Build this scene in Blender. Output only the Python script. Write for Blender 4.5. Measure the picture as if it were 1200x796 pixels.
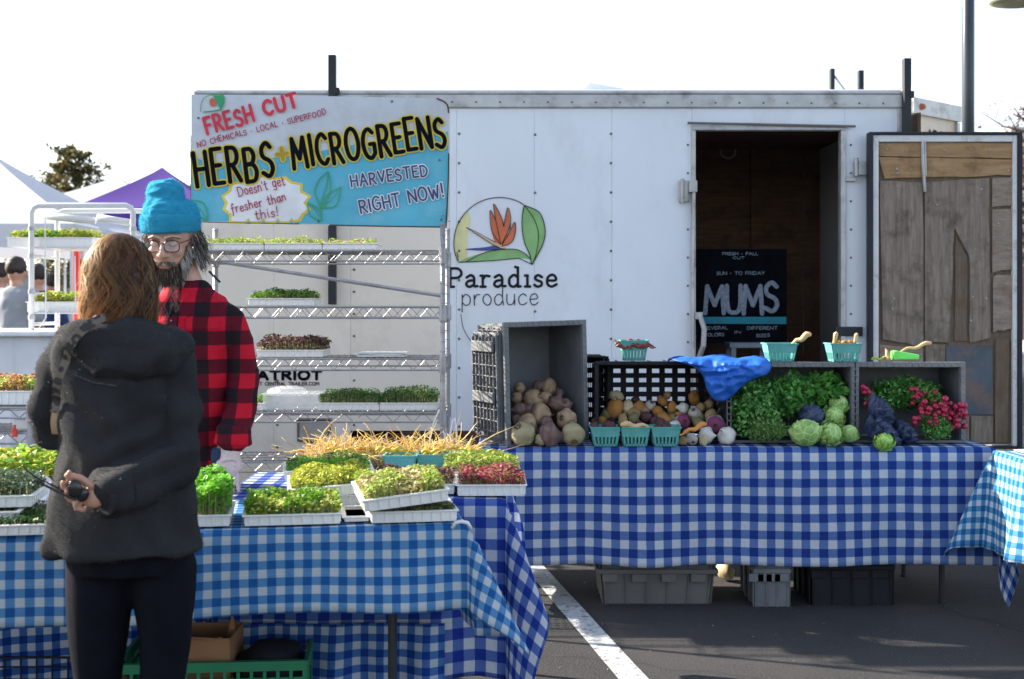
import bpy, bmesh, math, random
import numpy as np
from mathutils import Vector, Matrix, Euler, noise
from mathutils.bvhtree import BVHTree
random.seed(7); RNG = np.random.default_rng(7)
R = math.radians
scene = bpy.context.scene
for o in list(bpy.data.objects): bpy.data.objects.remove(o)
COL = scene.collection
# ------------------------------------------------------------ camera, sky, sun, exposure
F = 1500.0; CH = 1.4; HY = 358.0
def P(px, py, D):
    """a point of the place, D metres in front of the camera, from photograph pixels"""
    return Vector(((px-600)/F*D, D, CH-(py-HY)/F*D))
def X(px, D): return (px-600)/F*D
def Z(py, D): return CH-(py-HY)/F*D
cd = bpy.data.cameras.new("camera"); cam = bpy.data.objects.new("camera", cd); COL.objects.link(cam)
cam.location = (0, 0, CH); cam.rotation_euler = (R(90), 0, 0)
cd.sensor_width = 36; cd.lens = 36*F/1200; cd.shift_y = -(398-HY)/1200
cd.clip_start = .05; cd.clip_end = 4000
cd.dof.use_dof = True; cd.dof.focus_distance = 5.2; cd.dof.aperture_fstop = 4.5
scene.camera = cam
SUN = Vector((-1, .36, .60)).normalized()
sun_el = math.asin(SUN.z); sun_az = math.atan2(SUN.x, SUN.y)
w = bpy.data.worlds.new("World"); scene.world = w; w.use_nodes = True
nt = w.node_tree; bg = nt.nodes["Background"]
sky = nt.nodes.new("ShaderNodeTexSky"); sky.sky_type = 'NISHITA'; sky.sun_disc = False
sky.sun_elevation = sun_el; sky.sun_rotation = sun_az
sky.air_density = 1.0; sky.dust_density = 1.3; sky.ozone_density = 1.0; sky.altitude = 100
hs_ = nt.nodes.new('ShaderNodeHueSaturation'); hs_.inputs['Saturation'].default_value = .66   # thin bright haze
nt.links.new(sky.outputs[0], hs_.inputs['Color']); nt.links.new(hs_.outputs[0], bg.inputs[0]); bg.inputs[1].default_value = 0.105
sl = bpy.data.lights.new("sun", 'SUN'); sl.energy = 4.6; sl.angle = R(.6); sl.color = (1, .89, .74)
so = bpy.data.objects.new("sun", sl); COL.objects.link(so)
so.rotation_euler = (-SUN).to_track_quat('-Z', 'Y').to_euler(); so.location = (-8, 8, 9)
scene.view_settings.view_transform = 'Standard'; scene.view_settings.look = 'None'
scene.view_settings.exposure = 1.82
scene.render.resolution_x = 1024; scene.render.resolution_y = 679
scene.cycles.max_bounces = 8
# ------------------------------------------------------------ materials
def nodes(name):
    m = bpy.data.materials.new(name); m.use_nodes = True
    return m, m.node_tree, m.node_tree.nodes["Principled BSDF"]
def lk(t, a, b): t.links.new(a, b)
def mixc(t, fac, a, b):
    n = t.nodes.new("ShaderNodeMix"); n.data_type = 'RGBA'
    for s, v in ((0, fac), (6, a), (7, b)):
        if hasattr(v, 'links') or hasattr(v, 'is_output'): lk(t, v, n.inputs[s])
        elif s == 0: n.inputs[0].default_value = v
        else: n.inputs[s].default_value = (*v[:3], 1)
    return n.outputs[2]
def math_(t, op, a, b=None, c=None):
    n = t.nodes.new("ShaderNodeMath"); n.operation = op
    for i, v in enumerate((a, b, c)):
        if v is None: continue
        if hasattr(v, 'is_output'): lk(t, v, n.inputs[i])
        else: n.inputs[i].default_value = v
    return n.outputs[0]
def coord(t, kind='Object', scale=None):
    c = t.nodes.new("ShaderNodeTexCoord").outputs[kind]
    if scale is None: return c
    mp = t.nodes.new("ShaderNodeMapping"); mp.inputs['Scale'].default_value = scale
    lk(t, c, mp.inputs[0]); return mp.outputs[0]
def noise_(t, vec, scale, detail=4, rough=.55):
    n = t.nodes.new("ShaderNodeTexNoise"); n.inputs['Scale'].default_value = scale
    n.inputs['Detail'].default_value = detail; n.inputs['Roughness'].default_value = rough
    lk(t, vec, n.inputs['Vector']); return n.outputs[0]
def ramp(t, fac, stops):
    n = t.nodes.new("ShaderNodeValToRGB"); e = n.color_ramp.elements
    while len(e) < len(stops): e.new(.5)
    for k, (p, c) in enumerate(stops):
        e[k].position = p; e[k].color = (*c, 1) if len(c) == 3 else c
    lk(t, fac, n.inputs[0]); return n.outputs[0]
def bump_(t, b, h, strength=.3, dist=.01):
    n = t.nodes.new("ShaderNodeBump"); n.inputs['Strength'].default_value = strength
    n.inputs['Distance'].default_value = dist; lk(t, h, n.inputs['Height'])
    lk(t, n.outputs[0], b.inputs['Normal'])
def M(name, col, rough=.6, metal=0, var=.2, scale=6, bump=0, bscale=80, stretch=(1, 1, 1), dirt=None, dscale=3, dlo=.5, dhi=.7, spec=None):
    m, t, b = nodes(name)
    v = coord(t, 'Object', stretch)
    n = noise_(t, v, scale)
    f = ramp(t, n, [(.3, (0, 0, 0)), (.7, (1, 1, 1))])
    c = mixc(t, f, [x*(1-var) for x in col], [min(1, x*(1+var)) for x in col])
    if dirt:
        n2 = noise_(t, v, dscale, 8, .7)
        c = mixc(t, ramp(t, n2, [(dlo, (0, 0, 0)), (dhi, (1, 1, 1))]), c, dirt)
    lk(t, c, b.inputs['Base Color'])
    b.inputs['Roughness'].default_value = rough; b.inputs['Metallic'].default_value = metal
    if spec is not None: b.inputs['Specular IOR Level'].default_value = spec
    if bump: bump_(t, b, noise_(t, v, bscale, 5), bump)
    return m
def Mcheck(name, period, cd_, cm_, cl_, transl=.25, axes=None, weave=True, rough=.85):
    """three-level woven check (gingham or plaid) from UV metres or object coordinates"""
    m, t, b = nodes(name)
    sx = t.nodes.new("ShaderNodeSeparateXYZ")
    vec = coord(t, 'Object' if axes else 'UV')
    # slight yarn distortion
    nz = t.nodes.new("ShaderNodeTexNoise"); nz.inputs['Scale'].default_value = 6; lk(t, vec, nz.inputs['Vector'])
    ad = t.nodes.new("ShaderNodeVectorMath"); ad.operation = 'MULTIPLY_ADD'
    lk(t, nz.outputs[1], ad.inputs[0]); ad.inputs[1].default_value = (.007, .007, .007); lk(t, vec, ad.inputs[2])
    lk(t, ad.outputs[0], sx.inputs[0])
    o = {'x': 0, 'y': 1, 'z': 2}
    ia, ib = (o[axes[0]], o[axes[1]]) if axes else (0, 1)
    def band(s):
        f = math_(t, 'FRACT', math_(t, 'DIVIDE', s, period))
        d = math_(t, 'ABSOLUTE', math_(t, 'SUBTRACT', f, .5))
        return math_(t, 'MULTIPLY_ADD', d, 40, -10+.5), f
    A, _ = band(sx.outputs[ia]); B, _ = band(sx.outputs[ib])
    for q in (A, B): q.node.use_clamp = True
    s = math_(t, 'ADD', A, B)
    c1 = mixc(t, math_(t, 'MINIMUM', s, 1), cl_, cm_)
    c2 = mixc(t, math_(t, 'MAXIMUM', math_(t, 'SUBTRACT', s, 1), 0), c1, cd_)
    n = noise_(t, vec, 260, 3)
    n2 = noise_(t, vec, 5, 4); n5 = noise_(t, vec, 7, 5, .65)
    c3 = mixc(t, math_(t, 'MULTIPLY', math_(t, 'ADD', n, n2), .16), c2, [x*.35 for x in cm_])
    lk(t, c3, b.inputs['Base Color']); b.inputs['Roughness'].default_value = rough
    b.inputs['Specular IOR Level'].default_value = .15
    # fold creases pressed into the cloth plus fine wrinkles
    def crease(s, p):
        f = math_(t, 'ABSOLUTE', math_(t, 'SUBTRACT', math_(t, 'FRACT', math_(t, 'DIVIDE', s, p)), .5)); return math_(t, 'MAXIMUM', math_(t, 'SUBTRACT', 1, math_(t, 'MULTIPLY', f, 60)), 0)
    hgt = math_(t, 'ADD', math_(t, 'MULTIPLY', n, .10), math_(t, 'MULTIPLY', n5, 2.2))
    if not axes: hgt = math_(t, 'ADD', hgt, math_(t, 'MULTIPLY', math_(t, 'ADD', crease(sx.outputs[0], .31), crease(sx.outputs[1], .27)), .12))
    bump_(t, b, hgt, .55, .012)
    if transl:
        tr = t.nodes.new("ShaderNodeBsdfTranslucent"); lk(t, c3, tr.inputs[0])
        mx = t.nodes.new("ShaderNodeMixShader"); mx.inputs[0].default_value = transl
        lk(t, b.outputs[0], mx.inputs[1]); lk(t, tr.outputs[0], mx.inputs[2])
        lk(t, mx.outputs[0], t.nodes["Material Output"].inputs[0])
    return m
def Mattr(name, rough=.55, transl=.3, spec=.3, var=.25, scale=120):
    """colour carried by the leaf or strand itself (attribute Col)"""
    m, t, b = nodes(name)
    a = t.nodes.new("ShaderNodeAttribute"); a.attribute_name = "Col"
    n = noise_(t, coord(t), scale, 2)
    mu = t.nodes.new("ShaderNodeMix"); mu.data_type = 'RGBA'; mu.blend_type = 'MULTIPLY'; mu.inputs[0].default_value = 1
    lk(t, a.outputs[0], mu.inputs[6])
    lk(t, mixc(t, n, [1-var]*3, [1+var]*3), mu.inputs[7])
    lk(t, mu.outputs[2], b.inputs['Base Color'])
    b.inputs['Roughness'].default_value = rough; b.inputs['Specular IOR Level'].default_value = spec
    if transl:
        tr = t.nodes.new("ShaderNodeBsdfTranslucent"); lk(t, mu.outputs[2], tr.inputs[0])
        mx = t.nodes.new("ShaderNodeMixShader"); mx.inputs[0].default_value = transl
        lk(t, b.outputs[0], mx.inputs[1]); lk(t, tr.outputs[0], mx.inputs[2])
        lk(t, mx.outputs[0], t.nodes["Material Output"].inputs[0])
    return m
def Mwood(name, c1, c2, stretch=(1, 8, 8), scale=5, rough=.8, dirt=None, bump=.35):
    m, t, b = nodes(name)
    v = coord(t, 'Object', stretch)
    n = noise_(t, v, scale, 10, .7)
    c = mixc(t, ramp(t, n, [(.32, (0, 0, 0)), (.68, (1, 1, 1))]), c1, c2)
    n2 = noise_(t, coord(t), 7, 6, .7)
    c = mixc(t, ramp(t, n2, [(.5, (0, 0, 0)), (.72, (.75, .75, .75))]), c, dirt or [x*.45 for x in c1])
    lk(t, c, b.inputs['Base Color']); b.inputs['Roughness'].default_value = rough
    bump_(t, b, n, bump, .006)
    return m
# ------------------------------------------------------------ mesh helpers
class MB:
    def __init__(s): s.v = []; s.f = []; s.mi = []; s.uv = None
    def add(s, vs, fs, mi=0):
        b = len(s.v); s.v += [Vector(v) for v in vs]
        s.f += [tuple(b+i for i in f) for f in fs]; s.mi += [mi]*len(fs); return s
    def box(s, c, size, rot=None, mi=0, taper=1):
        c = Vector(c); hx, hy, hz = [q/2 for q in size]
        m = rot if isinstance(rot, Matrix) else (Euler(rot).to_matrix() if rot else Matrix.Identity(3))
        vs = []
        for z in (-1, 1):
            k = taper if z < 0 else 1
            for x, y in ((-1, -1), (1, -1), (1, 1), (-1, 1)):
                vs.append(c + m @ Vector((x*hx*k, y*hy*k, z*hz)))
        return s.add(vs, [(3, 2, 1, 0), (4, 5, 6, 7), (0, 1, 5, 4), (1, 2, 6, 5), (2, 3, 7, 6), (3, 0, 4, 7)], mi)
    def b2(s, lo, hi, mi=0):
        lo = Vector(lo); hi = Vector(hi); return s.box((lo+hi)/2, [abs(q) for q in (hi-lo)], mi=mi)
    def tube(s, pts, rad, n=8, mi=0, cap=True, round_=False, flat=1.0):
        pts = [Vector(p) for p in pts]
        if not hasattr(rad, '__len__'): rad = [rad]*len(pts)
        rad = list(rad)
        if round_:
            d0 = (pts[0]-pts[1]).normalized(); d1 = (pts[-1]-pts[-2]).normalized(); r0, r1 = rad[0], rad[-1]
            pre = [(pts[0]+d0*r0*math.sin(a), r0*math.cos(a)) for a in (1.35, .95, .5)]
            post = [(pts[-1]+d1*r1*math.sin(a), r1*math.cos(a)) for a in (.5, .95, 1.35)]
            pts = [p for p, _ in pre]+pts+[p for p, _ in post]; rad = [r for _, r in pre]+rad+[r for _, r in post]
        up = None; vs = []
        for i, p in enumerate(pts):
            d = (pts[min(i+1, len(pts)-1)]-pts[max(i-1, 0)]).normalized()
            if up is None:
                a = Vector((0, 0, 1)) if abs(d.z) < .9 else Vector((0, 1, 0))
                up = (a-d*a.dot(d)).normalized()
            else: up = (up-d*up.dot(d)).normalized()
            sd = d.cross(up)
            for k in range(n):
                a = 2*math.pi*k/n
                vs.append(p+(sd*math.cos(a)*rad[i]+up*math.sin(a)*rad[i]*flat))
        fs = []
        for i in range(len(pts)-1):
            for k in range(n):
                k2 = (k+1) % n
                fs.append((i*n+k, i*n+k2, (i+1)*n+k2, (i+1)*n+k))
        if cap: fs += [tuple(range(n-1, -1, -1)), tuple((len(pts)-1)*n+k for k in range(n))]
        return s.add(vs, fs, mi)
    def loft(s, rings, n=28, mi=0, cap=True, sq=2.0):
        """rings: (cx,cy,z,rx,ry)"""
        vs = []
        for cx, cy, z, rx, ry in rings:
            for k in range(n):
                a = 2*math.pi*k/n; c, q = math.cos(a), math.sin(a)
                e = 2/sq
                vs.append((cx+rx*math.copysign(abs(c)**e, c), cy+ry*math.copysign(abs(q)**e, q), z))
        fs = []
        for i in range(len(rings)-1):
            for k in range(n):
                k2 = (k+1) % n; fs.append((i*n+k, i*n+k2, (i+1)*n+k2, (i+1)*n+k))
        if cap: fs += [tuple(range(n-1, -1, -1)), tuple((len(rings)-1)*n+k for k in range(n))]
        if rings[0][2] > rings[-1][2]: fs = [f[::-1] for f in fs]
        return s.add(vs, fs, mi)
    def ell(s, c, r, n=16, m=10, rot=None, mi=0):
        c = Vector(c); rm = Euler(rot).to_matrix() if rot else Matrix.Identity(3)
        if not hasattr(r, '__len__'): r = (r, r, r)
        vs = [c+rm @ Vector((0, 0, r[2]))]
        for i in range(1, m):
            t = math.pi*i/m
            for k in range(n):
                a = 2*math.pi*k/n
                vs.append(c+rm @ Vector((r[0]*math.sin(t)*math.cos(a), r[1]*math.sin(t)*math.sin(a), r[2]*math.cos(t))))
        vs.append(c+rm @ Vector((0, 0, -r[2]))); L = len(vs)-1
        fs = [(0, 1+k, 1+(k+1) % n) for k in range(n)]
        for i in range(m-2):
            for k in range(n):
                a = 1+i*n+k; b = 1+i*n+(k+1) % n; fs.append((a, a+n, b+n, b))
        fs += [(1+(m-2)*n+k, L, 1+(m-2)*n+(k+1) % n) for k in range(n)]
        return s.add(vs, fs, mi)
    def prism(s, pts, off, mi=0):
        """polygon (3-D points) extruded by vector off"""
        pts = [Vector(p) for p in pts]; off = Vector(off); n = len(pts)
        fs = [tuple(range(n)), tuple(range(2*n-1, n-1, -1))]+[(i, n+i, n+(i+1) % n, (i+1) % n) for i in range(n)]
        return s.add(pts+[p+off for p in pts], fs, mi)
    def xf(s, m, a=0):
        for i in range(a, len(s.v)): s.v[i] = m @ s.v[i]
        return s
    def build(s, name, mats, parent=None, loc=None, smooth=False, bevel=0, fix=False, local=False):
        me = bpy.data.meshes.new(name)
        base = Vector((0, 0, 0))
        if parent is not None and not local:
            q = parent
            while q.parent: q = q.parent
            base = q.location
        elif loc is not None: base = Vector(loc)
        vs = [v-base for v in s.v] if not (local) else s.v
        me.from_pydata([tuple(v) for v in vs], [], s.f)
        if not isinstance(mats, (list, tuple)): mats = [mats]
        for m in mats: me.materials.append(m)
        if len(mats) > 1: me.polygons.foreach_set('material_index', s.mi)
        if fix:
            bm = bmesh.new(); bm.from_mesh(me); bmesh.ops.recalc_face_normals(bm, faces=bm.faces); bm.to_mesh(me); bm.free()
        if smooth: me.polygons.foreach_set('use_smooth', [True]*len(me.polygons))
        me.update()
        o = bpy.data.objects.new(name, me); COL.objects.link(o)
        if parent is not None: o.parent = parent
        if loc is not None: o.location = loc
        if bevel:
            b = o.modifiers.new('b', 'BEVEL'); b.width = bevel; b.segments = 2; b.limit_method = 'ANGLE'; b.angle_limit = R(40)
        return o
def tag(o, label=None, cat=None, group=None, kind=None):
    if label: o['label'] = label
    if cat: o['category'] = cat
    if group: o['group'] = group
    if kind: o['kind'] = kind
    return o
def thing(name, label, cat, loc=(0, 0, 0), group=None, rz=0):
    o = bpy.data.objects.new(name, None); COL.objects.link(o); o.location = loc; o.rotation_euler.z = rz
    o.empty_display_size = .1
    return tag(o, label, cat, group)
def copy_tree(o, parent=None):
    c = o.copy(); COL.objects.link(c)
    if parent: c.parent = parent
    for ch in list(o.children): copy_tree(ch, c)
    return c
def from_np(name, V, Fa, mat, parent=None, cols=None, smooth=False, loc=None, local=False):
    """V (n,3), Fa (m,4 or 3) ints, cols (n,3)"""
    me = bpy.data.meshes.new(name)
    V = np.asarray(V, dtype=np.float32).copy()
    if parent is not None and not local:
        q = parent
        while q.parent: q = q.parent
        V -= np.array(q.location, dtype=np.float32)
    elif loc is not None: V -= np.array(loc, dtype=np.float32)
    Fa = np.asarray(Fa, dtype=np.int32); m, k = Fa.shape
    me.vertices.add(len(V)); me.vertices.foreach_set('co', V.ravel())
    me.loops.add(m*k); me.loops.foreach_set('vertex_index', Fa.ravel())
    me.polygons.add(m); me.polygons.foreach_set('loop_start', np.arange(0, m*k, k, dtype=np.int32))
    me.polygons.foreach_set('loop_total', np.full(m, k, dtype=np.int32))
    me.materials.append(mat); me.update(calc_edges=True); me.validate()
    if smooth: me.polygons.foreach_set('use_smooth', [True]*m)
    if cols is not None:
        ca = me.color_attributes.new("Col", 'FLOAT_COLOR', 'POINT')
        c4 = np.ones((len(V), 4), dtype=np.float32); c4[:, :3] = cols; ca.data.foreach_set('color', c4.ravel())
    o = bpy.data.objects.new(name, me); COL.objects.link(o)
    if parent is not None: o.parent = parent
    if loc is not None: o.location = loc
    return o
def leaf_arrays(C, size, aspect=.6, up=.6, palette=((.1, .3, .03),), cvar=.25, droop=.25, rng=RNG):
    """bent diamond leaves at centres C"""
    n = len(C); sz = np.broadcast_to(np.asarray(size, dtype=float), (n,))*rng.uniform(.7, 1.3, n)
    nrm = rng.normal(size=(n, 3))*(1-up); nrm[:, 2] = np.abs(nrm[:, 2])+up; nrm /= np.linalg.norm(nrm, axis=1)[:, None]
    a = rng.normal(size=(n, 3)); d = a-nrm*(a*nrm).sum(1)[:, None]; d /= np.linalg.norm(d, axis=1)[:, None]
    b = np.cross(nrm, d)
    L = d*sz[:, None]; W = b*(sz*aspect*.5)[:, None]; N = nrm*(sz*droop)[:, None]
    V = np.stack([C-L*.5, C+W-N*.3+L*.05, C+L*.5-N*.6, C-W-N*.3+L*.05], axis=1)
    Fa = np.arange(n*4).reshape(n, 4)
    pal = np.array(palette); pc = pal[rng.integers(0, len(pal), n)]*rng.uniform(1-cvar, 1+cvar, (n, 1))
    return V.reshape(-1, 3), Fa, np.repeat(pc, 4, axis=0)
def strand_arrays(paths, width, cols, outward=None):
    """paths (n,k,3): flat tapering ribbons; width (n,); cols (n,3)"""
    n, k, _ = paths.shape
    T = np.gradient(paths, axis=1); T /= np.linalg.norm(T, axis=2)[:, :, None]+1e-9
    if outward is None: outward = RNG.normal(size=(n, k, 3))[:, :1, :].repeat(k, 1)
    S = np.cross(T, outward); S /= np.linalg.norm(S, axis=2)[:, :, None]+1e-9
    tp = np.sin(np.linspace(.5, 3.0, k))[None, :, None]
    w_ = (np.asarray(width)[:, None, None])*tp*.5
    V = np.stack([paths-S*w_, paths+S*w_], axis=2).reshape(-1, 3)
    idx = np.arange(n*k*2).reshape(n, k, 2)
    Fa = np.stack([idx[:, :-1, 0], idx[:, :-1, 1], idx[:, 1:, 1], idx[:, 1:, 0]], axis=-1).reshape(-1, 4)
    cols = np.asarray(cols)
    if cols.ndim == 3: return V, Fa, np.repeat(cols.reshape(-1, 3), 2, axis=0)
    return V, Fa, np.repeat(cols, k*2, axis=0)
def blob(name, mb, mat, parent=None, voxel=.008, smooth=6, disp=None, loc=None, fac=.5):
    """many overlapping closed shapes grown into one continuous skin"""
    tmp = mb.build('tmp', mat, None)
    r = tmp.modifiers.new('r', 'REMESH'); r.mode = 'VOXEL'; r.voxel_size = voxel; r.use_smooth_shade = True
    s = tmp.modifiers.new('s', 'SMOOTH'); s.iterations = smooth; s.factor = fac
    dg = bpy.context.evaluated_depsgraph_get(); dg.update()
    me = bpy.data.meshes.new_from_object(tmp.evaluated_get(dg)); bpy.data.objects.remove(tmp)
    me.name = name
    n = len(me.vertices); co = np.empty(n*3, dtype=np.float32); me.vertices.foreach_get('co', co); co = co.reshape(-1, 3)
    if disp is not None:
        no = np.empty(n*3, dtype=np.float32); me.vertex_normals.foreach_get('vector', no); no = no.reshape(-1, 3)
        co = co+no*disp(co)[:, None]
    base = np.zeros(3)
    if parent is not None:
        q = parent
        while q.parent: q = q.parent
        base = np.array(q.location)
    elif loc is not None: base = np.array(loc)
    me.vertices.foreach_set('co', (co-base).astype(np.float32).ravel())
    me.materials.clear(); me.materials.append(mat)
    me.polygons.foreach_set('use_smooth', [True]*len(me.polygons)); me.update()
    o = bpy.data.objects.new(name, me); COL.objects.link(o)
    if parent is not None: o.parent = parent
    if loc is not None: o.location = loc
    return o
def bvh_of(o):
    me = o.data; q = o; base = Vector((0, 0, 0))
    while q: base += q.location; q = q.parent
    return BVHTree.FromPolygons([v.co+base for v in me.vertices], [tuple(p.vertices) for p in me.polygons])
# ------------------------------------------------------------ brush lettering: every letter is a set of strokes
_O = [(.5, 1), (.15, .85), (0, .5), (.15, .12), (.5, 0), (.82, .14), (.97, .5), (.83, .86), (.5, 1)]
G = {  # width, strokes; '~' = smooth stroke
 'A': (.8, [[(0, 0), (.4, 1), (.8, 0)], [(.15, .35), (.65, .35)]]),
 'B': (.66, [[(0, 0), (0, 1)], ['~', (0, 1), (.4, .98), (.56, .78), (.42, .56), (0, .53)], ['~', (0, .53), (.46, .5), (.64, .28), (.48, .03), (0, 0)]]),
 'C': (.72, [['~', (.7, .84), (.45, 1), (.14, .85), (0, .5), (.14, .14), (.45, 0), (.7, .15)]]),
 'D': (.74, [[(0, 0), (0, 1)], ['~', (0, 1), (.42, .95), (.72, .5), (.42, .05), (0, 0)]]),
 'E': (.58, [[(.55, 1), (0, 1), (0, 0), (.58, 0)], [(0, .52), (.46, .52)]]),
 'F': (.55, [[(.55, 1), (0, 1), (0, 0)], [(0, .52), (.44, .52)]]),
 'G': (.8, [['~', (.72, .86), (.46, 1), (.14, .86), (0, .5), (.14, .13), (.46, 0), (.75, .15)], [(.75, .15), (.76, .48), (.46, .48)]]),
 'H': (.7, [[(0, 0), (0, 1)], [(.7, 0), (.7, 1)], [(0, .5), (.7, .5)]]),
 'I': (.12, [[(.06, 0), (.06, 1)]]),
 'K': (.66, [[(0, 0), (0, 1)], [(.6, 1), (0, .45)], [(.2, .6), (.66, 0)]]),
 'L': (.52, [[(0, 1), (0, 0), (.52, 0)]]),
 'M': (.95, [[(0, 0), (.1, 1), (.48, .3), (.86, 1), (.95, 0)]]),
 'N': (.75, [[(0, 0), (0, 1), (.74, 0), (.75, 1)]]),
 'O': (.85, [['~']+[(x*.88, y) for x, y in _O]]),
 'P': (.62, [[(0, 0), (0, 1)], ['~', (0, 1), (.44, .96), (.6, .73), (.44, .49), (0, .46)]]),
 'R': (.66, [[(0, 0), (0, 1)], ['~', (0, 1), (.44, .96), (.58, .74), (.42, .52), (0, .48)], [(.25, .48), (.66, 0)]]),
 'S': (.62, [['~', (.58, .86), (.34, 1), (.06, .84), (.1, .6), (.5, .43), (.6, .2), (.36, 0), (0, .12)]]),
 'T': (.72, [[(0, 1), (.72, 1)], [(.36, 1), (.36, 0)]]),
 'U': (.7, [['~', (0, 1), (.01, .35), (.12, .06), (.35, 0), (.58, .06), (.69, .35), (.7, 1)]]),
 'V': (.74, [[(0, 1), (.37, 0), (.74, 1)]]),
 'Y': (.7, [[(0, 1), (.35, .5), (.7, 1)], [(.35, .5), (.35, 0)]]),
 'Z': (.6, [[(0, 1), (.6, 1), (0, 0), (.6, 0)]]),
 'W': (1.0, [[(0, 1), (.26, 0), (.5, .7), (.74, 0), (1, 1)]]),
 '+': (.6, [[(0, .5), (.6, .5)], [(.3, .2), (.3, .8)]]),
 '!': (.12, [[(.06, .3), (.1, 1.05)], [(.05, 0), (.06, .07)]]),
 '.': (.1, [[(.02, 0), (.09, .02)]]), '-': (.3, [[(.05, .45), (.22, .46)]]), "'": (.1, [[(.05, .8), (.03, 1)]]),
 ' ': (.42, []),
 'a': (.5, [['~', (.46, .5), (.25, .62), (.03, .42), (.06, .08), (.28, 0), (.46, .25)], ['~', (.46, .6), (.45, .2), (.56, 0)]]),
 'c': (.46, [['~', (.45, .5), (.26, .62), (.03, .42), (.06, .08), (.28, 0), (.47, .12)]]),
 'd': (.52, [['~', (.46, .48), (.25, .62), (.03, .42), (.06, .08), (.28, 0), (.46, .22)], ['~', (.48, 1.05), (.46, .4), (.52, 0)]]),
 'e': (.48, [['~', (.05, .3), (.44, .36), (.36, .6), (.14, .57), (.02, .3), (.12, .03), (.32, 0), (.48, .13)]]),
 'f': (.36, [['~', (.36, .95), (.2, 1.05), (.12, .7), (.1, 0), (.02, -.3)], [(-.02, .55), (.32, .57)]]),
 'g': (.5, [['~', (.46, .48), (.25, .62), (.03, .42), (.08, .1), (.3, .05), (.46, .25)], ['~', (.48, .6), (.46, .1), (.36, -.32), (.05, -.25)]]),
 'h': (.5, [[(0, 0), (.03, 1.05)], ['~', (.02, .35), (.22, .6), (.42, .48), (.44, 0)]]),
 'i': (.14, [['~', (.04, .6), (.05, .2), (.14, 0)], [(.05, .82), (.07, .88)]]),
 'n': (.48, [[(0, 0), (.02, .6)], ['~', (.02, .35), (.22, .6), (.4, .48), (.44, 0)]]),
 'o': (.48, [['~', (.25, .62), (.05, .48), (.02, .22), (.22, 0), (.42, .1), (.46, .4), (.25, .62)]]),
 'p': (.5, [[(.02, .6), (0, -.38)], ['~', (.03, .42), (.2, .62), (.44, .48), (.44, .12), (.22, 0), (.02, .16)]]),
 'r': (.34, [[(.02, .6), (.03, 0)], ['~', (.03, .32), (.16, .58), (.34, .6)]]),
 's': (.38, [['~', (.36, .52), (.2, .62), (.05, .5), (.12, .34), (.32, .24), (.3, .04), (.12, 0), (0, .1)]]),
 't': (.34, [['~', (.14, .95), (.13, .2), (.2, 0), (.34, .06)], [(-.04, .62), (.32, .64)]]),
 'u': (.5, [['~', (.02, .6), (.02, .18), (.16, 0), (.36, .08), (.44, .3)], [(.45, .6), (.46, 0)]]),
 # upright serif letters for the trailer name
 '1P': (.66, [[(.14, 0), (.14, 1)], ['~', (.14, .98), (.5, .96), (.64, .72), (.5, .5), (.14, .47)], [(0, .98), (.2, .98)], [(0, .01), (.3, .01)]]),
 '1a': (.52, [['~', (.06, .5), (.24, .62), (.38, .5), (.39, .2), (.4, .04), (.54, .04)], ['~', (.38, .36), (.12, .3), (.04, .12), (.18, 0), (.38, .12)]]),
 '1r': (.42, [[(.1, 0), (.1, .6)], ['~', (.1, .38), (.22, .58), (.4, .56)], [(0, .01), (.22, .01)], [(0, .59), (.12, .59)]]),
 '1d': (.56, [['~', (.42, .5), (.24, .62), (.04, .42), (.06, .1), (.24, 0), (.42, .16)], [(.42, 1.02), (.42, 0)], [(.3, 1.05), (.43, 1.0)], [(.42, .02), (.54, .02)]]),
 '1i': (.26, [[(.13, 0), (.13, .6)], [(.02, .59), (.14, .59)], [(.02, .01), (.25, .01)]]),
 '1s': (.4, [['~', (.36, .5), (.2, .61), (.06, .5), (.12, .35), (.32, .26), (.34, .08), (.16, 0), (.02, .1)]]),
 '1e': (.48, [['~', (.05, .32), (.42, .34), (.38, .56), (.22, .62), (.05, .44), (.06, .12), (.24, 0), (.46, .12)]]),
}
def catmull(pts, k=5):
    out = []; n = len(pts)
    closed = pts[0] == pts[-1]
    for i in range(n-1):
        p1, p2 = pts[i], pts[i+1]
        p0 = pts[i-1] if i else (pts[-2] if closed else (2*p1[0]-p2[0], 2*p1[1]-p2[1]))
        p3 = pts[i+2] if i+2 < n else (pts[1] if closed else (2*p2[0]-p1[0], 2*p2[1]-p1[1]))
        for j in range(k):
            t = j/k
            out.append(tuple(.5*((2*p1[d])+(-p0[d]+p2[d])*t+(2*p0[d]-5*p1[d]+4*p2[d]-p3[d])*t*t+(-p0[d]+3*p1[d]-3*p2[d]+p3[d])*t**3) for d in (0, 1)))
    out.append(pts[-1]); return out
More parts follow.
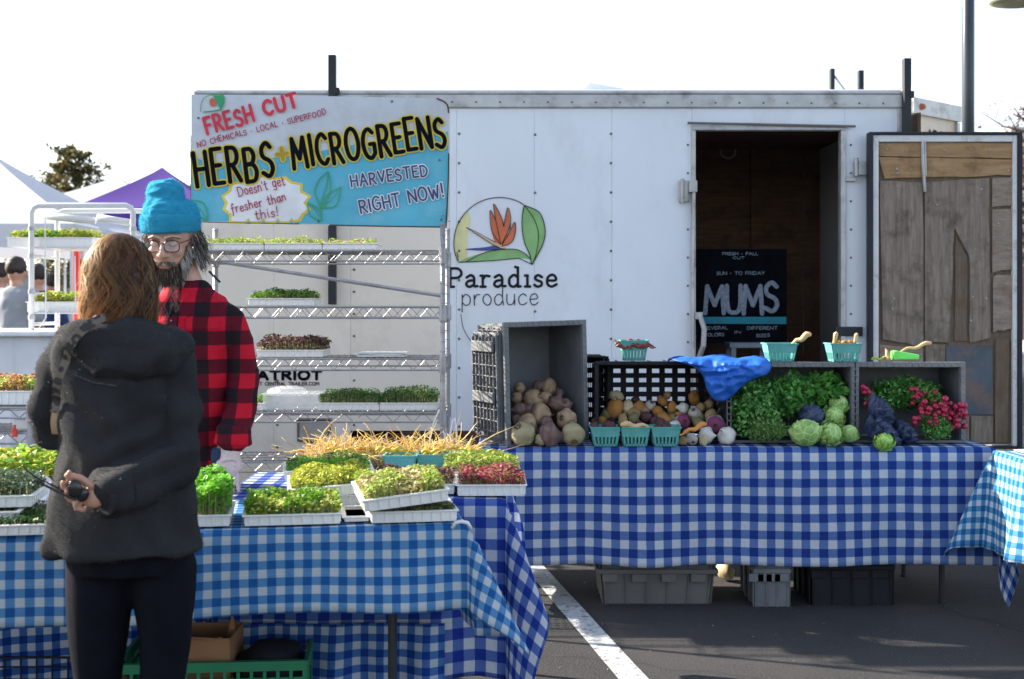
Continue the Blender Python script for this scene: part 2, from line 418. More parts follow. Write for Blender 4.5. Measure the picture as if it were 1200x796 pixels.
class Ink:
    """flat paint laid on a plane: to3(u, v, lift)"""
    def __init__(s, to3): s.mb = MB(); s.to3 = to3; s.k = 0
    def ribbon(s, pts, wd, lift, caps=True):
        s.k += 1; lift = lift+(s.k % 7)*.00025
        n = len(pts); L = []; Rr = []
        if not hasattr(wd, '__len__'): wd = [wd]*n
        for i, (x, y) in enumerate(pts):
            a = pts[max(i-1, 0)]; b = pts[min(i+1, n-1)]
            dx, dy = b[0]-a[0], b[1]-a[1]; l = math.hypot(dx, dy) or 1
            nx, ny = -dy/l, dx/l; h = wd[i]/2
            L.append((x+nx*h, y+ny*h)); Rr.append((x-nx*h, y-ny*h))
        loop = []
        def cap(c, a, b, h):
            d = (b[0]-a[0], b[1]-a[1]); an = math.atan2(d[1], d[0])
            return [(c[0]+h*math.cos(an+t), c[1]+h*math.sin(an+t)) for t in (-.9, -.3, .3, .9)]
        vs = []; fs = []
        for i, p in enumerate(L+Rr): vs.append(s.to3(p[0], p[1], lift+(i % n)*.0006/n))
        for i in range(n-1): fs.append((i, i+1, n+i+1, n+i))
        if caps:
            c = cap(pts[-1], pts[-2], pts[-1], wd[-1]/2); b = len(vs); vs += [s.to3(*p, lift) for p in c]
            fs.append((n-1, b+3, b+2, b+1, b, 2*n-1))
            c = cap(pts[0], pts[1], pts[0], wd[0]/2); b = len(vs); vs += [s.to3(*p, lift) for p in c]
            fs.append((n, b+3, b+2, b+1, b, 0))
        s.mb.add(vs, fs)
    def stroke(s, pts, wd, lift):
        if pts[0] == '~': s.ribbon(catmull(pts[1:]), wd, lift); return
        for i in range(len(pts)-1): s.ribbon([pts[i], pts[i+1]], wd, lift)
    def poly(s, pts, lift):
        s.k += 1; lift = lift+(s.k % 7)*.00025
        s.mb.add([s.to3(x, y, lift) for x, y in pts], [tuple(range(len(pts)))])
    def text(s, txt, p0, p1, h, wd, lift, serif=False, jitter=0, squeeze=1.0, gap=.22):
        keys = [('1'+c if serif and '1'+c in G else c) for c in txt]
        tot = sum(G[k][0]+gap for k in keys)-gap
        L = math.hypot(p1[0]-p0[0], p1[1]-p0[1]); ux = ((p1[0]-p0[0])/L, (p1[1]-p0[1])/L); uy = (ux[1], -ux[0])
        sx = L/tot; x = 0; rr = random.Random(len(txt))
        for k in keys:
            g = G[k]; jy = rr.uniform(-jitter, jitter)*h; js = 1+rr.uniform(-jitter, jitter)
            for st in g[1]:
                q = []
                for p in st:
                    if p == '~': q.append(p); continue
                    a = (x+p[0])*sx; b = p[1]*h*js+jy
                    q.append((p0[0]+ux[0]*a+uy[0]*b, p0[1]+ux[1]*a+uy[1]*b))
                s.stroke(q, wd, lift)
            x += g[0]+gap
    def build(s, name, mat, parent):
        return s.mb.build(name, mat, parent)
# ------------------------------------------------------------ shared materials
m_white = M('white_painted_sheet', (.66, .70, .765), rough=.34, var=.05, scale=1.2, bump=.22, bscale=2.6, stretch=(1, 1, .45), dirt=(.50, .52, .55), dscale=2.6, dlo=.52, dhi=.9)
m_warm_lit = M('warm_lit_sheet', (.72, .66, .58), rough=.4, var=.05, scale=1.2, bump=.05, bscale=2, dirt=(.5, .43, .36), dscale=2.5, dlo=.5, dhi=.85)  # warm bounce light on the wall's left part, put into its colour
m_alu = M('dull_aluminium', (.42, .42, .43), rough=.42, metal=.5, var=.12, scale=9, dirt=(.2, .18, .17), dscale=5)
m_steel = M('chromed_wire', (.36, .36, .38), rough=.5, metal=.45, var=.15, scale=12, dirt=(.25, .22, .2), dscale=9)
m_black = M('black_steel', (.010, .012, .018), rough=.6, var=.3, scale=9)
m_rub = M('black_rubber', (.010, .013, .022), rough=.7, var=.3)
m_rust = M('rusty_underframe', (.07, .035, .025), rough=.85, var=.4, scale=9, bump=.3)
m_dark = M('rivet_head', (.13, .14, .16), rough=.5, metal=.4)
m_tray = M('white_plastic', (.78, .78, .76), rough=.4, var=.05, scale=5, dirt=(.5, .46, .4), dscale=14, dlo=.6, dhi=.85)
m_soil = M('potting_soil', (.03, .02, .012), rough=.95, var=.6, scale=60, bump=.8, bscale=120)
m_leaf = Mattr('living_leaf', rough=.5, transl=.35)
m_hair = Mattr('hair_strand', rough=.5, transl=.25, spec=.25, var=.15, scale=40)
m_root = Mattr('root_skin', rough=.65, transl=0, var=.35, scale=45)
m_card = M('brown_cardboard', (.30, .15, .07), rough=.85, var=.15, scale=8)
m_tarp = M('blue_tarpaulin', (.012, .12, .55), rough=.5, var=.12, scale=9, bump=.4, bscale=30)
m_pint = M('teal_pulp', (.10, .36, .34), rough=.8, var=.12, scale=18, bump=.3, bscale=90)
m_clear = None
def Mglass(name, col=(.9, .93, .95), alpha=.25, rough=.08):
    m, t, b = nodes(name)
    b.inputs['Base Color'].default_value = (*col, 1); b.inputs['Roughness'].default_value = rough
    tr = t.nodes.new("ShaderNodeBsdfTransparent"); mx = t.nodes.new("ShaderNodeMixShader")
    n = noise_(t, coord(t), 25, 4)
    lk(t, math_(t, 'MULTIPLY_ADD', n, .2, alpha-.1), mx.inputs[0]); lk(t, tr.outputs[0], mx.inputs[1]); lk(t, b.outputs[0], mx.inputs[2])
    lk(t, mx.outputs[0], t.nodes["Material Output"].inputs[0]); return m
m_clear = Mglass('clear_plastic', alpha=.35)
def solid(name, col, rough=.7, **k): return M(name, col, rough, **k)
p_black = solid('black_paint', (.006, .008, .014), .95, spec=.05); p_yel = solid('yellow_paint', (.72, .55, .04), .5)
p_red = solid('red_paint', (.62, .02, .05), .5); p_maroon = solid('dark_red_paint', (.38, .03, .07), .6)
p_navy = solid('navy_paint', (.03, .05, .18), .5); p_wht = solid('white_paint', (.75, .77, .8), .5)
p_grn = solid('green_paint', (.03, .33, .13), .5); p_dgrn = solid('dark_green_paint', (.04, .16, .05), .5)
p_lgrn = solid('leaf_green_paint', (.22, .42, .16), .5); p_org = solid('orange_red_paint', (.55, .13, .05), .5)
p_char = solid('charcoal_vinyl', (.018, .018, .024), .8, spec=.1); p_pyel = solid('pale_yellow_vinyl', (.62, .60, .30), .5)
p_chalk = M('chalk', (.20, .24, .30), rough=.95, var=.35, scale=60); p_teal = solid('teal_chalk', (.02, .20, .28), .9)
# ------------------------------------------------------------ ground
def make_asphalt():
    m, t, b = nodes('asphalt'); v = coord(t)
    n1 = noise_(t, v, 1.1, 6, .6); n2 = noise_(t, v, 160, 3); n3 = noise_(t, v, 14, 6, .7)
    c = mixc(t, ramp(t, n1, [(.35, (0, 0, 0)), (.65, (1, 1, 1))]), (.009, .011, .015), (.025, .025, .028))
    c = mixc(t, ramp(t, n2, [(.52, (0, 0, 0)), (.75, (1, 1, 1))]), c, (.10, .095, .09))
    c = mixc(t, ramp(t, n3, [(.60, (0, 0, 0)), (.74, (.7, .7, .7))]), c, (.055, .048, .042))
    vo = t.nodes.new("ShaderNodeTexVoronoi"); vo.inputs['Scale'].default_value = 9; lk(t, v, vo.inputs[0])
    n4 = noise_(t, v, 5, 3)
    sp = ramp(t, vo.outputs[0], [(0.0, (1, 1, 1)), (.035, (0, 0, 0))])
    c = mixc(t, math_(t, 'MULTIPLY', sp, ramp(t, n4, [(.5, (0, 0, 0)), (.6, (1, 1, 1))])), c, (.34, .32, .30))
    cr = t.nodes.new("ShaderNodeTexVoronoi"); cr.feature = 'DISTANCE_TO_EDGE'; cr.inputs['Scale'].default_value = .55
    wv = t.nodes.new("ShaderNodeVectorMath"); wv.operation = 'MULTIPLY_ADD'; nz = t.nodes.new("ShaderNodeTexNoise"); nz.inputs['Scale'].default_value = 3; nz.inputs['Detail'].default_value = 6; lk(t, v, nz.inputs['Vector']); lk(t, nz.outputs[1], wv.inputs[0]); wv.inputs[1].default_value = (.35, .35, 0); lk(t, v, wv.inputs[2]); lk(t, wv.outputs[0], cr.inputs[0])
    c = mixc(t, ramp(t, cr.outputs[0], [(0.0, (.9, .9, .9)), (.006, (0, 0, 0))]), c, (.010, .010, .011))
    lk(t, c, b.inputs['Base Color']); b.inputs['Roughness'].default_value = .88
    bump_(t, b, noise_(t, v, 110, 6, .7), .7, .01); return m
m_asph = make_asphalt()
g = MB(); S = 1500
g.add([(-S, -S, 0), (S, -S, 0), (S, S, 0), (-S, S, 0)], [(0, 1, 2, 3)]); tag(g.build('asphalt_lot', m_asph), kind='structure')
m_line = M('worn_shaded_road_paint', (.42, .45, .48), rough=.85, var=.1, scale=12, bump=.4, bscale=110, dirt=(.10, .10, .11), dscale=26, dlo=.50, dhi=.64)  # worn in patches; base tone also darkened to stand for shade
def gp(px, py): D = CH*F/(py-HY); return Vector((X(px, D), D, 0))
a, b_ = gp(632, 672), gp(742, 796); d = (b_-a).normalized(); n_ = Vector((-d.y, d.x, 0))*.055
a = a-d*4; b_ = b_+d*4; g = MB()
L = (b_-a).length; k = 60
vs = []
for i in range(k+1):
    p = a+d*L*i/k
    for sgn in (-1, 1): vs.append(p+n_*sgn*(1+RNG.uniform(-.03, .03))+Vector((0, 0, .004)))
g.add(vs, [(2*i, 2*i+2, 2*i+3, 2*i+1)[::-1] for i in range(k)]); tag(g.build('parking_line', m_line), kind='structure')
# bits of litter on the asphalt (countless small scraps and pebbles)
C = np.stack([RNG.uniform(-1.5, 3.5, 700), RNG.uniform(4.2, 7, 700), np.full(700, .004)], 1)
V, Fa, cc = leaf_arrays(C, .009, .7, .7, ((.3, .27, .22), (.16, .13, .09), (.06, .06, .06), (.12, .09, .05)), .3)
tag(from_np('ground_litter', V, Fa, m_leaf, cols=cc), kind='stuff')
# ------------------------------------------------------------ trailer
TD = 7.7; TY2 = TD+1.95
def T(px, py, lift=0): return P(px, py, TD)-Vector((0, lift, 0))
def tx(px): return X(px, TD)
def tz(py): return Z(py, TD)
tr = thing('market_trailer', 'long pale box trailer with an open doorway behind the produce table', 'trailer', (.2, TD+1, 0))
xl, xr = tx(228), tx(1057); zb, zt = tz(505), tz(127)
# wall panels with small gaps between them
def panel(x0, x1, z0, z1, mat, nm='wall_panel'):
    o = MB().b2((x0+.0005, TD, z0), (x1-.0005, TD+.035, z1)).build(nm, mat, tr, bevel=.0008); return o
dl, dr, dt = tx(811), tx(990), tz(153)
for a0, a1 in ((527, 535), (535, 626), (626, 717), (717, 811)): panel(tx(a0), tx(a1), zb, zt, m_white)
panel(dl, dr, dt, zt, m_white); panel(dr, xr, zb, zt, m_white)
for a0, a1 in ((228, 321), (321, 411), (411, 527)): panel(tx(a0), tx(a1), tz(548 if a1 < 500 else 505), zt, m_warm_lit)
# far wall, ends, roof, floor
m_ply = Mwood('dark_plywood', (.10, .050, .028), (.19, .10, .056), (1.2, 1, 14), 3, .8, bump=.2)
s = MB(); s.b2((xl, TY2-.04, zb), (xr, TY2, zt)).b2((xl, TD+.036, zb), (xl+.04, TY2-.041, zt)).b2((xr-.04, TD+.036, zb), (xr, TY2-.041, zt))
s.build('outer_wall', m_white, tr)
MB().b2((xl, TD+.0, zt+.085), (xr, TY2, zt+.115)).build('roof', m_white, tr, bevel=.01)
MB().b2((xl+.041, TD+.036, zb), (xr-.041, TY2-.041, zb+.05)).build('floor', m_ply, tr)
MB().b2((xl, TD-.018, zt+.001), (xr+.02, TD+.06, zt+.083)).build('top_rail', m_alu, tr, bevel=.006)
MB().b2((xl, TD-.022, zt+.0835), (xr+.024, TD+.03, zt+.1)).build('drip_edge', m_alu, tr, bevel=.003)
MB().b2((tx(527), TD-.02, zb-.10), (xr, TD+.06, zb-.002)).build('bottom_rail', m_rust, tr, bevel=.005)
MB().b2((xr-.03, TD-.012, zb), (xr+.015, TD+.05, zt)).build('corner_post', m_alu, tr, bevel=.004)
# interior boards
wy = TY2-.06
for i in range(3):
    x0 = dl-.9+i*1.0
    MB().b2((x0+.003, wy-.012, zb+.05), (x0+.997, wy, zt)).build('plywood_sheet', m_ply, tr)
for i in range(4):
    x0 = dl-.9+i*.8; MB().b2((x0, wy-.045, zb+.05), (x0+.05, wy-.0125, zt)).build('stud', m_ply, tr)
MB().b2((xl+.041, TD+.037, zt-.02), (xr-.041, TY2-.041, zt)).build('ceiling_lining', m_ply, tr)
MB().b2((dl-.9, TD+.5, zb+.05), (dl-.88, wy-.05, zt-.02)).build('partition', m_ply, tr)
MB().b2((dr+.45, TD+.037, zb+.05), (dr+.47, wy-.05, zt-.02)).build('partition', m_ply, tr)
r = MB(); pc = P(853, 177, wy-.02)
r.tube([pc+Vector((math.cos(a)*.055, 0, math.sin(a)*.055)) for a in np.linspace(0, 2*math.pi, 21)[:-1]]+[pc+Vector((.055, 0, 0))], .009, 8)
r.build('ring_vent', M('grey_ring', (.4, .4, .38)), tr, smooth=True)
# door frame, drip strip
fr = MB(); fw = .045
fr.b2((dl-.005, TD-.015, zb), (dl+fw*.45, TD+.05, dt)).b2((dr-fw*.6, TD-.015, zb), (dr+.005, TD+.05, dt)).b2((dl-.005, TD-.015, dt+.0005), (dr+.005, TD+.05, dt+.028))
fr.build('door_frame', m_alu, tr, bevel=.003)
MB().tube([T(805, 145, .03), T(1001, 149, .03)], .008, 6).build('drip_strip', M('dark_strip', (.15, .14, .13)), tr)
# rivets
rv = MB()
for px in (538, 716, 719):
    if px == 719: continue
    for k in range(12): rv.ell(T(px, 157+k*34.3, .003), (.008, .005, .008), 6, 4)
for py in (158, 226, 365, 433): rv.ell(T(627, py, .003), (.008, .005, .008), 6, 4)
for k in range(30): rv.ell(T(250+k*28, 119+k*.1, .021), (.006, .004, .006), 6, 4)
for px in (321, 411):
    for k in range(10): rv.ell(T(px+4, 290+k*26, .003), (.008, .005, .008), 6, 4)
for k in range(11): rv.ell(T(806, 170+k*33, .003), (.007, .004, .007), 6, 4); rv.ell(T(997, 170+k*33, .003), (.007, .004, .007), 6, 4)
tag(rv.build('rivets', m_dark, tr, smooth=True), kind='stuff')
# long handle rod, latches, hinges, roof vent, grab bar
rod = MB(); rod.tube([T(812, 215, .05), T(810, 330, .05), T(811, 420, .05), T(813, 470, .05)], .011, 8)
rod.b2(T(806, 226, .075), T(815, 213, .0)).build('lock_rod', m_alu, tr)
MB().b2(T(795, 237, .03), T(806, 212, .0)).tube([T(799, 210, .03), T(799, 239, .03)], .012, 6).build('latch', m_alu, tr, bevel=.003)
h = MB(); h.tube([T(818, 368, .05), T(823, 385, .08), T(822, 405, .08), T(818, 418, .05)], .016, 8); h.b2(T(813, 374, .06), T(822, 366, .01)).build('door_handle', m_steel, tr)
MB().b2(T(999, 190, .045), T(1014, 206, .001)).tube([T(1001, 186, .05), T(1001, 208, .05)], .014, 8).b2(T(990, 213, .03), T(1002, 208, .001)).build('hinge', m_alu, tr, bevel=.003)
MB().b2(T(978, 394, .02), T(1010, 383, .001)).build('hinge_strap', m_black, tr, bevel=.003)
v = MB(); vx0, vx1 = tx(678), tx(747); vy = TD+.35; z0 = zt+.11
v.b2((vx0, vy, z0-.02), (vx1, vy+.38, Z(105.5, vy))); xk = tx(695)
v.add([(vx0+.04, vy+.02, Z(105, vy)), (vx1-.03, vy+.02, Z(105, vy)), (vx1-.03, vy+.36, Z(105, vy)), (vx0+.04, vy+.36, Z(105, vy)), (xk, vy+.03, Z(95.5, vy)), (vx1-.06, vy+.03, Z(102, vy)), (vx1-.06, vy+.34, Z(102, vy)), (xk, vy+.34, Z(95.5, vy))],
      [(0, 1, 5, 4), (1, 2, 6, 5), (2, 3, 7, 6), (3, 0, 4, 7), (4, 5, 6, 7)])
v.build('roof_vent', m_white, tr, bevel=.004)
# black awning posts bolted to both sides
def post(px0, py0, py1, D, wpx, nm='awning_post'):
    s_ = F/D; m = MB(); c = P(px0, (py0+py1)/2, D)
    m.box(c, (wpx/s_, .05, (py1-py0)/s_)); m.box(P(px0+wpx*.6, min(py0+42, py1), D-.01), (.03, .04, .04)); return m.build(nm, m_black, tr, bevel=.004)
post(389.5, 65, 357, TD-.045, 9); post(1062.5, 69, 500, TD-.04, 8.5); post(975, 81, 118, TY2+.03, 5); post(1008.5, 83, 118, TY2+.03, 6)
MB().tube([P(977, 88, TY2+.03), P(996, 114, TY2+.03)], .008, 6).build('brace', m_alu, tr)
# nose part: fender arch, small hatch, rail
hs = MB(); pts = [T(350, 492, .004), T(389, 492, .004), T(386, 506, .004), T(374, 518, .004), T(350, 516, .004)]
hs.tube(pts+[pts[0]], .011, 6, cap=True).build('hatch_rim', M('brown_rubber', (.13, .10, .085)), tr)
MB().prism([p+Vector((0, .002, 0)) for p in pts], (0, -.008, 0)).build('hatch', M('grey_hatch', (.36, .33, .30)), tr)
ar = MB(); ap = [T(395+i*13, 548-42*math.sin(min(1, i/7)*math.pi/2), .05) for i in range(11)]
ar.prism(ap+[T(525, 560, .05), T(395, 560, .05)], (0, .12, 0)).build('wheel_arch', m_rust, tr, fix=True)
for cx, sd in ((tx(470), 0), (tx(470), 1), (tx(820), 0), (tx(820), 1)):
    yy = TD+.17+sd*1.5; wl = MB(); wl.tube([(cx, yy-.1, .33), (cx, yy+.1, .33)], .33, 28); o = wl.build('wheel', m_rub, tr, bevel=.03)
    MB().tube([(cx, yy-.105, .33), (cx, yy+.105, .33)], .19, 20).build('rim', m_alu, o)
MB().b2((xl+.1, TD+.3, zb-.15), (xr-.1, TD+.38, zb-.02)).b2((xl+.1, TD+1.5, zb-.15), (xr-.1, TD+1.58, zb-.02)).b2((tx(640), TD+.3, .30), (tx(1000), TD+1.6, .36)).build('underframe', m_rust, tr)
# maker name on the nose
ik = Ink(T); ik.text('PATRIOT', (290, 444.5), (376, 444.5), 9.5, 3.6, .003, gap=.3); ik.text('WEST CENTRAL TRAILER.COM', (293, 449.6+2), (374, 449.6+2), 3.6, .8, .003); ik.build('lettering', p_black, tr)
# business name and emblem
ik = Ink(T); sc = 3.98
def U(x, y): return (500+x/sc, 200+y/sc)
ik.text('Paradise', U(96, 543), U(608, 541), 88/sc, 3.1, .003, serif=True, gap=.16)
ik.build('lettering', p_char, tr)
ik = Ink(T); ik.text('produce', U(165, 629), U(520, 625), 82/sc, 1.15, .003, gap=.17); ik.build('lettering', p_char, tr)
def pl(name, pts, mat, lift, smooth=True):
    q = Ink(T); c = catmull([U(*p) for p in pts]+[U(*pts[0])], 4)[:-1] if smooth else [U(*p) for p in pts]
    q.mb.add([T(x, y, lift) for x, y in c], [tuple(range(len(c)))]); return q.build(name, mat, em)
em = tr
circ = [(340+213*math.cos(a), 338-212*math.sin(a)) for a in np.linspace(math.pi*1.13, math.pi*.33, 26)]
left = [c for c in circ if c[0] < 205]
yl = Ink(T); yp = [U(*p) for p in left+[(205, 225), (190, 300), (188, 420), (150, 428)]]; yl.mb.add([T(x, y, .002) for x, y in yp], [tuple(range(len(yp)))]); yl.build('emblem_glow', p_pyel, tr)
pl('emblem_leaf', [(150, 427), (260, 385), (380, 368), (440, 376), (482, 412), (430, 408), (300, 420)], p_lgrn, .003)
pl('emblem_leaf', [(455, 165), (520, 195), (550, 260), (548, 330), (520, 395), (492, 437), (480, 400), (450, 320), (444, 240)], p_lgrn, .003)
for pts in ([(298, 185), (320, 230), (345, 280), (345, 345), (322, 340), (303, 280)], [(312, 155), (345, 210), (360, 260), (348, 345), (330, 290), (322, 220)],
            [(378, 172), (390, 240), (375, 300), (350, 345), (350, 290), (365, 220)], [(412, 240), (414, 290), (395, 335), (352, 352), (365, 315), (392, 280)]):
    k_ = .003+.0006*(1+[298, 312, 378, 412].index(pts[0][0])); pl('emblem_petal', pts, p_org, k_)
pl('emblem_beak', [(185, 265), (250, 300), (320, 335), (372, 362), (335, 358), (260, 315)], M('buff_vinyl', (.62, .42, .24)), .0062)
pl('emblem_beak', [(185, 366), (270, 358), (322, 350), (345, 366), (290, 370)], M('blue_vinyl', (.05, .07, .28)), .0066)
ik = Ink(T)
def ln(pts, w_, sm=True): ik.ribbon(catmull([U(*p) for p in pts], 4) if sm else [U(*p) for p in pts], w_, .0075)
ln(circ[::2]+[(452, 160)], 1.0); ln([(147, 400), (142, 380), (150, 428), (300, 421), (430, 409), (492, 438)], .9, False)
ln([(455, 162), (525, 195), (551, 265), (545, 335), (492, 438)], 1.0); ln([(455, 162), (444, 240), (455, 330), (482, 395), (488, 438)], .9); ln([(455, 162), (500, 225), (522, 300), (510, 390), (492, 438)], .8)
ln([(185, 425), (280, 380), (400, 366), (455, 385), (485, 415)], .8)
for pts in ([(345, 345), (303, 280), (296, 185), (322, 232)], [(322, 232), (312, 155), (345, 210), (360, 262)], [(345, 345), (335, 290), (322, 232)], [(360, 262), (378, 172), (392, 245), (350, 345)], [(392, 275), (412, 240), (413, 295), (392, 338), (350, 354)], [(392, 245), (385, 290), (352, 345)]): ln(pts, .75)
ln([(185, 265), (250, 308), (330, 358), (368, 366)], .7); ln([(185, 265), (250, 296), (320, 335)], .6); ln([(183, 368), (270, 372), (330, 368)], .7)
ik.build('emblem_outline', p_char, tr)
# ---- door, swung fully open against the wall
dd = TD-.10; dx0, dx1 = X(1018, dd), X(1197, dd); dz0, dz1 = Z(526, dd), Z(155, dd)
door = MB().b2((dx0+.02, dd+.035, dz0+.02), (dx1-.02, dd+.05, dz1-.02)).build('door', m_white, tr)
m = MB(); e = .014
m.b2((dx0, dd-.02, dz0), (dx0+e*1.6, dd+.055, dz1)).b2((dx1-e*1.8, dd-.02, dz0), (dx1, dd+.055, dz1)).b2((dx0+e*1.65, dd-.02, dz1-e*1.2), (dx1-e*1.85, dd+.055, dz1)).b2((dx0+e*1.65, dd-.02, dz0), (dx1-e*1.85, dd+.055, dz0+e))
m.build('rubber_seal', m_rub, door, bevel=.004)
m = MB(); a0, a1, b0, b1 = dx0+.023, dx1-.027, dz0+.016, dz1-.018
m.b2((a0, dd-.008, b0), (a0+.035, dd+.034, b1)).b2((a1-.025, dd-.008, b0), (a1, dd+.034, b1)).b2((a0+.0355, dd-.008, b1-.04), (a1-.0255, dd+.034, b1))
m.build('door_frame', M('worn_white_edge', (.62, .63, .64), var=.1, dirt=(.35, .33, .3), dscale=12), door, bevel=.004)
m_tan = Mwood('tan_plank', (.26, .155, .07), (.40, .255, .13), (1, 8, 9), 5, bump=.7)
m_gry = Mwood('weathered_plank', (.12, .095, .075), (.28, .225, .18), (11, 8, 1.0), 5, dirt=(.045, .03, .02), bump=.8)
m_gr2 = Mwood('weathered_board_pale', (.17, .13, .10), (.32, .26, .21), (2, 8, 9), 5, dirt=(.16, .07, .03), bump=.8)
m_brn = Mwood('bare_brown_board', (.10, .07, .048), (.18, .13, .09), (7, 8, 1.2), 5, dirt=(.1, .05, .02))
m_zinc = M('galvanised_patch', (.08, .095, .12), rough=.55, metal=.4, var=.25, scale=4, dirt=(.2, .12, .09), dscale=5)
def plank(name, outline, mat, t0, th=.014, label=None):
    c = [P(x, y, dd+.03-t0) for x, y in outline]
    q = MB().prism(c, (0, -th, 0)).build(name, mat, door, fix=True, bevel=.0025)
    if label: q['label'] = label
    return q
def jag(x0, y0, x1, y1, n=6, a=2):
    return [(x0+(x1-x0)*i/n+(RNG.uniform(-a, a) if 0 < i < n else 0), y0+(y1-y0)*i/n+(RNG.uniform(-a, a) if 0 < i < n else 0)) for i in range(n+1)]
plank('board', [(1026, 166), (1188, 166), (1188, 520), (1026, 520)], m_brn, 0, .006)
plank('board', [(1028, 168)]+jag(1084, 167, 1188, 168, 3, .3)+[(1188, 186)]+jag(1188, 186, 1030, 183, 8, .7), m_tan, .008)
plank('board', [(1029, 184.5)]+jag(1040, 184.5, 1187, 187.5, 6, .6)+[(1187, 206)]+jag(1187, 206, 1036, 210, 8, 1.2), m_tan, .008)
plank('board', [(1030, 212)]+jag(1034, 212, 1079, 214, 3, .6)+jag(1081, 214, 1082, 405, 10, .7)+jag(1082, 406, 1034, 398, 5, 2), m_gry, .008)
plank('board', [(1083, 214), (1158, 209)]+jag(1158, 209, 1160, 396, 8, .8)+jag(1160, 396, 1137, 402, 3, 1)+jag(1136, 400, 1135, 300, 6, .8)+jag(1135, 300, 1118, 268, 3, 1)+[(1115, 300)]+jag(1116, 300, 1112, 402, 5, .6)+jag(1112, 402, 1083, 400, 3, 1), m_gry, .008)
plank('board', jag(1119, 276, 1132, 300, 2, .5)+jag(1132, 300, 1133, 399, 5, .7)+jag(1133, 400, 1118, 400, 2, .5), m_brn, .006, .010)
plank('board', [(1162, 209), (1187, 208), (1187, 242)]+jag(1187, 242, 1162, 243, 4, 1), m_gr2, .008)
plank('board', [(1162, 246), (1187, 245), (1186, 316)]+jag(1186, 316, 1162, 320, 4, 1.5), m_gr2, .007)
plank('board', [(1163, 325)]+jag(1168, 322, 1186, 323, 3, 1)+[(1186, 386)]+jag(1186, 386, 1163, 390, 4, 2), m_gr2, .008)
plank('board', jag(1084, 404, 1108, 404, 3, .5)+jag(1107, 405, 1106, 519, 4, .5)+[(1084, 519)], m_gry, .007)
plank('board', [(1030, 404), (1081, 408), (1081, 519), (1030, 519)], m_gr2, .007)
plank('metal_patch', [(1108, 406), (1163, 405), (1164, 486), (1108, 486)], m_zinc, .008, .004)
plank('board', [(1166, 398), (1182, 398), (1180, 519), (1165, 519)], m_brn, .008)
plank('board', [(1110, 488), (1135, 488), (1135, 519), (1110, 519)], m_gry, .007)
plank('board', [(1137, 488), (1163, 488), (1163, 519), (1137, 519)], m_gry, .007)
MB().tube([P(1081, 164, dd-.002), P(1082, 195, dd-.006), P(1084, 225, dd-.004)], .010, 6).tube([P(1084, 166, dd-.006), P(1085, 206, dd-.008)], .006, 6).build('strap', m_alu, door)
sc_ = MB()
for px, py in ((1051, 198), (1107, 176), (1160, 176), (1052, 203), (1140, 348), (1156, 350), (1138, 376), (1046, 362), (1048, 350), (1182, 200), (1040, 175), (1098, 240), (1170, 262), (1150, 222)): sc_.ell(P(px, py, dd+.002), (.007, .004, .007), 6, 4)
tag(sc_.build('screws', m_steel, door), kind='stuff')
# ---- chalk board standing inside the doorway
cbD = TD+.45
cb = thing('chalkboard', 'black chalkboard reading MUMS standing inside the trailer doorway', 'chalkboard', P(865, 402, cbD))
B3 = lambda x, y, l=0: P(x, y, cbD)-Vector((0, l, 0))
m_cb = M('chalkboard_black', (.004, .005, .008), rough=.95, var=.4, scale=9, spec=.05)
MB().b2(B3(815, 292), B3(922, 402)+Vector((0, .02, 0))).build('board', m_cb, cb, bevel=.002)
ik = Ink(B3); k_ = 5.686
def UC(x, y): return (800+x/k_, 280+y/k_)
ik.text('MUMS', UC(150, 490), UC(630, 490), 185/k_, 5.2, .003, jitter=.05, gap=.16)
ik.text('FRESH - FALL', UC(265, 108), UC(500, 108), 3, .7, .003); ik.text('CUT', UC(335, 134), UC(410, 134), 2.6, .6, .003)
ik.text('SUN - TO FRIDAY', UC(225, 240), UC(545, 238), 3.6, .7, .003)
ik.text('SEVERAL', UC(145, 605), UC(300, 602), 3.6, .7, .003); ik.text('COLORS', UC(145, 650), UC(275, 648), 3.6, .7, .003); ik.text('IN', UC(345, 630), UC(385, 630), 3, .6, .003)
ik.text('DIFFERENT', UC(430, 605), UC(630, 604), 3.6, .7, .003); ik.text('SIZES', UC(490, 655), UC(580, 652), 3.4, .7, .003)
ik.build('lettering', p_chalk, cb)
q = Ink(B3); q.poly([UC(130, 520), UC(690, 520), UC(690, 568), UC(130, 566)], .003); q.build('stripe', p_teal, cb)
# grey bench in the doorway
bn = MB(); Db = TD+.25
o = thing('grey_stool', 'low grey stool in the trailer doorway below the chalkboard', 'stool', P(880, 425, Db))
MB().b2(P(855, 402, Db), P(905, 408, Db)+Vector((0, .22, 0))).build('seat', M('grey_plastic_stool', (.14, .17, .21)), o, bevel=.004)
zf = zb+.05
for px in (860, 900):
    for dy in (.02, .2): MB().b2((X(px, Db)-.015, Db+dy-.015, zf), (X(px, Db)+.015, Db+dy+.015, Z(408, Db))).build('leg', M('grey_plastic_stool_leg', (.14, .17, .21)), o)
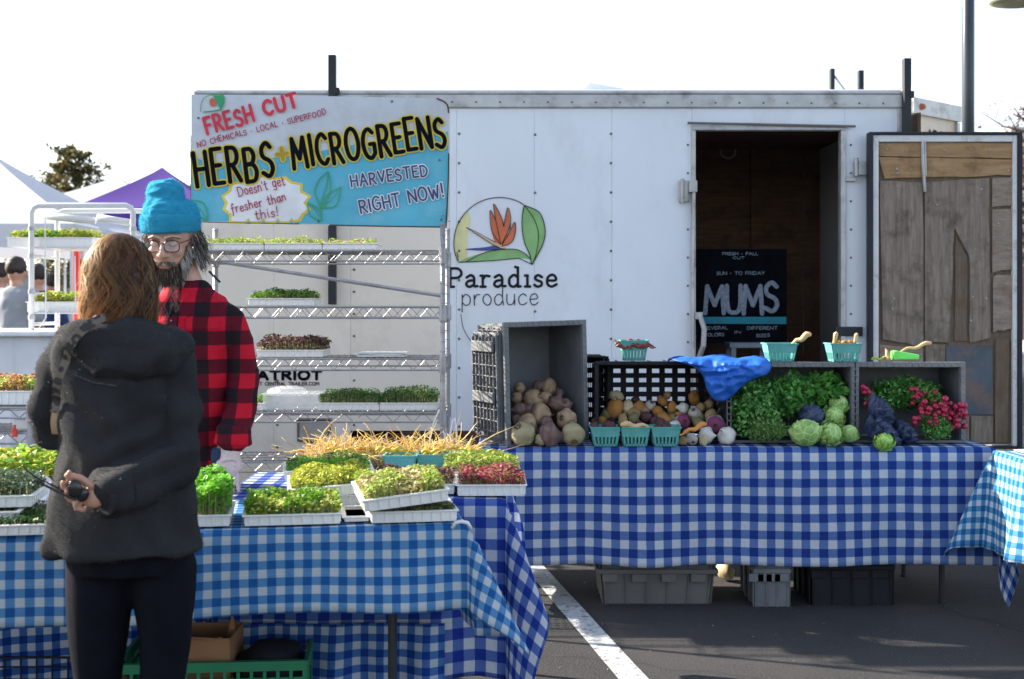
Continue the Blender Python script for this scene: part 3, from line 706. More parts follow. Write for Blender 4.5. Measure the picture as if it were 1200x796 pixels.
# ------------------------------------------------------------ painted sign
SD = 5.97
sg = thing('painted_sign', 'hand painted white and blue sign reading HERBS + MICROGREENS above the wire rack', 'sign', P(373, 268, SD))
sgs = 3.3167
def SP(x, y, l=0): return P(200+x/sgs, 60+y/sgs, SD)-Vector((0, l, 0))
bd = [(80, 168), (560, 174), (1030, 184), (1062, 193), (1080, 212), (1083, 400), (1080, 640), (1072, 686), (700, 680), (300, 668), (80, 664)]
m_sw = M('sign_white_paint', (.56, .60, .66), rough=.55, var=.06, scale=3, dirt=(.42, .42, .43), dscale=5, dlo=.5, dhi=.85)
m_sb = M('sign_sky_blue_paint', (.085, .42, .58), rough=.55, var=.12, scale=4, dirt=(.2, .5, .6), dscale=6, dlo=.5, dhi=.8)
MB().prism([SP(*p) for p in bd], (0, .018, 0)).build('board', m_sw, sg, fix=True)
bl = [(82, 400), (110, 420), (150, 432), (330, 425), (420, 412), (480, 412), (540, 400), (600, 385), (760, 355), (860, 345), (960, 330), (1078, 312), (1080, 400), (1077, 640), (1069, 682), (700, 676), (300, 664), (82, 660)]
q = Ink(SP); q.mb.add([SP(x, y, .001) for x, y in bl], [tuple(range(len(bl)))]); q.build('painted_field', m_sb, sg)
# star burst
def burst(cx, cy, rx, ry, n, k, seed):
    rr = random.Random(seed); o = []
    for i in range(2*n):
        a = math.pi*i/n; f = (1 if i % 2 else k)*rr.uniform(.95, 1.04)
        o.append((cx+rx*f*math.cos(a), min(cy-ry*f*math.sin(a), 667)))
    return o
o1 = burst(372, 590, 176, 116, 14, .88, 3)
q = Ink(SP); q.mb.add([SP(x, y, .002) for x, y in [(x if abs(x-372) > 3 else 372, y) for x, y in [(372+(p[0]-372)*1.03, min(590+(p[1]-590)*1.04, 668)) for p in o1]]], [tuple(range(28))]); q.build('starburst_edge', p_yel, sg)
q = Ink(SP); q.mb.add([SP(x, y, .0032) for x, y in [(372+(p[0]-372)*.955, min(590+(p[1]-590)*.94, 662)) for p in o1]], [tuple(range(28))]); q.build('starburst', p_wht, sg)
q = Ink(SP)
for cx in (300, 358, 415, 468):
    q = Ink(SP); q.poly([(cx-16, 671), (cx+3, 648), (cx+17, 672)], .004); q.build('painted_triangle', p_yel, sg)
    q = Ink(SP); q.poly([(cx-7, 671), (cx+4, 657), (cx+10, 672)], .0062); q.build('painted_triangle_core', m_sb, sg)
def sgn(txt, p0, p1, h, wd, mat, out=None, ow=0, **k):
    if out:
        q = Ink(SP); q.text(txt, p0, p1, h, wd+ow, .0055, **k); q.build('lettering_edge', out, sg)
    q = Ink(SP); q.text(txt, p0, p1, h, wd, .009, **k); q.build('lettering', mat, sg)
sgn('HERBS', (106, 529), (404, 490), 128, 17, p_black, p_yel, 11, jitter=.05, gap=.36)
sgn('+', (420, 440), (460, 434), 74, 14, M('gold_paint', (.40, .26, .02)), p_yel, 10)
sgn('MICROGREENS', (482, 458), (1070, 368), 116, 16, p_black, p_yel, 11, jitter=.05, gap=.34)
sgn('FRESH', (146, 324), (326, 274), 62, 12, p_red, jitter=.04, gap=.38)
sgn('CUT', (370, 250), (496, 216), 54, 13, p_red, jitter=.03, gap=.36)
sgn('NO CHEMICALS - LOCAL - SUPERFOOD', (108, 374), (606, 246), 21, 3.6, p_maroon, jitter=.08, gap=.32)
sgn('HARVESTED', (705, 528), (1000, 484), 44, 6.5, p_navy, p_wht, 8, jitter=.06, gap=.34)
sgn('RIGHT NOW!', (742, 632), (1062, 566), 50, 7, p_navy, p_wht, 8, jitter=.06, gap=.30)
sgn("Doesn't get", (268, 566), (446, 520), 36, 4, p_maroon, jitter=.05)
sgn('fresher than', (242, 630), (450, 580), 33, 4, p_maroon, jitter=.05)
sgn('this!', (334, 656), (420, 640), 34, 4, p_maroon, jitter=.04)
q = Ink(SP)
def sl_(pts, w_=5): q.ribbon(catmull(pts, 5), w_, .009)
sl_([(588, 660), (585, 600), (608, 520), (614, 478)]); sl_([(585, 606), (562, 550), (580, 500), (612, 470)]); sl_([(588, 606), (615, 570), (622, 520), (613, 470)])
sl_([(588, 610), (610, 560), (662, 530)]); sl_([(590, 610), (645, 600), (663, 530)]); sl_([(590, 608), (625, 580), (650, 550)], 3)
sl_([(586, 660), (545, 640), (534, 600), (540, 590)]); sl_([(588, 655), (575, 615), (540, 592)]); sl_([(580, 645), (560, 615), (545, 600)], 3)
q.build('painted_leaf', p_grn, sg); q = Ink(SP); sl_([(84, 580), (125, 590), (145, 630), (142, 660)]); sl_([(84, 590), (90, 630), (120, 648), (142, 660)]); sl_([(90, 590), (120, 620), (140, 655)], 3)
q.build('painted_leaf', p_grn, sg); q = Ink(SP); sl_([(118, 236), (122, 200), (140, 178), (160, 171)], 3); sl_([(160, 171), (205, 172), (208, 200), (195, 232)], 4); sl_([(130, 238), (170, 234), (200, 228)], 5)
q.build('painted_leaf', p_grn, sg)
q = Ink(SP); q.poly([(165, 173), (205, 172), (210, 200), (195, 228), (180, 200)], .006); q.build('painted_leaf', p_grn, sg)
q = Ink(SP); q.poly([(155, 212), (152, 190), (165, 182), (176, 192), (178, 212), (166, 216)], .0075); q.build('painted_flower', p_org, sg)
q = Ink(SP); sl_([(1036, 186), (1060, 196), (1076, 212), (1081, 240)], 6); sl_([(1081, 400), (1079, 520), (1070, 684)], 5); sl_([(100, 664), (240, 668), (500, 672)], 3); sl_([(620, 677), (800, 681), (1060, 685)], 5); sl_([(80, 330), (81, 480), (81, 600)], 3)
q.build('rust_edge', m_rust, sg)
q = MB()
for x, y in ((108, 260), (1045, 424), (1052, 655), (575, 662), (96, 655), (860, 196)): q.ell(SP(x, y, .002), (.006, .003, .006), 6, 4)
q.build('screw', m_dark, sg)
# ------------------------------------------------------------ microgreens
GREEN = ((.13, .30, .02), (.20, .42, .03), (.09, .22, .02)); YEL = ((.42, .46, .04), (.52, .52, .08), (.30, .40, .03))
MIX = ((.34, .42, .06), (.18, .33, .03), (.50, .50, .16), (.24, .36, .05)); PALE = ((.48, .48, .20), (.34, .38, .12), (.55, .50, .28), (.30, .20, .08))
DARK = ((.035, .12, .025), (.05, .17, .03), (.08, .2, .03)); BLU = ((.06, .12, .07), (.09, .16, .09), (.04, .08, .05))
PURP = ((.09, .03, .05), (.14, .06, .06), (.05, .03, .02), (.2, .12, .08)); PINK = ((.42, .04, .12), (.5, .18, .2), (.25, .03, .06), (.3, .26, .08), (.16, .03, .04))
BRT = ((.16, .46, .03), (.24, .55, .05), (.10, .34, .03)); KHAKI = ((.25, .2, .08), (.16, .2, .06), (.1, .13, .05))
m_stem = M('pale_stems', (.5, .5, .28), rough=.7)
def greens(parent, w, d, z0, h, pal, n=2600, leaf=.010, dome=.02, clumps=0, pal2=None, seed=0, edge=.0, up=.55):
    """stems and seed leaves standing in a tray: local coordinates of the tray"""
    rg = np.random.default_rng(seed+11)
    x = rg.uniform(-w/2, w/2, n); y = rg.uniform(-d/2, d/2, n)
    ex = 1-(2*np.abs(x)/w)**4; ey = 1-(2*np.abs(y)/d)**4
    nz = np.array([noise.noise(Vector((a*14+seed, b*14, seed*3.1))) for a, b in zip(x, y)])
    top = h*(.62+.38*np.sqrt(np.clip(ex*ey, 0, 1)))+dome*nz*1.3
    if clumps: top *= .82+.22*np.abs(np.sin(x/w*math.pi*clumps+.4))
    t = rg.uniform(0, 1, n)**.55
    z = z0+top*t
    sp = 1+edge*t
    C = np.stack([x*sp, y*sp, z], 1)
    V, Fa, cc = leaf_arrays(C, leaf, .75, up, pal, .25, rng=rg)
    if pal2 is not None:
        V2, F2, c2 = leaf_arrays(C, leaf, .75, up, pal2, .25, rng=rg)
        sel = np.repeat(nz > 0.05, 4); cc[sel] = c2[sel]
    dark = np.repeat(.6+.4*t, 4)[:, None]*0+1   # colour stays that of the leaf
    ns = n//3; xs = C[:ns]; b = xs.copy(); b[:, :2] /= sp[:ns, None]; b[:, 2] = z0
    paths = np.stack([b, (b+xs)/2+rg.normal(0, .002, (ns, 3)), xs], 1)
    pc = np.array([(.42, .42, .22)])*rg.uniform(.7, 1.2, (ns, 1))
    SV, SF, scc = strand_arrays(paths, np.full(ns, .0028), pc)
    o = from_np('microgreens', np.vstack([V, SV]), np.vstack([Fa, SF+len(V)]), m_leaf, parent, np.vstack([cc, scc]), local=True)
    return tag(o, kind='stuff')
def tray(loc, w, d, pal, label, h=.035, th=.04, rz=0, tilt=(0, 0), n=2600, leaf=.010, cat='tray', group=None, soil=False, **k):
    t = thing('microgreens_tray', label, cat, loc, group); t.rotation_euler = (tilt[0], tilt[1], rz)
    m = MB(); hw, hd = w/2, d/2; q = .008
    for (a0, b0, a1, b1) in ((-hw, -hd, hw, -hd+.004), (-hw, hd-.004, hw, hd), (-hw, -hd+.0045, -hw+.004, hd-.0045), (hw-.004, -hd+.0045, hw, hd-.0045)):
        m.b2((a0, b0, .0), (a1, b1, th-.0005))
    m.b2((-hw+.0045, -hd+.0045, 0), (hw-.0045, hd-.0045, .004))
    # rolled rim
    m.b2((-hw-q, -hd-q, th), (hw+q, -hd+.006, th+.005)).b2((-hw-q, hd-.006, th), (hw+q, hd+q, th+.005)).b2((-hw-q, -hd+.0065, th), (-hw+.006, hd-.0065, th+.005)).b2((hw-.006, -hd+.0065, th), (hw+q, hd-.0065, th+.005))
    nr = int(w/.028)
    for i in range(nr):
        cx = -hw+(i+.5)*w/nr; m.b2((cx-.004, -hd-.003, .004), (cx+.004, -hd-.0002, th-.001))
    nr = int(d/.028)
    for i in range(nr):
        cy = -hd+(i+.5)*d/nr
        for sx in (-1, 1): m.b2((sx*hw, cy-.004, .004), (sx*(hw+.003), cy+.004, th-.001))
    m.build('plant_tray', m_tray, t, local=True, bevel=.0012)
    MB().b2((-hw+.006, -hd+.006, .006), (hw-.006, hd-.006, th-.006)).build('soil', m_soil, t, local=True)
    if pal is not None: greens(t, w-.006, d-.006, th-.008, h, pal, n, leaf, seed=int(abs(loc[0])*977+loc[2]*131) % 997, **k)
    return t
# ------------------------------------------------------------ chrome wire rack behind the seller
RD = 5.93; RDB = RD+.42
rk = thing('wire_shelving_rack', 'chrome wire shelving rack carrying microgreens behind the bearded man', 'rack', (X(380, RD), RD+.2, 0))
rx0, rx1 = X(228, RD), X(519, RD)
for px, yy in ((rx0, RD), (rx1, RD), (rx0, RDB), (rx1, RDB)):
    m = MB(); m.tube([(px, yy, 0.02), (px, yy, Z(262, RD))], .0127, 10)
    for k in range(40): m.tube([(px, yy, .06+k*.045), (px, yy, .064+k*.045)], .0138, 10)
    m.ell((px, yy, .012), (.02, .02, .012), 8, 6); m.build('post', m_steel, rk, smooth=True)
shelf_y = [(292, 306), (358, 373), (419, 434), (482, 495), (540, 553)]
def wire_shelf(x0, x1, y0, y1, zt_, zb_, parent, name='shelf', nw=34, brk=True):
    m = MB(); w_ = .0032
    for y in (y0, y1):
        m.tube([(x0, y, zt_), (x1, y, zt_)], .0045, 6); m.tube([(x0, y, zb_), (x1, y, zb_)], .0045, 6)
        pts = []; n = int((x1-x0)/.045)
        for i in range(n+1): pts.append((x0+(x1-x0)*i/n, y+.003, zt_ if i % 2 else zb_))
        m.tube(pts, w_*.8, 4)
    for x in (x0, x1):
        m.tube([(x, y0, zt_), (x, y1, zt_)], .0045, 6); m.tube([(x, y0, zb_), (x, y1, zb_)], .0045, 6)
        pts = [(x, y0+(y1-y0)*i/8, zt_ if i % 2 else zb_) for i in range(9)]; m.tube(pts, w_*.8, 4)
    for i in range(1, nw): x = x0+(x1-x0)*i/nw; m.tube([(x, y0, zt_+.004), (x, y1, zt_+.004)], .002, 4)
    for j in range(1, 4): y = y0+(y1-y0)*j/4; m.tube([(x0, y, zt_-.003), (x1, y, zt_-.003)], .003, 5)
    if brk:
        for x in (x0, x1):
            for y in (y0, y1): m.tube([(x, y, zb_-.012), (x, y, zt_+.01)], .019, 10)
    return m.build(name, m_steel, parent)
for a, b in shelf_y: wire_shelf(rx0, rx1, RD, RDB, Z(a+2, RD), Z(b, RD), rk)
MB().tube([P(238, 304, RD+.05), P(519, 347, RD+.02)], .010, 6).build('light_tube', m_alu, rk)
MB().tube([P(245, 318, RD-.02), P(258, 331, RD-.02)], .006, 6).build('clip', m_black, rk)
def zs(i): return Z(shelf_y[i][0]+2, RD)+.008
def rtray(p0, p1, i, label, **k):
    x0, x1 = X(p0, RD+.06), X(p1, RD+.06); return tray(((x0+x1)/2, RD+.19, zs(i)), x1-x0, .26, label=label, **k)
rtray(238, 309, 0, 'white tray of yellow green sprouts, left one on the top rack shelf', pal=MIX, h=.04, th=.026, n=1800, leaf=.011)
rtray(310, 377, 0, 'white tray of yellow green sprouts, middle one on the top rack shelf', pal=MIX, h=.038, th=.026, n=1800, leaf=.011)
rtray(378, 441, 0, 'white tray of pale thin sprouts, right one on the top rack shelf', pal=PALE, h=.03, th=.026, n=1500, leaf=.011, pal2=MIX)
rtray(291, 368, 1, 'single white tray of dense green shoots on the second rack shelf', pal=GREEN, h=.055, th=.028, n=2600, leaf=.012, pal2=DARK)
rtray(302, 378, 2, 'white tray of purple brown shoots on the third rack shelf', pal=PURP, h=.075, th=.028, n=2600, leaf=.013, edge=.08, up=.3)
rtray(373, 444, 3, 'white tray of dark green shoots, left of two on the fourth rack shelf', pal=DARK, h=.065, th=.03, n=3600, leaf=.010, edge=.03)
rtray(445, 512, 3, 'white tray of dark green shoots nearest the right rack post', pal=DARK, h=.075, th=.03, n=3600, leaf=.010, edge=.03)
rtray(296, 308, 3, 'small green shoots tray beside the checked sleeve on the fourth shelf', pal=GREEN, h=.05, th=.028, n=500, leaf=.012)
cl = MB(); cx, cz = X(342, RD+.1), zs(3)
cl.b2((cx-.13, RD+.06, cz), (cx+.13, RD+.26, cz+.07)); cl.b2((cx-.136, RD+.054, cz+.0705), (cx+.136, RD+.266, cz+.078)); cl.ell((cx-.03, RD+.15, cz+.08), (.1, .07, .03), 14, 6)
tag(cl.build('clamshell', m_clear, loc=(cx, RD+.15, cz), bevel=.012), 'clear plastic clamshell boxes on the fourth rack shelf', 'container')
pb = MB(); pz = zs(2)
for k in range(4): pb.box((X(447, RD+.1)+RNG.uniform(-.01, .01), RD+.14, pz+.003+k*.005), (.22, .16, .0035), (0, RNG.uniform(-.03, .03), RNG.uniform(-.1, .1)))
tag(pb.build('bag_stack', m_tray, loc=(X(447, RD+.1), RD+.14, pz)), 'thin stack of white bags on the third rack shelf', 'bags')
# loose white cords hanging at the right post
for k, pts in enumerate(([(515, 480), (507, 500), (504, 520), (512, 532), (521, 535), (524, 518), (519, 505)], [(531, 492), (528, 510), (531, 524), (535, 512), (533, 490)])):
    c = [P(x, y, RD-.03-.05*k) for x, y in catmull(pts, 5)]
    tag(MB().tube(c, .0045, 6).build('hanging_cord', m_tray, loc=c[0], smooth=True), ['pale cord looped round the foot of the rack post', 'thin pale cord loop hanging right of the rack post'][k], 'cord')
tag(MB().tube([P(x, y, TD-.02) for x, y in catmull([(540, 368), (543, 385), (552, 400), (560, 404)], 5)], .003, 5).build('thin_wire', m_dark, loc=P(548, 390, TD)), 'thin wire hanging down the trailer wall below the lettering', 'wire')
# ------------------------------------------------------------ cloths and tables
g_royal = Mcheck('royal_gingham', .08, (.012, .045, .29), (.14, .24, .54), (.76, .79, .85), .25)
g_sky = Mcheck('sky_gingham', .052, (.018, .14, .46), (.15, .38, .70), (.78, .82, .85), .38)
g_mid = Mcheck('deep_gingham', .075, (.014, .045, .38), (.13, .22, .58), (.78, .80, .86), .35)
def ss(x): x = min(max(x, 0), 1); return x*x*(3-2*x)
def cloth(name, label, mat, org, rz, w, d, z, oF, oB, oL, oR, flare=.05, amp=.03, ear=.36, earf=None, step=.022, seed=0, wl=.23, uvrot=0, parent=None, hemvar=.01):
    """tablecloth over a w x d top whose front left corner is org; overhangs front/back/left/right"""
    us = [-oL+i*(w+oL+oR)/round((w+oL+oR)/step) for i in range(round((w+oL+oR)/step)+1)]
    vs_ = [-oF+i*(d+oF+oB)/round((d+oF+oB)/step) for i in range(round((d+oF+oB)/step)+1)]
    def wave(s, L): # fades out at the corners
        f = ss(min(s, L-s)/.10)
        return f*(math.sin(s*2*math.pi/wl+seed)+.6*math.sin(s*2*math.pi/(wl*.53)+seed*2.3)+.5*noise.noise(Vector((s*3, seed, 0))))
    V = []; UV = []
    for v in vs_:
        for u in us:
            du = -u if u < 0 else (u-w if u > w else 0); dv = -v if v < 0 else (v-d if v > d else 0)
            sx = -1 if u < 0 else 1; sy = -1 if v < 0 else 1
            bx = min(max(u, 0), w); by = min(max(v, 0), d)
            if du == 0 and dv == 0:
                x, y, zz = u, v, .002*noise.noise(Vector((u*7, v*7, seed)))
            elif dv == 0 or du == 0:
                s, L, r = (by, d, du) if dv == 0 else (bx, w, dv)
                full = {(0, -1): oL, (0, 1): oR, (1, -1): oF, (1, 1): oB}[(0, sx) if dv == 0 else (1, sy)]
                out = r*flare+amp*wave(s, L)*(r/full)**1.3+.010*(r/full)*noise.noise(Vector((s*7, r*5, seed+4)))*ss(min(s, L-s)/.1)+.006*(1-math.exp(-r/.01))
                zz = -math.sqrt(max(r*r-(r*flare)**2, 0))-(.004*math.sin(s*9+seed)+.022*noise.noise(Vector((s*1.7, seed, 3))))*r/full*ss(min(s, L-s)/.1)
                x, y = (bx+sx*out, by) if dv == 0 else (bx, by+sy*out)
            else:
                r = math.hypot(du, dv); th = math.atan2(dv, du)
                e = ear*math.sin(2*th)**1.5 + .10*math.sin(4*th+.4)*math.sin(2*th)
                if earf: e *= earf(u, v)
                h = min(flare+e, .95); az = ss(th/(math.pi/2))*math.pi/2
                x = bx+sx*(r*h*math.cos(az)+.006*math.cos(az)); y = by+sy*(r*h*math.sin(az)+.006*math.sin(az)); zz = -r*math.sqrt(1-h*h)
                zz = max(zz, -z+.012)
            V.append((x, y, zz)); UV.append((u, v))
    nu = len(us); Fa = [(j*nu+i, j*nu+i+1, (j+1)*nu+i+1, (j+1)*nu+i) for j in range(len(vs_)-1) for i in range(nu-1)]
    me = bpy.data.meshes.new(name); me.from_pydata(V, [], Fa); uvl = me.uv_layers.new(name='UVMap')
    cr, sr = math.cos(uvrot), math.sin(uvrot)
    for l in me.loops:
        a, b = UV[l.vertex_index]; uvl.data[l.index].uv = (a*cr-b*sr, a*sr+b*cr)
    me.materials.append(mat); me.polygons.foreach_set('use_smooth', [True]*len(me.polygons)); me.update()
    o = bpy.data.objects.new(name, me); COL.objects.link(o); o.location = (org[0], org[1], z); o.rotation_euler.z = rz
    s = o.modifiers.new('s', 'SOLIDIFY'); s.thickness = .0015; s.offset = -1
    return tag(o, label, 'tablecloth')
m_top = M('folding_table_top', (.45, .44, .42), rough=.5); m_leg = M('grey_table_leg', (.03, .032, .04), rough=.45, metal=.3)
def table(label, org, rz, w, d, z=.735):
    t = thing('folding_table', label, 'table', (org[0], org[1], 0), rz=rz)
    MB().b2((.01, .01, z-.045), (w-.01, d-.01, z-.006)).build('tabletop', m_top, t, local=True, bevel=.008)
    for x in (.22, w-.22):
        for y in (.08, d-.08):
            MB().tube([(x, y, z-.046), (x, y, .012)], .014, 10).tube([(x, y, .012), (x, y, 0)], .017, 10).build('leg', m_leg, t, local=True)
        MB().tube([(x, .095, z-.10), (x, d-.095, z-.10)], .011, 8).build('crossbar', m_leg, t, local=True)
    return t
# back table
bx0 = X(560, 5.93)
table('long folding table under the royal blue check cloth with the root vegetables', (bx0, 5.94), 0, 2.40, .75)
cloth('checked_tablecloth', 'royal blue and white checked cloth on the long vegetable table', g_royal, (bx0, 5.93, 0), 0, 2.40, .76, .742, .545, .2, .52, .50, flare=.03, amp=.014, ear=.10, seed=1.2, wl=.83)
# middle table
mD = 4.34; mx1 = X(592, mD)
table('short folding table with the pink shoots between front table and rack', (mx1-.98, mD), R(1), .97, .70)
cloth('checked_tablecloth', 'deep blue diagonal check cloth with its corner hanging beside the asphalt', g_mid, (mx1-.98, mD-.01, 0), R(1), .98, .72, .742, .60, .1, .14, .36, flare=.07, amp=.016, ear=.30, seed=2.1, wl=.4, uvrot=R(0))
# front table
fr_rz = math.atan(.17); fw_ = 2.45; fd_ = .62; fcor = Vector((X(548, 3.86), 3.86, 0)); fdir = Vector((math.cos(fr_rz), math.sin(fr_rz), 0)); forg = fcor-fdir*fw_
fn = Vector((-fdir.y, fdir.x, 0))
def FT(a, b, z=.745): # a metres left of the right front corner, b metres back
    q = fcor-fdir*a+fn*b; return (q.x, q.y, z)
table('front folding table under the sky blue check cloth', forg, fr_rz, fw_, fd_)
cloth('checked_tablecloth', 'sky blue and white checked cloth over the front microgreens table', g_sky, forg, fr_rz, fw_, fd_, .742, .255, .06, .2, .34, flare=.05, amp=.014, ear=.42, seed=.7, wl=.71)
# lower cloth hanging behind the front table's legs
def hang(name, label, mat, p0, p1, z0, z1, amp=.03, wl=.3, seed=0, lean=0.0):
    n = 70; k = 24; V = []; UV = []; L = (p1-p0).length; d = (p1-p0)/L; nn = Vector((d.y, -d.x, 0))
    for j in range(k+1):
        f = j/k
        for i in range(n+1):
            s = L*i/n; w_ = amp*(.25+f)*(math.sin(s*2*math.pi/wl+seed)+.5*math.sin(s*2*math.pi/(wl*.43)+2*seed)+.5*noise.noise(Vector((s*4, f*1.5, seed))))
            zz = z0+(z1-z0)*f+.012*math.sin(s*5+seed)*f
            p = p0+d*s+nn*(w_+lean*f); V.append((p.x, p.y, zz)); UV.append((s, (z0-z1)*f))
    Fa = [(j*(n+1)+i, j*(n+1)+i+1, (j+1)*(n+1)+i+1, (j+1)*(n+1)+i)[::-1] for j in range(k) for i in range(n)]
    me = bpy.data.meshes.new(name); c = (p0+p1)/2; c.z = z1
    me.from_pydata([(v[0]-c.x, v[1]-c.y, v[2]-c.z) for v in V], [], Fa); uvl = me.uv_layers.new(name='UVMap')
    for l in me.loops: uvl.data[l.index].uv = UV[l.vertex_index]
    me.materials.append(mat); me.polygons.foreach_set('use_smooth', [True]*len(me.polygons)); me.update()
    o = bpy.data.objects.new(name, me); COL.objects.link(o); o.location = c
    s = o.modifiers.new('s', 'SOLIDIFY'); s.thickness = .0015
    return tag(o, label, 'tablecloth')
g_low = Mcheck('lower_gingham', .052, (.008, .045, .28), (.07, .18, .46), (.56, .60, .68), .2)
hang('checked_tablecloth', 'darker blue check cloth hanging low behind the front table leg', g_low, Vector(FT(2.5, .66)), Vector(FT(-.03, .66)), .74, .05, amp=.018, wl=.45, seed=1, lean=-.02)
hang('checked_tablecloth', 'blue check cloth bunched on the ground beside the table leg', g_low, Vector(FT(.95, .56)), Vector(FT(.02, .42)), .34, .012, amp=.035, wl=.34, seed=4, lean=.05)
# sky cloth end, gathered at the right corner
# right table
rD = 5.83
table('folding table at the right edge under a light blue check cloth', (2.19, rD-.92), 0, 1.9, .88)
cloth('checked_tablecloth', 'pale blue small check cloth on the table at the right edge', Mcheck('pale_gingham', .052, (.015, .13, .36), (.10, .32, .58), (.66, .72, .78), .25), (2.18, rD-.93, 0), 0, 1.9, .90, .742, .4, .35, .44, .3, flare=.09, amp=.02, ear=.30, seed=3.3, wl=.35)
m = MB(); V = []
nx, ny = 26, 22
for j in range(ny+1):
    for i in range(nx+1):
        u = 2.26+(i/nx)*1.1; v = rD-.06-j/ny*1.25; z = .75+.002*math.sin(i*1.3)
        if v < rD-.93: z -= (rD-.93-v)*.97; v = rD-.945-(rD-.93-v)*.08
        V.append((u, v, z))
m.add(V, [(j*(nx+1)+i, j*(nx+1)+i+1, (j+1)*(nx+1)+i+1, (j+1)*(nx+1)+i)[::-1] for j in range(ny) for i in range(nx)])
o = m.build('paper_sheet', M('white_paper_sheet', (.8, .8, .78), rough=.7), loc=(2.6, rD-.5, .75), smooth=True); o.modifiers.new('s', 'SOLIDIFY').thickness = .002
tag(o, 'white sheet laid over the pale checked cloth at the right edge', 'sheet')
# ------------------------------------------------------------ trays on the front and middle tables
def ftray(px0, px1, pyb, D, d, z, label, **k):
    cx = (X(px0, D)+X(px1, D))/2; w_ = X(px1, D)-X(px0, D); rz = k.pop('rz', fr_rz)
    return tray((cx-math.sin(rz)*d/2, D+math.cos(rz)*d/2, z), w_, d, label=label, rz=rz, **k)
tz_ = .748
ftray(288, 398, 628, 3.80, .27, tz_, 'white tray of mixed yellow green shoots at the middle of the front edge', pal=MIX, h=.062, th=.028, n=3600, leaf=.015, edge=.04, pal2=GREEN)
ftray(220, 268, 628, 3.77, .27, tz_, 'tray of tall bright green shoots beside the woman in the dark coat', pal=BRT, h=.115, th=.03, n=2600, leaf=.017, edge=.05, dome=.03)
ftray(436, 535, 618, 3.85, .26, tz_, 'low white tray of sparse brown green shoots at the table corner', pal=KHAKI, h=.028, th=.03, n=1800, leaf=.012, edge=.03)
t = ftray(424, 523, 600, 3.80, .27, tz_+.064, 'tilted white tray of pale green shoots resting on another tray', pal=PALE, h=.052, th=.032, n=4200, leaf=.011, pal2=MIX, tilt=(R(4), -R(6))); t.rotation_euler.z = fr_rz+R(3)
ftray(343, 436, 606, 4.13, .26, tz_, 'white tray of bare dark soil under the yellow green shoots', pal=None, th=.035)
t = ftray(341, 440, 590, 4.12, .24, tz_+.044, 'tilted tray of yellow green shoots behind the front row', pal=YEL, h=.048, th=.03, n=3800, leaf=.011, tilt=(R(3), -R(4)))
ftray(335, 436, 575, 4.42, .26, tz_+.048, 'tray of dense deep green shoots beyond the yellow ones', pal=BRT, h=.045, th=.03, n=4200, leaf=.009, pal2=DARK)
ftray(-60, 62, 636, 3.62, .26, tz_, 'low tray of dark green sprouts at the left end of the front table', pal=DARK, h=.045, th=.026, n=3200, leaf=.010, pal2=KHAKI)
ftray(-70, 18, 622, 3.66, .26, tz_+.036, 'empty white tray under the dark blue green mound at the left', pal=None, th=.02)
ftray(-75, 34, 608, 3.70, .26, tz_+.066, 'raised tray of dark blue green sprouts at the left edge', pal=BLU, h=.062, th=.03, n=4200, leaf=.010)
ftray(170, 226, 600, 4.05, .25, tz_, 'white tray of short shoots hidden behind the woman in the dark coat', pal=GREEN, h=.04, n=900)
ftray(537, 615, 588, 4.38, .26, tz_, 'white tray of pink and dark red shoots on the short table', pal=PINK, h=.055, th=.034, n=3600, leaf=.012, rz=R(1), edge=.05)
ftray(440, 532, 575, 4.42, .24, tz_, 'tray of pink and purple shoots behind the tilted pale tray', pal=PINK, h=.055, th=.03, n=3200, leaf=.011, rz=R(1), pal2=PURP)
ftray(520, 608, 562, 4.72, .24, tz_, 'tray of yellow green shoots behind the pink tray on the short table', pal=MIX, h=.07, th=.034, n=3200, leaf=.012, rz=R(1), edge=.04)
ftray(404, 432, 622, 3.86, .2, tz_, 'narrow empty white tray between two shoot trays on the front table', pal=None, th=.012)
ftray(-30, 90, 600, 4.25, .3, tz_, 'tray of tall lime green lettuce seen past the dark sleeve', pal=((.35, .48, .05), (.22, .45, .05), (.5, .5, .08)), h=.13, n=1800, leaf=.026, edge=.06)
# small clips holding the front cloth
for k, a in enumerate((.02, .90, 1.60)):
    q = FT(a+.0, -.012, .742); m = MB(); c = Vector(q)
    m.tube([c+Vector((-.028, 0, -.012)), c+Vector((-.018, -.006, .006)), c+Vector((0, -.008, .010)), c+Vector((.018, -.006, .006)), c+Vector((.028, 0, -.012))], .006, 6)
    tag(m.build('cloth_clip', m_tray, loc=q, smooth=True), ['white clip at the right corner of the front cloth', 'white clip on the front cloth edge beside the coat', 'white clip on the front cloth at the far left'][k], 'clip')
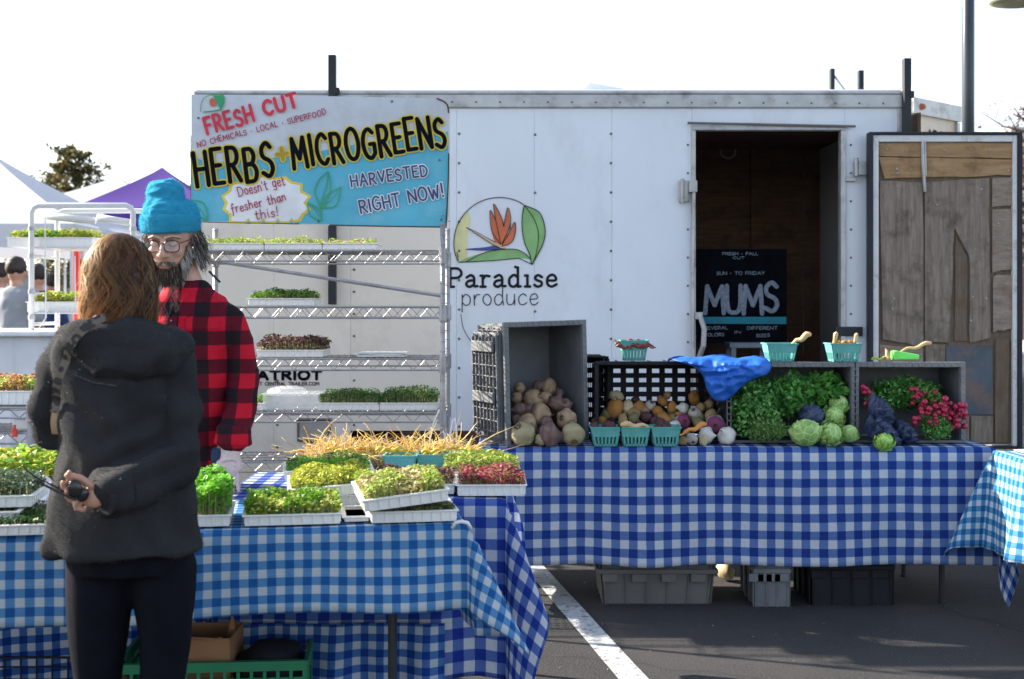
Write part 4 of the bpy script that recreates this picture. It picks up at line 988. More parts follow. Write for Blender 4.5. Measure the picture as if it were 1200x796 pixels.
# ------------------------------------------------------------ plastic crates
m_cg = M('grey_crate_plastic', (.135, .145, .16), rough=.55, var=.15, scale=6, dirt=(.21, .20, .19), dscale=11, dlo=.5, dhi=.8)
m_ck = M('black_crate_plastic', (.012, .013, .018), rough=.6, var=.25, scale=7, spec=.25)
m_gg = M('green_crate_plastic', (.015, .19, .085), rough=.45, var=.15, scale=7)
def crate_side(cd_, name, label, loc, w, h, d, mat, rz=0, slots=False, lip=.02, ribs=True, cat='crate'):
    """a crate lying on its side, open towards -y; local origin at the middle of its front lower edge"""
    t = thing(name, label, cat, loc, rz=rz); th = .006
    for nm, lo, hi, ax in (('side', (-w/2, 0, 0), (-w/2+th, d, h), 0), ('side', (w/2-th, 0, 0), (w/2, d, h), 0),
                           ('side', (-w/2+th+.0005, 0, h-th), (w/2-th-.0005, d, h), 2), ('side', (-w/2+th+.0005, 0, 0), (w/2-th-.0005, d, th), 2)):
        m = MB().b2(lo, hi)
        if ribs: # stiffening ribs on the outside
            sgn = -1 if (lo[0] < -w/2+.001 and ax == 0) else 1
            if ax == 0:
                x0 = lo[0]-.010 if sgn < 0 else hi[0]+.0005; x1 = lo[0]-.0005 if sgn < 0 else hi[0]+.010
                for k in range(6): yy = .03+k*(d-.06)/5; m.b2((x0, yy-.003, .01), (x1, yy+.003, h-.01))
                for k in range(7): zz = .02+k*(h-.04)/6; m.b2((x0, .03, zz-.003), (x1+sgn*-.0012, d-.03, zz+.003))
            else:
                s2 = 1 if lo[2] > .01 else 0
                if s2:
                    for k in range(8): xx = lo[0]+.02+k*(w-.06)/7; m.b2((xx-.003, .02, h+.0005), (xx+.003, d-.02, h+.008))
        m.build(nm, mat, t, local=True)
    b = MB()
    if slots:
        nx_, nz_ = 9, 7; gx = (w-.04)/nx_; gz = (h-.05)/nz_
        for k in range(nx_+1): xx = -w/2+.02+k*gx; b.b2((xx-gx*.22, d-th, th+.001), (xx+gx*.22, d, h-th-.001))
        for k in range(nz_+1): zz = .025+k*gz; b.b2((-w/2+th+.001, d-th-.002, zz-gz*.27), (w/2-th-.001, d-.001, zz+gz*.27))
    else: b.b2((-w/2+th+.001, d-th, th+.001), (w/2-th-.001, d, h-th-.001))
    b.build('crate_bottom', mat, t, local=True)
    r = MB()
    r.b2((-w/2-lip, -.012, h-.004), (w/2+lip, .012, h+lip)); r.b2((-w/2-lip, -.012, -.004+.004), (w/2+lip, .012, .012))
    r.b2((-w/2-lip, -.012, .0125), (-w/2+.003, .012, h-.0045)); r.b2((w/2-.003, -.012, .0125), (w/2+lip, .012, h-.0045))
    if not slots:
        n = int(w/.03)
        for k in range(n): xx = -w/2+(k+.5)*w/n; r.b2((xx-.004, -.016, h), (xx+.004, -.0125, h+lip-.002))
        n = int(h/.03)
        for k in range(n):
            zz = (k+.5)*h/n
            for s in (-1, 1): r.b2((s*(w/2+lip/2)-lip*.4, -.016, zz-.004), (s*(w/2+lip/2)+lip*.4, -.0125, zz+.004))
    r.build('rim', mat, t, local=True, bevel=.002)
    return t
ZT = .746
cA = crate_side(0, 'grey_crate', 'big grey crate tipped on its side spilling beets', (X(642, 6.0), 6.05, ZT+.001), .39, .56, .36, m_cg, rz=R(24))
cA.rotation_euler.y = R(-1.5)
# thick ribbed flange of the tipped crate seen on its left
m = MB()
m.b2((-.195-.030, .03, .03), (-.195-.0115, .35, .53))
for k in range(8): m.b2((-.195-.046, .03+k*.042, .035+.01*(k % 3)), (-.195-.0305, .040+k*.042, .52-.01*(k % 2)))
for k in range(9): m.b2((-.195-.043, .028, .06+k*.052), (-.195-.0306, .348, .066+k*.052))
for z_ in (.44, .20): m.b2((-.195-.062, .05, z_), (-.195-.0465, .30, z_+.05))
m.build('crate_foot_ribs', m_cg, cA, local=True, bevel=.003)
cB = crate_side(0, 'black_crate', 'black slotted crate on its side full of turnips and potatoes', (X(777, 6.08), 6.10, ZT), .62, .375, .30, m_ck, slots=True, lip=.012)
cB2 = crate_side(0, 'black_crate', 'dark crate squeezed behind between the grey crate and the slotted crate', (X(698, 6.3), 6.30, ZT), .12, .40, .2, m_ck, slots=True, lip=.004)
cC = crate_side(0, 'grey_crate', 'grey crate on its side holding parsley and pale cabbages', (X(928, 6.08), 6.10, ZT), .575, .365, .30, m_cg)
cD = crate_side(0, 'grey_crate', 'grey crate on its side holding radishes and red cabbage', (X(1067, 6.08), 6.10, ZT), .49, .365, .30, m_cg)
def tote(label, loc, w, h, d, mat, taper=.9, rz=0, lipz=.0, openbox=True, name='grey_tote', open_front=False):
    t = thing(name, label, 'crate', loc, rz=rz); k = taper; th = .006
    def q(x, y, z): f = k+(1-k)*z/h; return (x*w/2*f, y*d/2*f, z)
    for a, b in (((-1, -1), (1, -1)), ((1, -1), (1, 1)), ((1, 1), (-1, 1)), ((-1, 1), (-1, -1))):
        n = Vector(((a[1]-b[1]), (b[0]-a[0]), 0)).normalized()*th
        m = MB().prism([q(*a, 0), q(*b, 0), q(*b, h), q(*a, h)], n)
        L = Vector(q(*b, 0))-Vector(q(*a, 0)); nr = max(3, int(L.length/.09))
        for i in range(nr+1):
            f = .02+.96*i/nr
            p0 = Vector(q(*a, 0)).lerp(Vector(q(*b, 0)), f); p1 = Vector(q(*a, h)).lerp(Vector(q(*b, h)), f)
            m.tube([p0-n*.8, p1-n*.8], .005, 4)
        m.build('side', mat, t, local=True, fix=True)
    MB().box((0, 0, .006), (w*k-.02, d*k-.02, .008)).build('crate_bottom', mat, t, local=True)
    r = MB()
    for zz, e in ((h-.004, .016), (h*.52, .010)):
        r.b2((-w/2-e, -d/2-e, zz-.022), (w/2+e, -d/2-.001+.004, zz)).b2((-w/2-e, d/2-.003, zz-.022), (w/2+e, d/2+e, zz)).b2((-w/2-e, -d/2+.0035, zz-.022), (-w/2+.003, d/2-.0035, zz)).b2((w/2-.003, -d/2+.0035, zz-.022), (w/2+e, d/2-.0035, zz))
    for i in range(4):
        x = -w/2+w*(i+.5)/4; r.b2((x-.05, -d/2-.012, h*.52-.06), (x+.02, -d/2-.004, h*.52-.0225))
    r.build('rim', mat, t, local=True, bevel=.003); return t
m_cg2 = M('pale_grey_tote_plastic', (.125, .12, .118), rough=.6, var=.12, dirt=(.14, .13, .12), dscale=8)
tote('pale grey stacking tote beneath the long vegetable table', (X(767, 6.1), 6.17, 0), .55, .32, .36, m_cg2)
tote('narrow dark crate standing under the middle of the long table', (X(902, 6.0), 6.12, 0), .155, .34, .34, m_cg, taper=1)
tote('wide black crate under the right half of the long table', (X(997, 6.0), 6.15, 0), .38, .36, .34, m_ck, taper=1, name='black_crate')
# green crate under the front table with cardboard
GD = 3.97
gx0, gx1 = X(133, GD), X(352, GD); gw = gx1-gx0
t = thing('green_crate', 'green slatted plastic crate under the front table', 'crate', ((gx0+gx1)/2, GD+.17, 0), rz=R(5))
zt2 = Z(776, GD)
for nm, (x, y), wd, dp in (('side', (0, -.17), gw, .008), ('side', (0, .17), gw, .008), ('side', (-gw/2, 0), .008, .33), ('side', (gw/2, 0), .008, .33)):
    m = MB(); m.box((x, y, zt2-.015), (wd+.004, dp+.012, .03)); m.box((x, y, .02), (wd, dp, .03))
    for k in range(4): m.box((x, y, .07+k*.055), (wd-.001, dp-.001, .012))
    n = 14 if wd > .1 else 8
    for k in range(n+1):
        f = -.5+k/n; m.box((x+(f*wd*.98 if wd > .1 else 0), y+(f*dp*.98 if wd <= .1 else 0), zt2/2), (.010, .010, zt2-.04))
    m.build(nm, m_gg, t, local=True)
MB().box((0, 0, .012), (gw-.012, .32, .006)).build('crate_bottom', m_gg, t, local=True)
bx = thing('cardboard_box', 'open brown cardboard box inside the green crate', 'box', (X(232, 4.1), 4.12, .02))
bw_, bh_ = .12, Z(748, 4.1)
for lo, hi in (((-bw_, -.1, 0), (bw_, -.096, bh_)), ((-bw_, .1, 0), (bw_, .104, bh_)), ((-bw_, -.0955, 0), (-bw_+.004, .0995, bh_)), ((bw_-.004, -.0955, 0), (bw_, .0995, bh_))):
    MB().b2(lo, hi).build('side', m_card, bx, local=True)
MB().prism([(bw_*.5, .02, bh_*.6), (bw_*1.1, .02, bh_*.6), (bw_*.83, .03, Z(727, 4.1))], (0, .004, 0)).build('flap', m_card, bx, local=True)
MB().prism([(-bw_, -.1, bh_+.001), (bw_*.8, -.1, bh_+.001), (bw_*.7, -.16, bh_+.012), (-bw_, -.15, bh_+.02)], (0, 0, .004)).build('flap', m_card, bx, local=True)
m = MB(); m.ell((X(318, 4.1), 4.12, .2), (.13, .1, .13), 18, 10); o = m.build('bin_bag', m_ck, loc=(X(318, 4.1), 4.12, .2), smooth=True)
for v in o.data.vertices: v.co *= 1+.18*noise.noise(v.co*14)
tag(o, 'crumpled black bag in the green crate right of the cardboard', 'bag')
# dark wire basket at the far left under the table
t = thing('wire_basket', 'grey wire basket under the table at the far left corner', 'basket', (X(30, 3.9), 3.95, 0)); m = MB()
for k in range(8): m.tube([(-.18+k*.05, -.12, .05), (-.18+k*.05, -.12, .28)], .003, 5); m.tube([(-.18+k*.05, .12, .05), (-.18+k*.05, .12, .28)], .003, 5)
for z_ in (.05, .12, .20, .25, .28):
    m.tube([(-.18, -.12, z_), (.18, -.12, z_), (.18, .12, z_), (-.18, .12, z_), (-.18, -.12, z_)], .0045 if z_ in (.28, .05) else .003, 5)
for k in range(8): m.tube([(-.18+k*.05, -.12, .05), (-.18+k*.05, .12, .05)], .003, 5)
m.build('wire_frame', m_ck, t, local=True)
m = MB().prism([(0, 0, .002), (.25, 0, .002), (.22, .02, .27), (.12, .03, .33), (.03, .01, .2)], (0, .08, 0))
tag(m.xf(Matrix.Translation((X(60, 3.9), 3.92, 0))).build('paper_sack', M('dark_brown_paper', (.05, .03, .02), rough=.9), loc=(X(80, 3.9), 3.95, 0), bevel=.02), 'dark brown paper sack leaning beside the wire basket', 'sack')
# ------------------------------------------------------------ pint baskets
def pint(label, loc, w=.105, h=.085, wt=None, rz=0, group=None, name='pint_basket'):
    t = thing(name, label, 'basket', loc, group, rz=rz); k = .78; th = .003
    for i in range(4):
        a = i*math.pi/2; m = MB(); rm = Matrix.Rotation(a, 3, 'Z')
        def q(x, z): f = k+(1-k)*z/h; return rm @ Vector((x*w/2*f, -w/2*f, z))
        inn = rm @ Vector((0, th, 0)); segs = 7
        # wall with slits near the bottom
        for j in range(segs):
            x0, x1 = -1+2*j/segs, -1+2*(j+1)/segs
            m.prism([q(x0+.08, .0), q(x1-.08, .0), q(x1-.08, h*.5), q(x0+.08, h*.5)], inn)
        m.prism([q(-1, h*.5), q(1, h*.5), q(1, h), q(-1, h)], inn); m.prism([q(-1, 0), q(1, 0), q(1, h*.12), q(-1, h*.12)], inn*.98+rm @ Vector((0, .0006, 0)))
        m.build('side', m_pint, t, local=True, fix=True)
    e = .004; m = MB()
    for i in range(4):
        rm = Matrix.Rotation(i*math.pi/2, 3, 'Z'); m.box(rm @ Vector((0, -w/2, h)), (w+2*e-.001*(i % 2), .006, .006), rm)
    m.build('rim', m_pint, t, local=True)
    MB().box((0, 0, .003), (w*k*.97, w*k*.97, .003)).build('basket_bottom', m_pint, t, local=True)
    return t
ztop = ZT+.375+.014
for k, px in enumerate((709, 743.5, 779)):
    pint(['teal pint basket of dark fruit in front, next to the beets', 'teal pint basket of dark fruit in the middle of the front three', 'teal pint basket with a pale carrot across it, right of the front three'][k], (X(px, 5.98), 5.99, ZT), w=.138, h=.088)
pint('teal pint basket of dried red peppers on top of the slotted crate', (X(743, 6.15), 6.17, ztop), w=.13, h=.095)
pint('teal pint basket holding a tan root on the parsley crate', (X(914.5, 6.12), 6.14, ztop-.003), w=.145, h=.085)
pint('teal pint basket of brown roots at the corner where two crates meet', (X(989, 6.12), 6.14, ztop-.003), w=.145, h=.085)
for k, (px, D_, y_) in enumerate(((470, 4.88, 556), (508, 4.92, 558), (552, 4.98, 556))):
    pint(['pale teal pint basket in the straw coloured beans', 'bright teal pint basket at the middle of the straw coloured beans', 'teal pint basket right of the straw coloured beans'][k], (X(px, D_), D_, ZT), w=.125, h=.085)
# ------------------------------------------------------------ roots
def root_mesh(name, r, c1, c2, kind, seed, tip=.5, flat=1.0):
    bm = bmesh.new(); bmesh.ops.create_icosphere(bm, subdivisions=3, radius=1)
    me = bpy.data.meshes.new(name); V = []; cols = []
    rg = random.Random(seed)
    for v in bm.verts:
        n = v.co.copy(); f = 1+.20*noise.noise(n*1.6+Vector((seed, 0, 0)))+.06*noise.noise(n*5+Vector((0, seed, 0)))
        if kind == 'potato': p = Vector((n.x*1.25, n.y, n.z*.9))*f
        else:
            p = n*f; p.z *= flat
            if n.z < -.75: p.z -= tip*((-n.z-.75)/.25)**3*1.2; p.x *= 1-.3*((-n.z-.75)/.25); p.y *= 1-.3*((-n.z-.75)/.25)
            if n.z > .86: p.z -= .12*(n.z-.86)/.14
        v.co = p*r
        mix = .5+.5*math.tanh((n.z+.25*noise.noise(n*2.5+Vector((seed, 1, 2))))*5)
        if kind == 'beet': mix = .5+.5*math.sin(n.z*9+2*noise.noise(n*2)); mix = mix*.6
        if kind == 'potato': mix = .5+.5*noise.noise(n*3+Vector((seed, 4, 0)))
        cols.append([c1[i]*(1-mix)+c2[i]*mix for i in range(3)])
    V = [v.co.copy() for v in bm.verts]; Fc = [tuple(v.index for v in f.verts) for f in bm.faces]; nb = len(V)
    bm.free()
    if kind in ('beet', 'turnip'): # leaf stubs and a thin tap root
        m = MB()
        for k in range(7):
            a = k*.9; l = r*rg.uniform(.35, .8); m.tube([(math.cos(a)*r*.12, math.sin(a)*r*.12, r*.82*flat), (math.cos(a)*(r*.2+l*.3), math.sin(a)*(r*.2+l*.3), r*.85*flat+l*.6)], [r*.07, r*.03], 5)
        m.tube([(0, 0, -r*flat*1.2), (r*.1, 0, -r*flat*1.2-r*.5), (r*.3, r*.1, -r*flat*1.2-r*.9)], [r*.12, r*.05, r*.01], 5)
        for v in m.v: V.append(v); cols.append((.14, .09, .05))
        Fc += [tuple(nb+i for i in f) for f in m.f]
    me.from_pydata([tuple(v) for v in V], [], Fc); me.materials.append(m_root); me.polygons.foreach_set('use_smooth', [True]*len(me.polygons))
    ca = me.color_attributes.new("Col", 'FLOAT_COLOR', 'POINT')
    for i, c in enumerate(cols): ca.data[i].color = (*c, 1)
    return me
def K(*c): return c
kinds = {
 'beet': ('beet', K(.30, .19, .12), K(.46, .35, .23), 'beet'), 'dbeet': ('beet', K(.13, .075, .075), K(.25, .18, .14), 'beet'), 'pbeet': ('beet', K(.30, .26, .15), K(.42, .36, .22), 'beet'),
 'gold': ('potato', K(.42, .20, .05), K(.30, .13, .04), 'potato'), 'tan': ('potato', K(.36, .26, .13), K(.26, .17, .09), 'potato'),
 'cream': ('potato', K(.55, .47, .30), K(.42, .34, .2), 'potato'), 'turnip': ('turnip', K(.62, .60, .55), K(.20, .04, .12), 'turnip'),
 'white': ('turnip', K(.60, .60, .56), K(.42, .38, .34), 'turnip'), 'green': ('potato', K(.2, .2, .09), K(.12, .11, .05), 'potato'), 'dark': ('potato', K(.06, .03, .04), K(.1, .04, .05), 'potato')}
pool = {k: [root_mesh(v[3], 1, v[1], v[2], v[0], i*3+len(k), tip=.6, flat=.92) for i in range(5)] for k, v in kinds.items()}
nrt = [0]
def root(kind, pos, r, label, cat, group=None, rot=None):
    nrt[0] += 1; rr = random.Random(nrt[0])
    o = bpy.data.objects.new(kinds[kind][3], pool[kind][rr.randrange(5)]); COL.objects.link(o); o.location = pos
    o.scale = (r, r*rr.uniform(.93, 1.05), r*rr.uniform(.9, 1)); o.rotation_euler = rot or (rr.uniform(0, 6), rr.uniform(0, 6), rr.uniform(0, 6))
    return tag(o, label, cat, group)
def C8(x, y): return 540+x/3.636, 370+y/3.636
BL_ = ['', '', '', '', 'tan beet just behind the largest pale beet', 'brown beet above the dark beet at the centre of the crate mouth', 'brown beet resting behind the olive beet at the right', 'brown beet at the upper left of the pile, below the top ones', 'topmost large brown beet of the pile in the tipped crate', 'dark beet at the right of the pile against the crate wall', 'dark beet touching the left crate wall at mid height', 'small brown beet against the left wall near the pile top', 'brown beet wedged in the middle of the upper pile', 'uppermost small beet in the left corner of the tipped crate', 'dark beet at the far right above the olive beet', 'dark beet at the pile top beside the largest upper beet', 'small dark beet squeezed by the left rim of the crate', 'dark beet behind the purple brown one at the mouth', 'dark beet between the left wall and the middle of the pile', 'small dark beet at the very top right of the pile']
big = {0: 'largest pale striped beet at the front left of the tipped crate', 1: 'dark purple brown beet at the centre of the tipped crate mouth', 2: 'round olive beet at the front right of the tipped crate', 3: 'small pale green beet lying on the cloth between two large beets'}
for i, (x, y, r, k) in enumerate([(265, 515, 55, 'pbeet'), (375, 505, 52, 'dbeet'), (480, 520, 52, 'pbeet'), (340, 550, 27, 'pbeet'), (285, 460, 42, 'beet'), (340, 420, 46, 'beet'), (450, 440, 44, 'beet'), (310, 355, 45, 'beet'), (375, 305, 40, 'beet'), (408, 375, 38, 'dbeet'), (252, 400, 32, 'dbeet'), (238, 350, 26, 'beet'), (362, 350, 30, 'beet'), (250, 310, 26, 'beet'), (445, 380, 30, 'dbeet'), (330, 300, 28, 'dbeet'), (240, 445, 24, 'dbeet'), (365, 455, 30, 'dbeet'), (290, 400, 26, 'dbeet'), (420, 330, 20, 'dbeet')]):
    px, py = C8(x, y); f = min(1, max(0, (515-y)/220)); D_ = 5.985+.30*f
    q = P(px, py, D_); rr_ = r/3.636*D_/F; q.z = max(q.z, ZT+rr_*.9)
    if i < 4: q.y = 5.97-(.0 if i < 3 else .01); q.x = X(px, q.y)
    root(k, q, rr_, big.get(i, BL_[i]), 'beet', 'beets in the tipped grey crate')
RT = [(655, 400, 37, 'gold'), (710, 390, 27, 'cream'), (670, 340, 23, 'cream'), (757, 393, 26, 'gold'), (808, 385, 26, 'white'), (860, 365, 22, 'gold'), (838, 408, 23, 'gold'), (900, 392, 23, 'gold'), (865, 437, 27, 'gold'), (948, 395, 26, 'white'), (995, 415, 27, 'white'), (995, 350, 26, 'gold'), (1055, 380, 23, 'tan'), (790, 435, 26, 'dark'), (735, 440, 26, 'green'), (690, 445, 26, 'tan'), (945, 450, 34, 'turnip'), (1020, 395, 22, 'tan'), (1085, 465, 42, 'turnip'), (1065, 425, 26, 'tan'), (910, 475, 29, 'white'), (1045, 510, 38, 'white'), (985, 528, 27, 'white'), (1135, 517, 40, 'turnip'), (945, 540, 20, 'tan'), (1035, 537, 22, 'cream'), (850, 470, 28, 'dark'), (825, 455, 22, 'dark'), (900, 435, 20, 'green'), (785, 410, 20, 'tan'), (645, 340, 18, 'cream'), (1010, 455, 24, 'green'), (745, 360, 18, 'dark'), (960, 500, 18, 'tan'), (880, 340, 16, 'tan'), (930, 425, 18, 'gold')]
RL_ = ['', 'cream potato next to the largest orange one', 'small cream potato up at the left wall of the slotted crate', 'orange potato left of the whitish round turnip, mid row', 'whitish turnip in the middle row between orange potatoes', 'orange potato at the top middle of the slotted crate pile', 'orange potato just right of the middle whitish turnip', 'orange potato of the middle row nearest the crate centre', 'orange potato behind the middle pint basket', 'speckled white turnip left of the big purple turnips', 'white turnip right of the speckled one', 'orange potato highest at the right of the slotted crate', 'tan potato below the blue tarp tip', 'dark speckled potato behind the middle pint basket', 'greenish potato behind the left pint basket', 'tan potato just above the left pint basket', '', 'small tan potato behind the white turnip at right', '', 'tan potato on top of the large purple turnip', 'white turnip touching the right pint basket', 'large white turnip at the front, left of the last purple one', 'white turnip lying on the cloth near the carrot tip', '', 'small tan potato on the cloth beside the right pint basket', 'small cream potato on the cloth between two white turnips', 'dark potato above the right pint basket', 'small dark potato behind the right pint basket', 'small greenish potato right of an orange one in the middle', 'small tan potato in the second row of the slotted crate', 'small cream potato at the top left corner of the crate', 'greenish potato beneath the speckled white turnip', 'small dark potato in the upper row of the slotted crate', 'small tan potato beside the diagonal carrot', 'small tan potato high at the back of the slotted crate', 'small orange potato left of the purple topped turnip']
rlab = {'gold': 'round orange potato in the black slotted crate', 'cream': 'pale cream potato in the black slotted crate', 'white': 'whitish round turnip at the mouth of the slotted crate', 'tan': 'small tan potato in the black slotted crate', 'dark': 'dark purple potato in the black slotted crate', 'green': 'greenish brown potato in the black slotted crate', 'turnip': 'purple topped turnip at the mouth of the slotted crate'}
for i, (x, y, r, k) in enumerate(RT):
    px, py = C8(x, y); f = min(1, max(0, (530-y)/190)); D_ = 6.0+.30*f
    q = P(px, py, D_); rr_ = r/3.636*D_/F; q.z = max(q.z, ZT+rr_*.9+(.006 if q.y > 6.08 else 0))
    lab = RL_[i] or rlab[k]
    if i == 0: lab = 'largest orange potato at the left wall of the slotted crate'
    if i == 23: lab = 'purple and white turnip at the right end by the parsley'
    if i == 18: lab = 'large purple turnip just above the rightmost turnip'
    if i == 16: lab = 'purple topped turnip beside the diagonal carrot'
    root(k, q, rr_, lab, {'turnip': 'turnip', 'white': 'turnip'}.get(k, 'potato'), 'roots in the slotted crate')
# filler roots below the visible ones, in the shadow at the back of the crates
for i in range(26):
    q = Vector((X(700+i*5.4, 6.2), 6.2+RNG.uniform(-.02, .12), ZT+.045+RNG.uniform(0, .09)))
    root(['tan', 'gold', 'green', 'dark'][i % 4], q, .030, 'half hidden root deep in the slotted crate', 'potato', 'roots deep in the slotted crate')
def carrot(p0, p1, r, mat, label, name='carrot'):
    p0, p1 = Vector(p0), Vector(p1); m = MB(); n = 9; pts = [p0.lerp(p1, i/n)+Vector((0, 0, .006*math.sin(i*1.3))) for i in range(n+1)]
    m.tube(pts, [r*(.75 if i == 0 else 1-.75*(i/n)**1.4) for i in range(n+1)], 10, round_=True)
    return tag(m.build(name, mat, loc=(p0+p1)/2, smooth=True), label, name)
m_car = M('carrot_skin', (.62, .24, .06), rough=.6, var=.15, scale=40, bump=.2, bscale=200); m_par = M('pale_root_skin', (.60, .40, .2), rough=.6, var=.15, scale=40)
c8 = lambda x, y, D_: P(*C8(x, y), D_)
carrot(c8(690, 465, 5.93), c8(815, 472, 5.95), .016, m_par, 'pale orange carrot lying across the front pint baskets')
carrot(c8(1040, 462, 5.98), c8(935, 505, 5.92), .014, m_car, 'orange carrot lying diagonally beside the purple turnip')
carrot(P(948, 392, 6.1), P(926, 404, 6.13), .016, m_par, 'tan root sticking out of the pint basket on the parsley crate', 'root')
carrot(P(980, 391, 6.1), P(976, 408, 6.13), .012, m_par, 'thin tan root upright in the corner pint basket', 'root')
carrot(P(1004, 392, 6.1), P(1000, 408, 6.13), .010, m_par, 'second thin root at the right of the corner pint basket', 'root')
for i in range(22):
    px = 700+ (i % 3)*35+RNG.uniform(-10, 14); root('dark', (X(px+4, 5.99), 5.99+RNG.uniform(-.04, .05), ZT+.080+RNG.uniform(0, .02)), .017, 'dark fruit heaped in the front teal pint baskets', 'fruit', 'dark fruit in the front pint baskets')
for i in range(8): root('gold', (X(978+i*3.2, 6.13), 6.13+RNG.uniform(-.03, .03), ztop+.078), .017, 'small brown root in the corner pint basket', 'root', 'roots in the corner pint basket')
m_pep = M('dried_red_pepper', (.17, .035, .03), rough=.45, var=.4, scale=30)
for i in range(12):
    a = P(RNG.uniform(722, 750), RNG.uniform(399, 406), 6.15+RNG.uniform(-.04, .04)); b = a+Vector((RNG.uniform(.05, .09), RNG.uniform(-.03, .03), RNG.uniform(-.012, .01)))
    tag(carrot(a, b, .010, m_pep, 'dried dark red pepper heaped in the basket on the slotted crate', 'pepper'), group='dried peppers on the slotted crate')
carrot(P(727, 402, 6.15), P(718, 399, 6.13), .004, m_pep, 'pepper stalk poking out left of the heaped peppers', 'pepper')
m = MB(); c = P(850, 690, 6.5); 
root('cream', (c.x, 6.5, .05), .045, 'pale onion lying on the asphalt under the long table', 'onion')
# ------------------------------------------------------------ leafy bunches
def heap(name, label, cat, cpx, cpy, rx, ry, D0, depth, pal, n, leaf, stems=0, seed=0, scol=(.25, .35, .1), up=.3, asp=.55):
    rg = np.random.default_rng(seed); a = rg.normal(size=(n, 3)); a /= np.linalg.norm(a, axis=1)[:, None]; rr_ = rg.uniform(.25, 1, n)**.5
    lump = np.array([1+.35*noise.noise(Vector(q*2.6)+Vector((seed, 0, 0))) for q in a])
    s_ = F/D0; c = np.array(P(cpx, cpy, D0+depth*.5)); C_ = c+a*(rr_*lump)[:, None]*np.array([rx/s_, depth/2, ry/s_])
    C_[:, 2] = np.maximum(C_[:, 2], ZT+.008)
    V, Fa, cc = leaf_arrays(C_, leaf, asp, up, pal, .35, rng=rg)
    if stems:
        i = rg.integers(0, n, stems); end = C_[i]; st = c+(end-c)*.15+rg.normal(0, .01, (stems, 3)); mid = (st+end)/2+rg.normal(0, .008, (stems, 3))
        SV, SF, sc2 = strand_arrays(np.stack([st, mid, end], 1), np.full(stems, .004), np.array([scol])*rg.uniform(.7, 1.3, (stems, 1)))
        SF = SF+len(V); V = np.vstack([V, SV]); Fa = np.vstack([Fa, SF]); cc = np.vstack([cc, sc2])
    c[2] = max(c[2]-ry/s_, ZT); return tag(from_np(name, V, Fa, m_leaf, None, cc, loc=tuple(c)), label, cat)
PAR = ((.10, .32, .07), (.16, .44, .10), (.05, .20, .04), (.28, .52, .18))
heap('parsley_bunch', 'large curly parsley heap at the left of the greens crate', 'parsley', 884, 480, 30, 36, 5.98, .30, PAR, 2600, .026, 600, 1, up=.1)
heap('parsley_bunch', 'dark leafy parsley in the upper middle of the greens crate', 'parsley', 925, 462, 34, 24, 6.05, .22, PAR, 1900, .034, 400, 2, up=.1)
heap('herb_bunch', 'glossy leafy herbs at the upper right of the greens crate', 'herbs', 966, 456, 26, 18, 6.06, .22, ((.09, .28, .05), (.14, .38, .08), (.05, .18, .03)), 900, .044, 100, 3, up=.1)
heap('herb_bunch', 'feathery pale green stems at the bottom left of the greens crate', 'herbs', 898, 503, 26, 14, 5.95, .14, ((.16, .34, .08), (.22, .38, .12)), 2200, .013, 500, 4, scol=(.3, .4, .15))
def cabbage(label, px, py, rpx, D_, cin, cout, seed, name='cabbage', ruf=.12, n=16):
    t = thing(name, label, 'cabbage', P(px, py, D_)); r = rpx*D_/F; rg = random.Random(seed)
    m, tt, b = nodes(f'{name}_leaf'); v = coord(tt)
    nn_ = noise_(tt, v, 14, 6, .6); vo = tt.nodes.new("ShaderNodeTexVoronoi"); vo.feature = 'DISTANCE_TO_EDGE'; vo.inputs['Scale'].default_value = 28; lk(tt, v, vo.inputs[0])
    c = mixc(tt, ramp(tt, nn_, [(.35, (0, 0, 0)), (.65, (1, 1, 1))]), cin, cout); c = mixc(tt, ramp(tt, vo.outputs[0], [(0, (.8, .8, .8)), (.08, (0, 0, 0))]), c, [min(1, x*1.5+.05) for x in cin])
    lk(tt, c, b.inputs['Base Color']); b.inputs['Roughness'].default_value = .5; bump_(tt, b, vo.outputs[0], .35, .006)
    for k in range(n):
        th = k*2.4; lay = k/n; sc_ = r*(.72+.36*lay); tiltx = .2+1.0*lay; M_ = Matrix.Rotation(th, 4, 'Z') @ Matrix.Rotation(tiltx, 4, 'X')
        vs = []; nu = 9; nv = 8
        for j in range(nv+1):
            for i in range(nu+1):
                a = (i/nu-.5)*2.1*math.sin(min(1, (j+.6)/nv*1.25)*math.pi/1.7); e = -1.3+2.4*j/nv
                q = Vector((math.sin(a)*math.cos(e), -math.cos(a)*math.cos(e)*1.0, math.sin(e)))
                f = sc_*(1+ruf*lay*(j/nv)**2*(math.sin(i*2.1+k)+.8))
                vs.append(M_ @ (q*f))
        MB().add(vs, [(j*(nu+1)+i, j*(nu+1)+i+1, (j+1)*(nu+1)+i+1, (j+1)*(nu+1)+i) for j in range(nv) for i in range(nu)]).build('leaf', m, t, local=True, smooth=True)
    MB().ell((0, 0, 0), r*.82, 18, 12).build('cabbage_heart', m, t, local=True, smooth=True)
    t.rotation_euler = (R(rg.uniform(20, 60)), R(rg.uniform(-30, 30)), rg.uniform(0, 3)); return t
PG = ((.34, .50, .16), (.20, .38, .10)); BG = ((.016, .028, .075), (.035, .05, .13))
cabbage('pale green cabbage at the front left of the cabbage group', 944, 505, 17, 5.97, *PG, 1)
cabbage('pale green cabbage at the front middle of the group', 974, 508, 15, 5.96, *PG, 2)
cabbage('small pale green cabbage against the crate divider', 996, 507, 11, 6.0, *PG, 3)
cabbage('light green cabbage above the others near the crate divider', 978, 487, 13, 6.08, *PG, 4)
cabbage('upper small green cabbage under the herbs', 984, 473, 12, 6.12, *PG, 8)
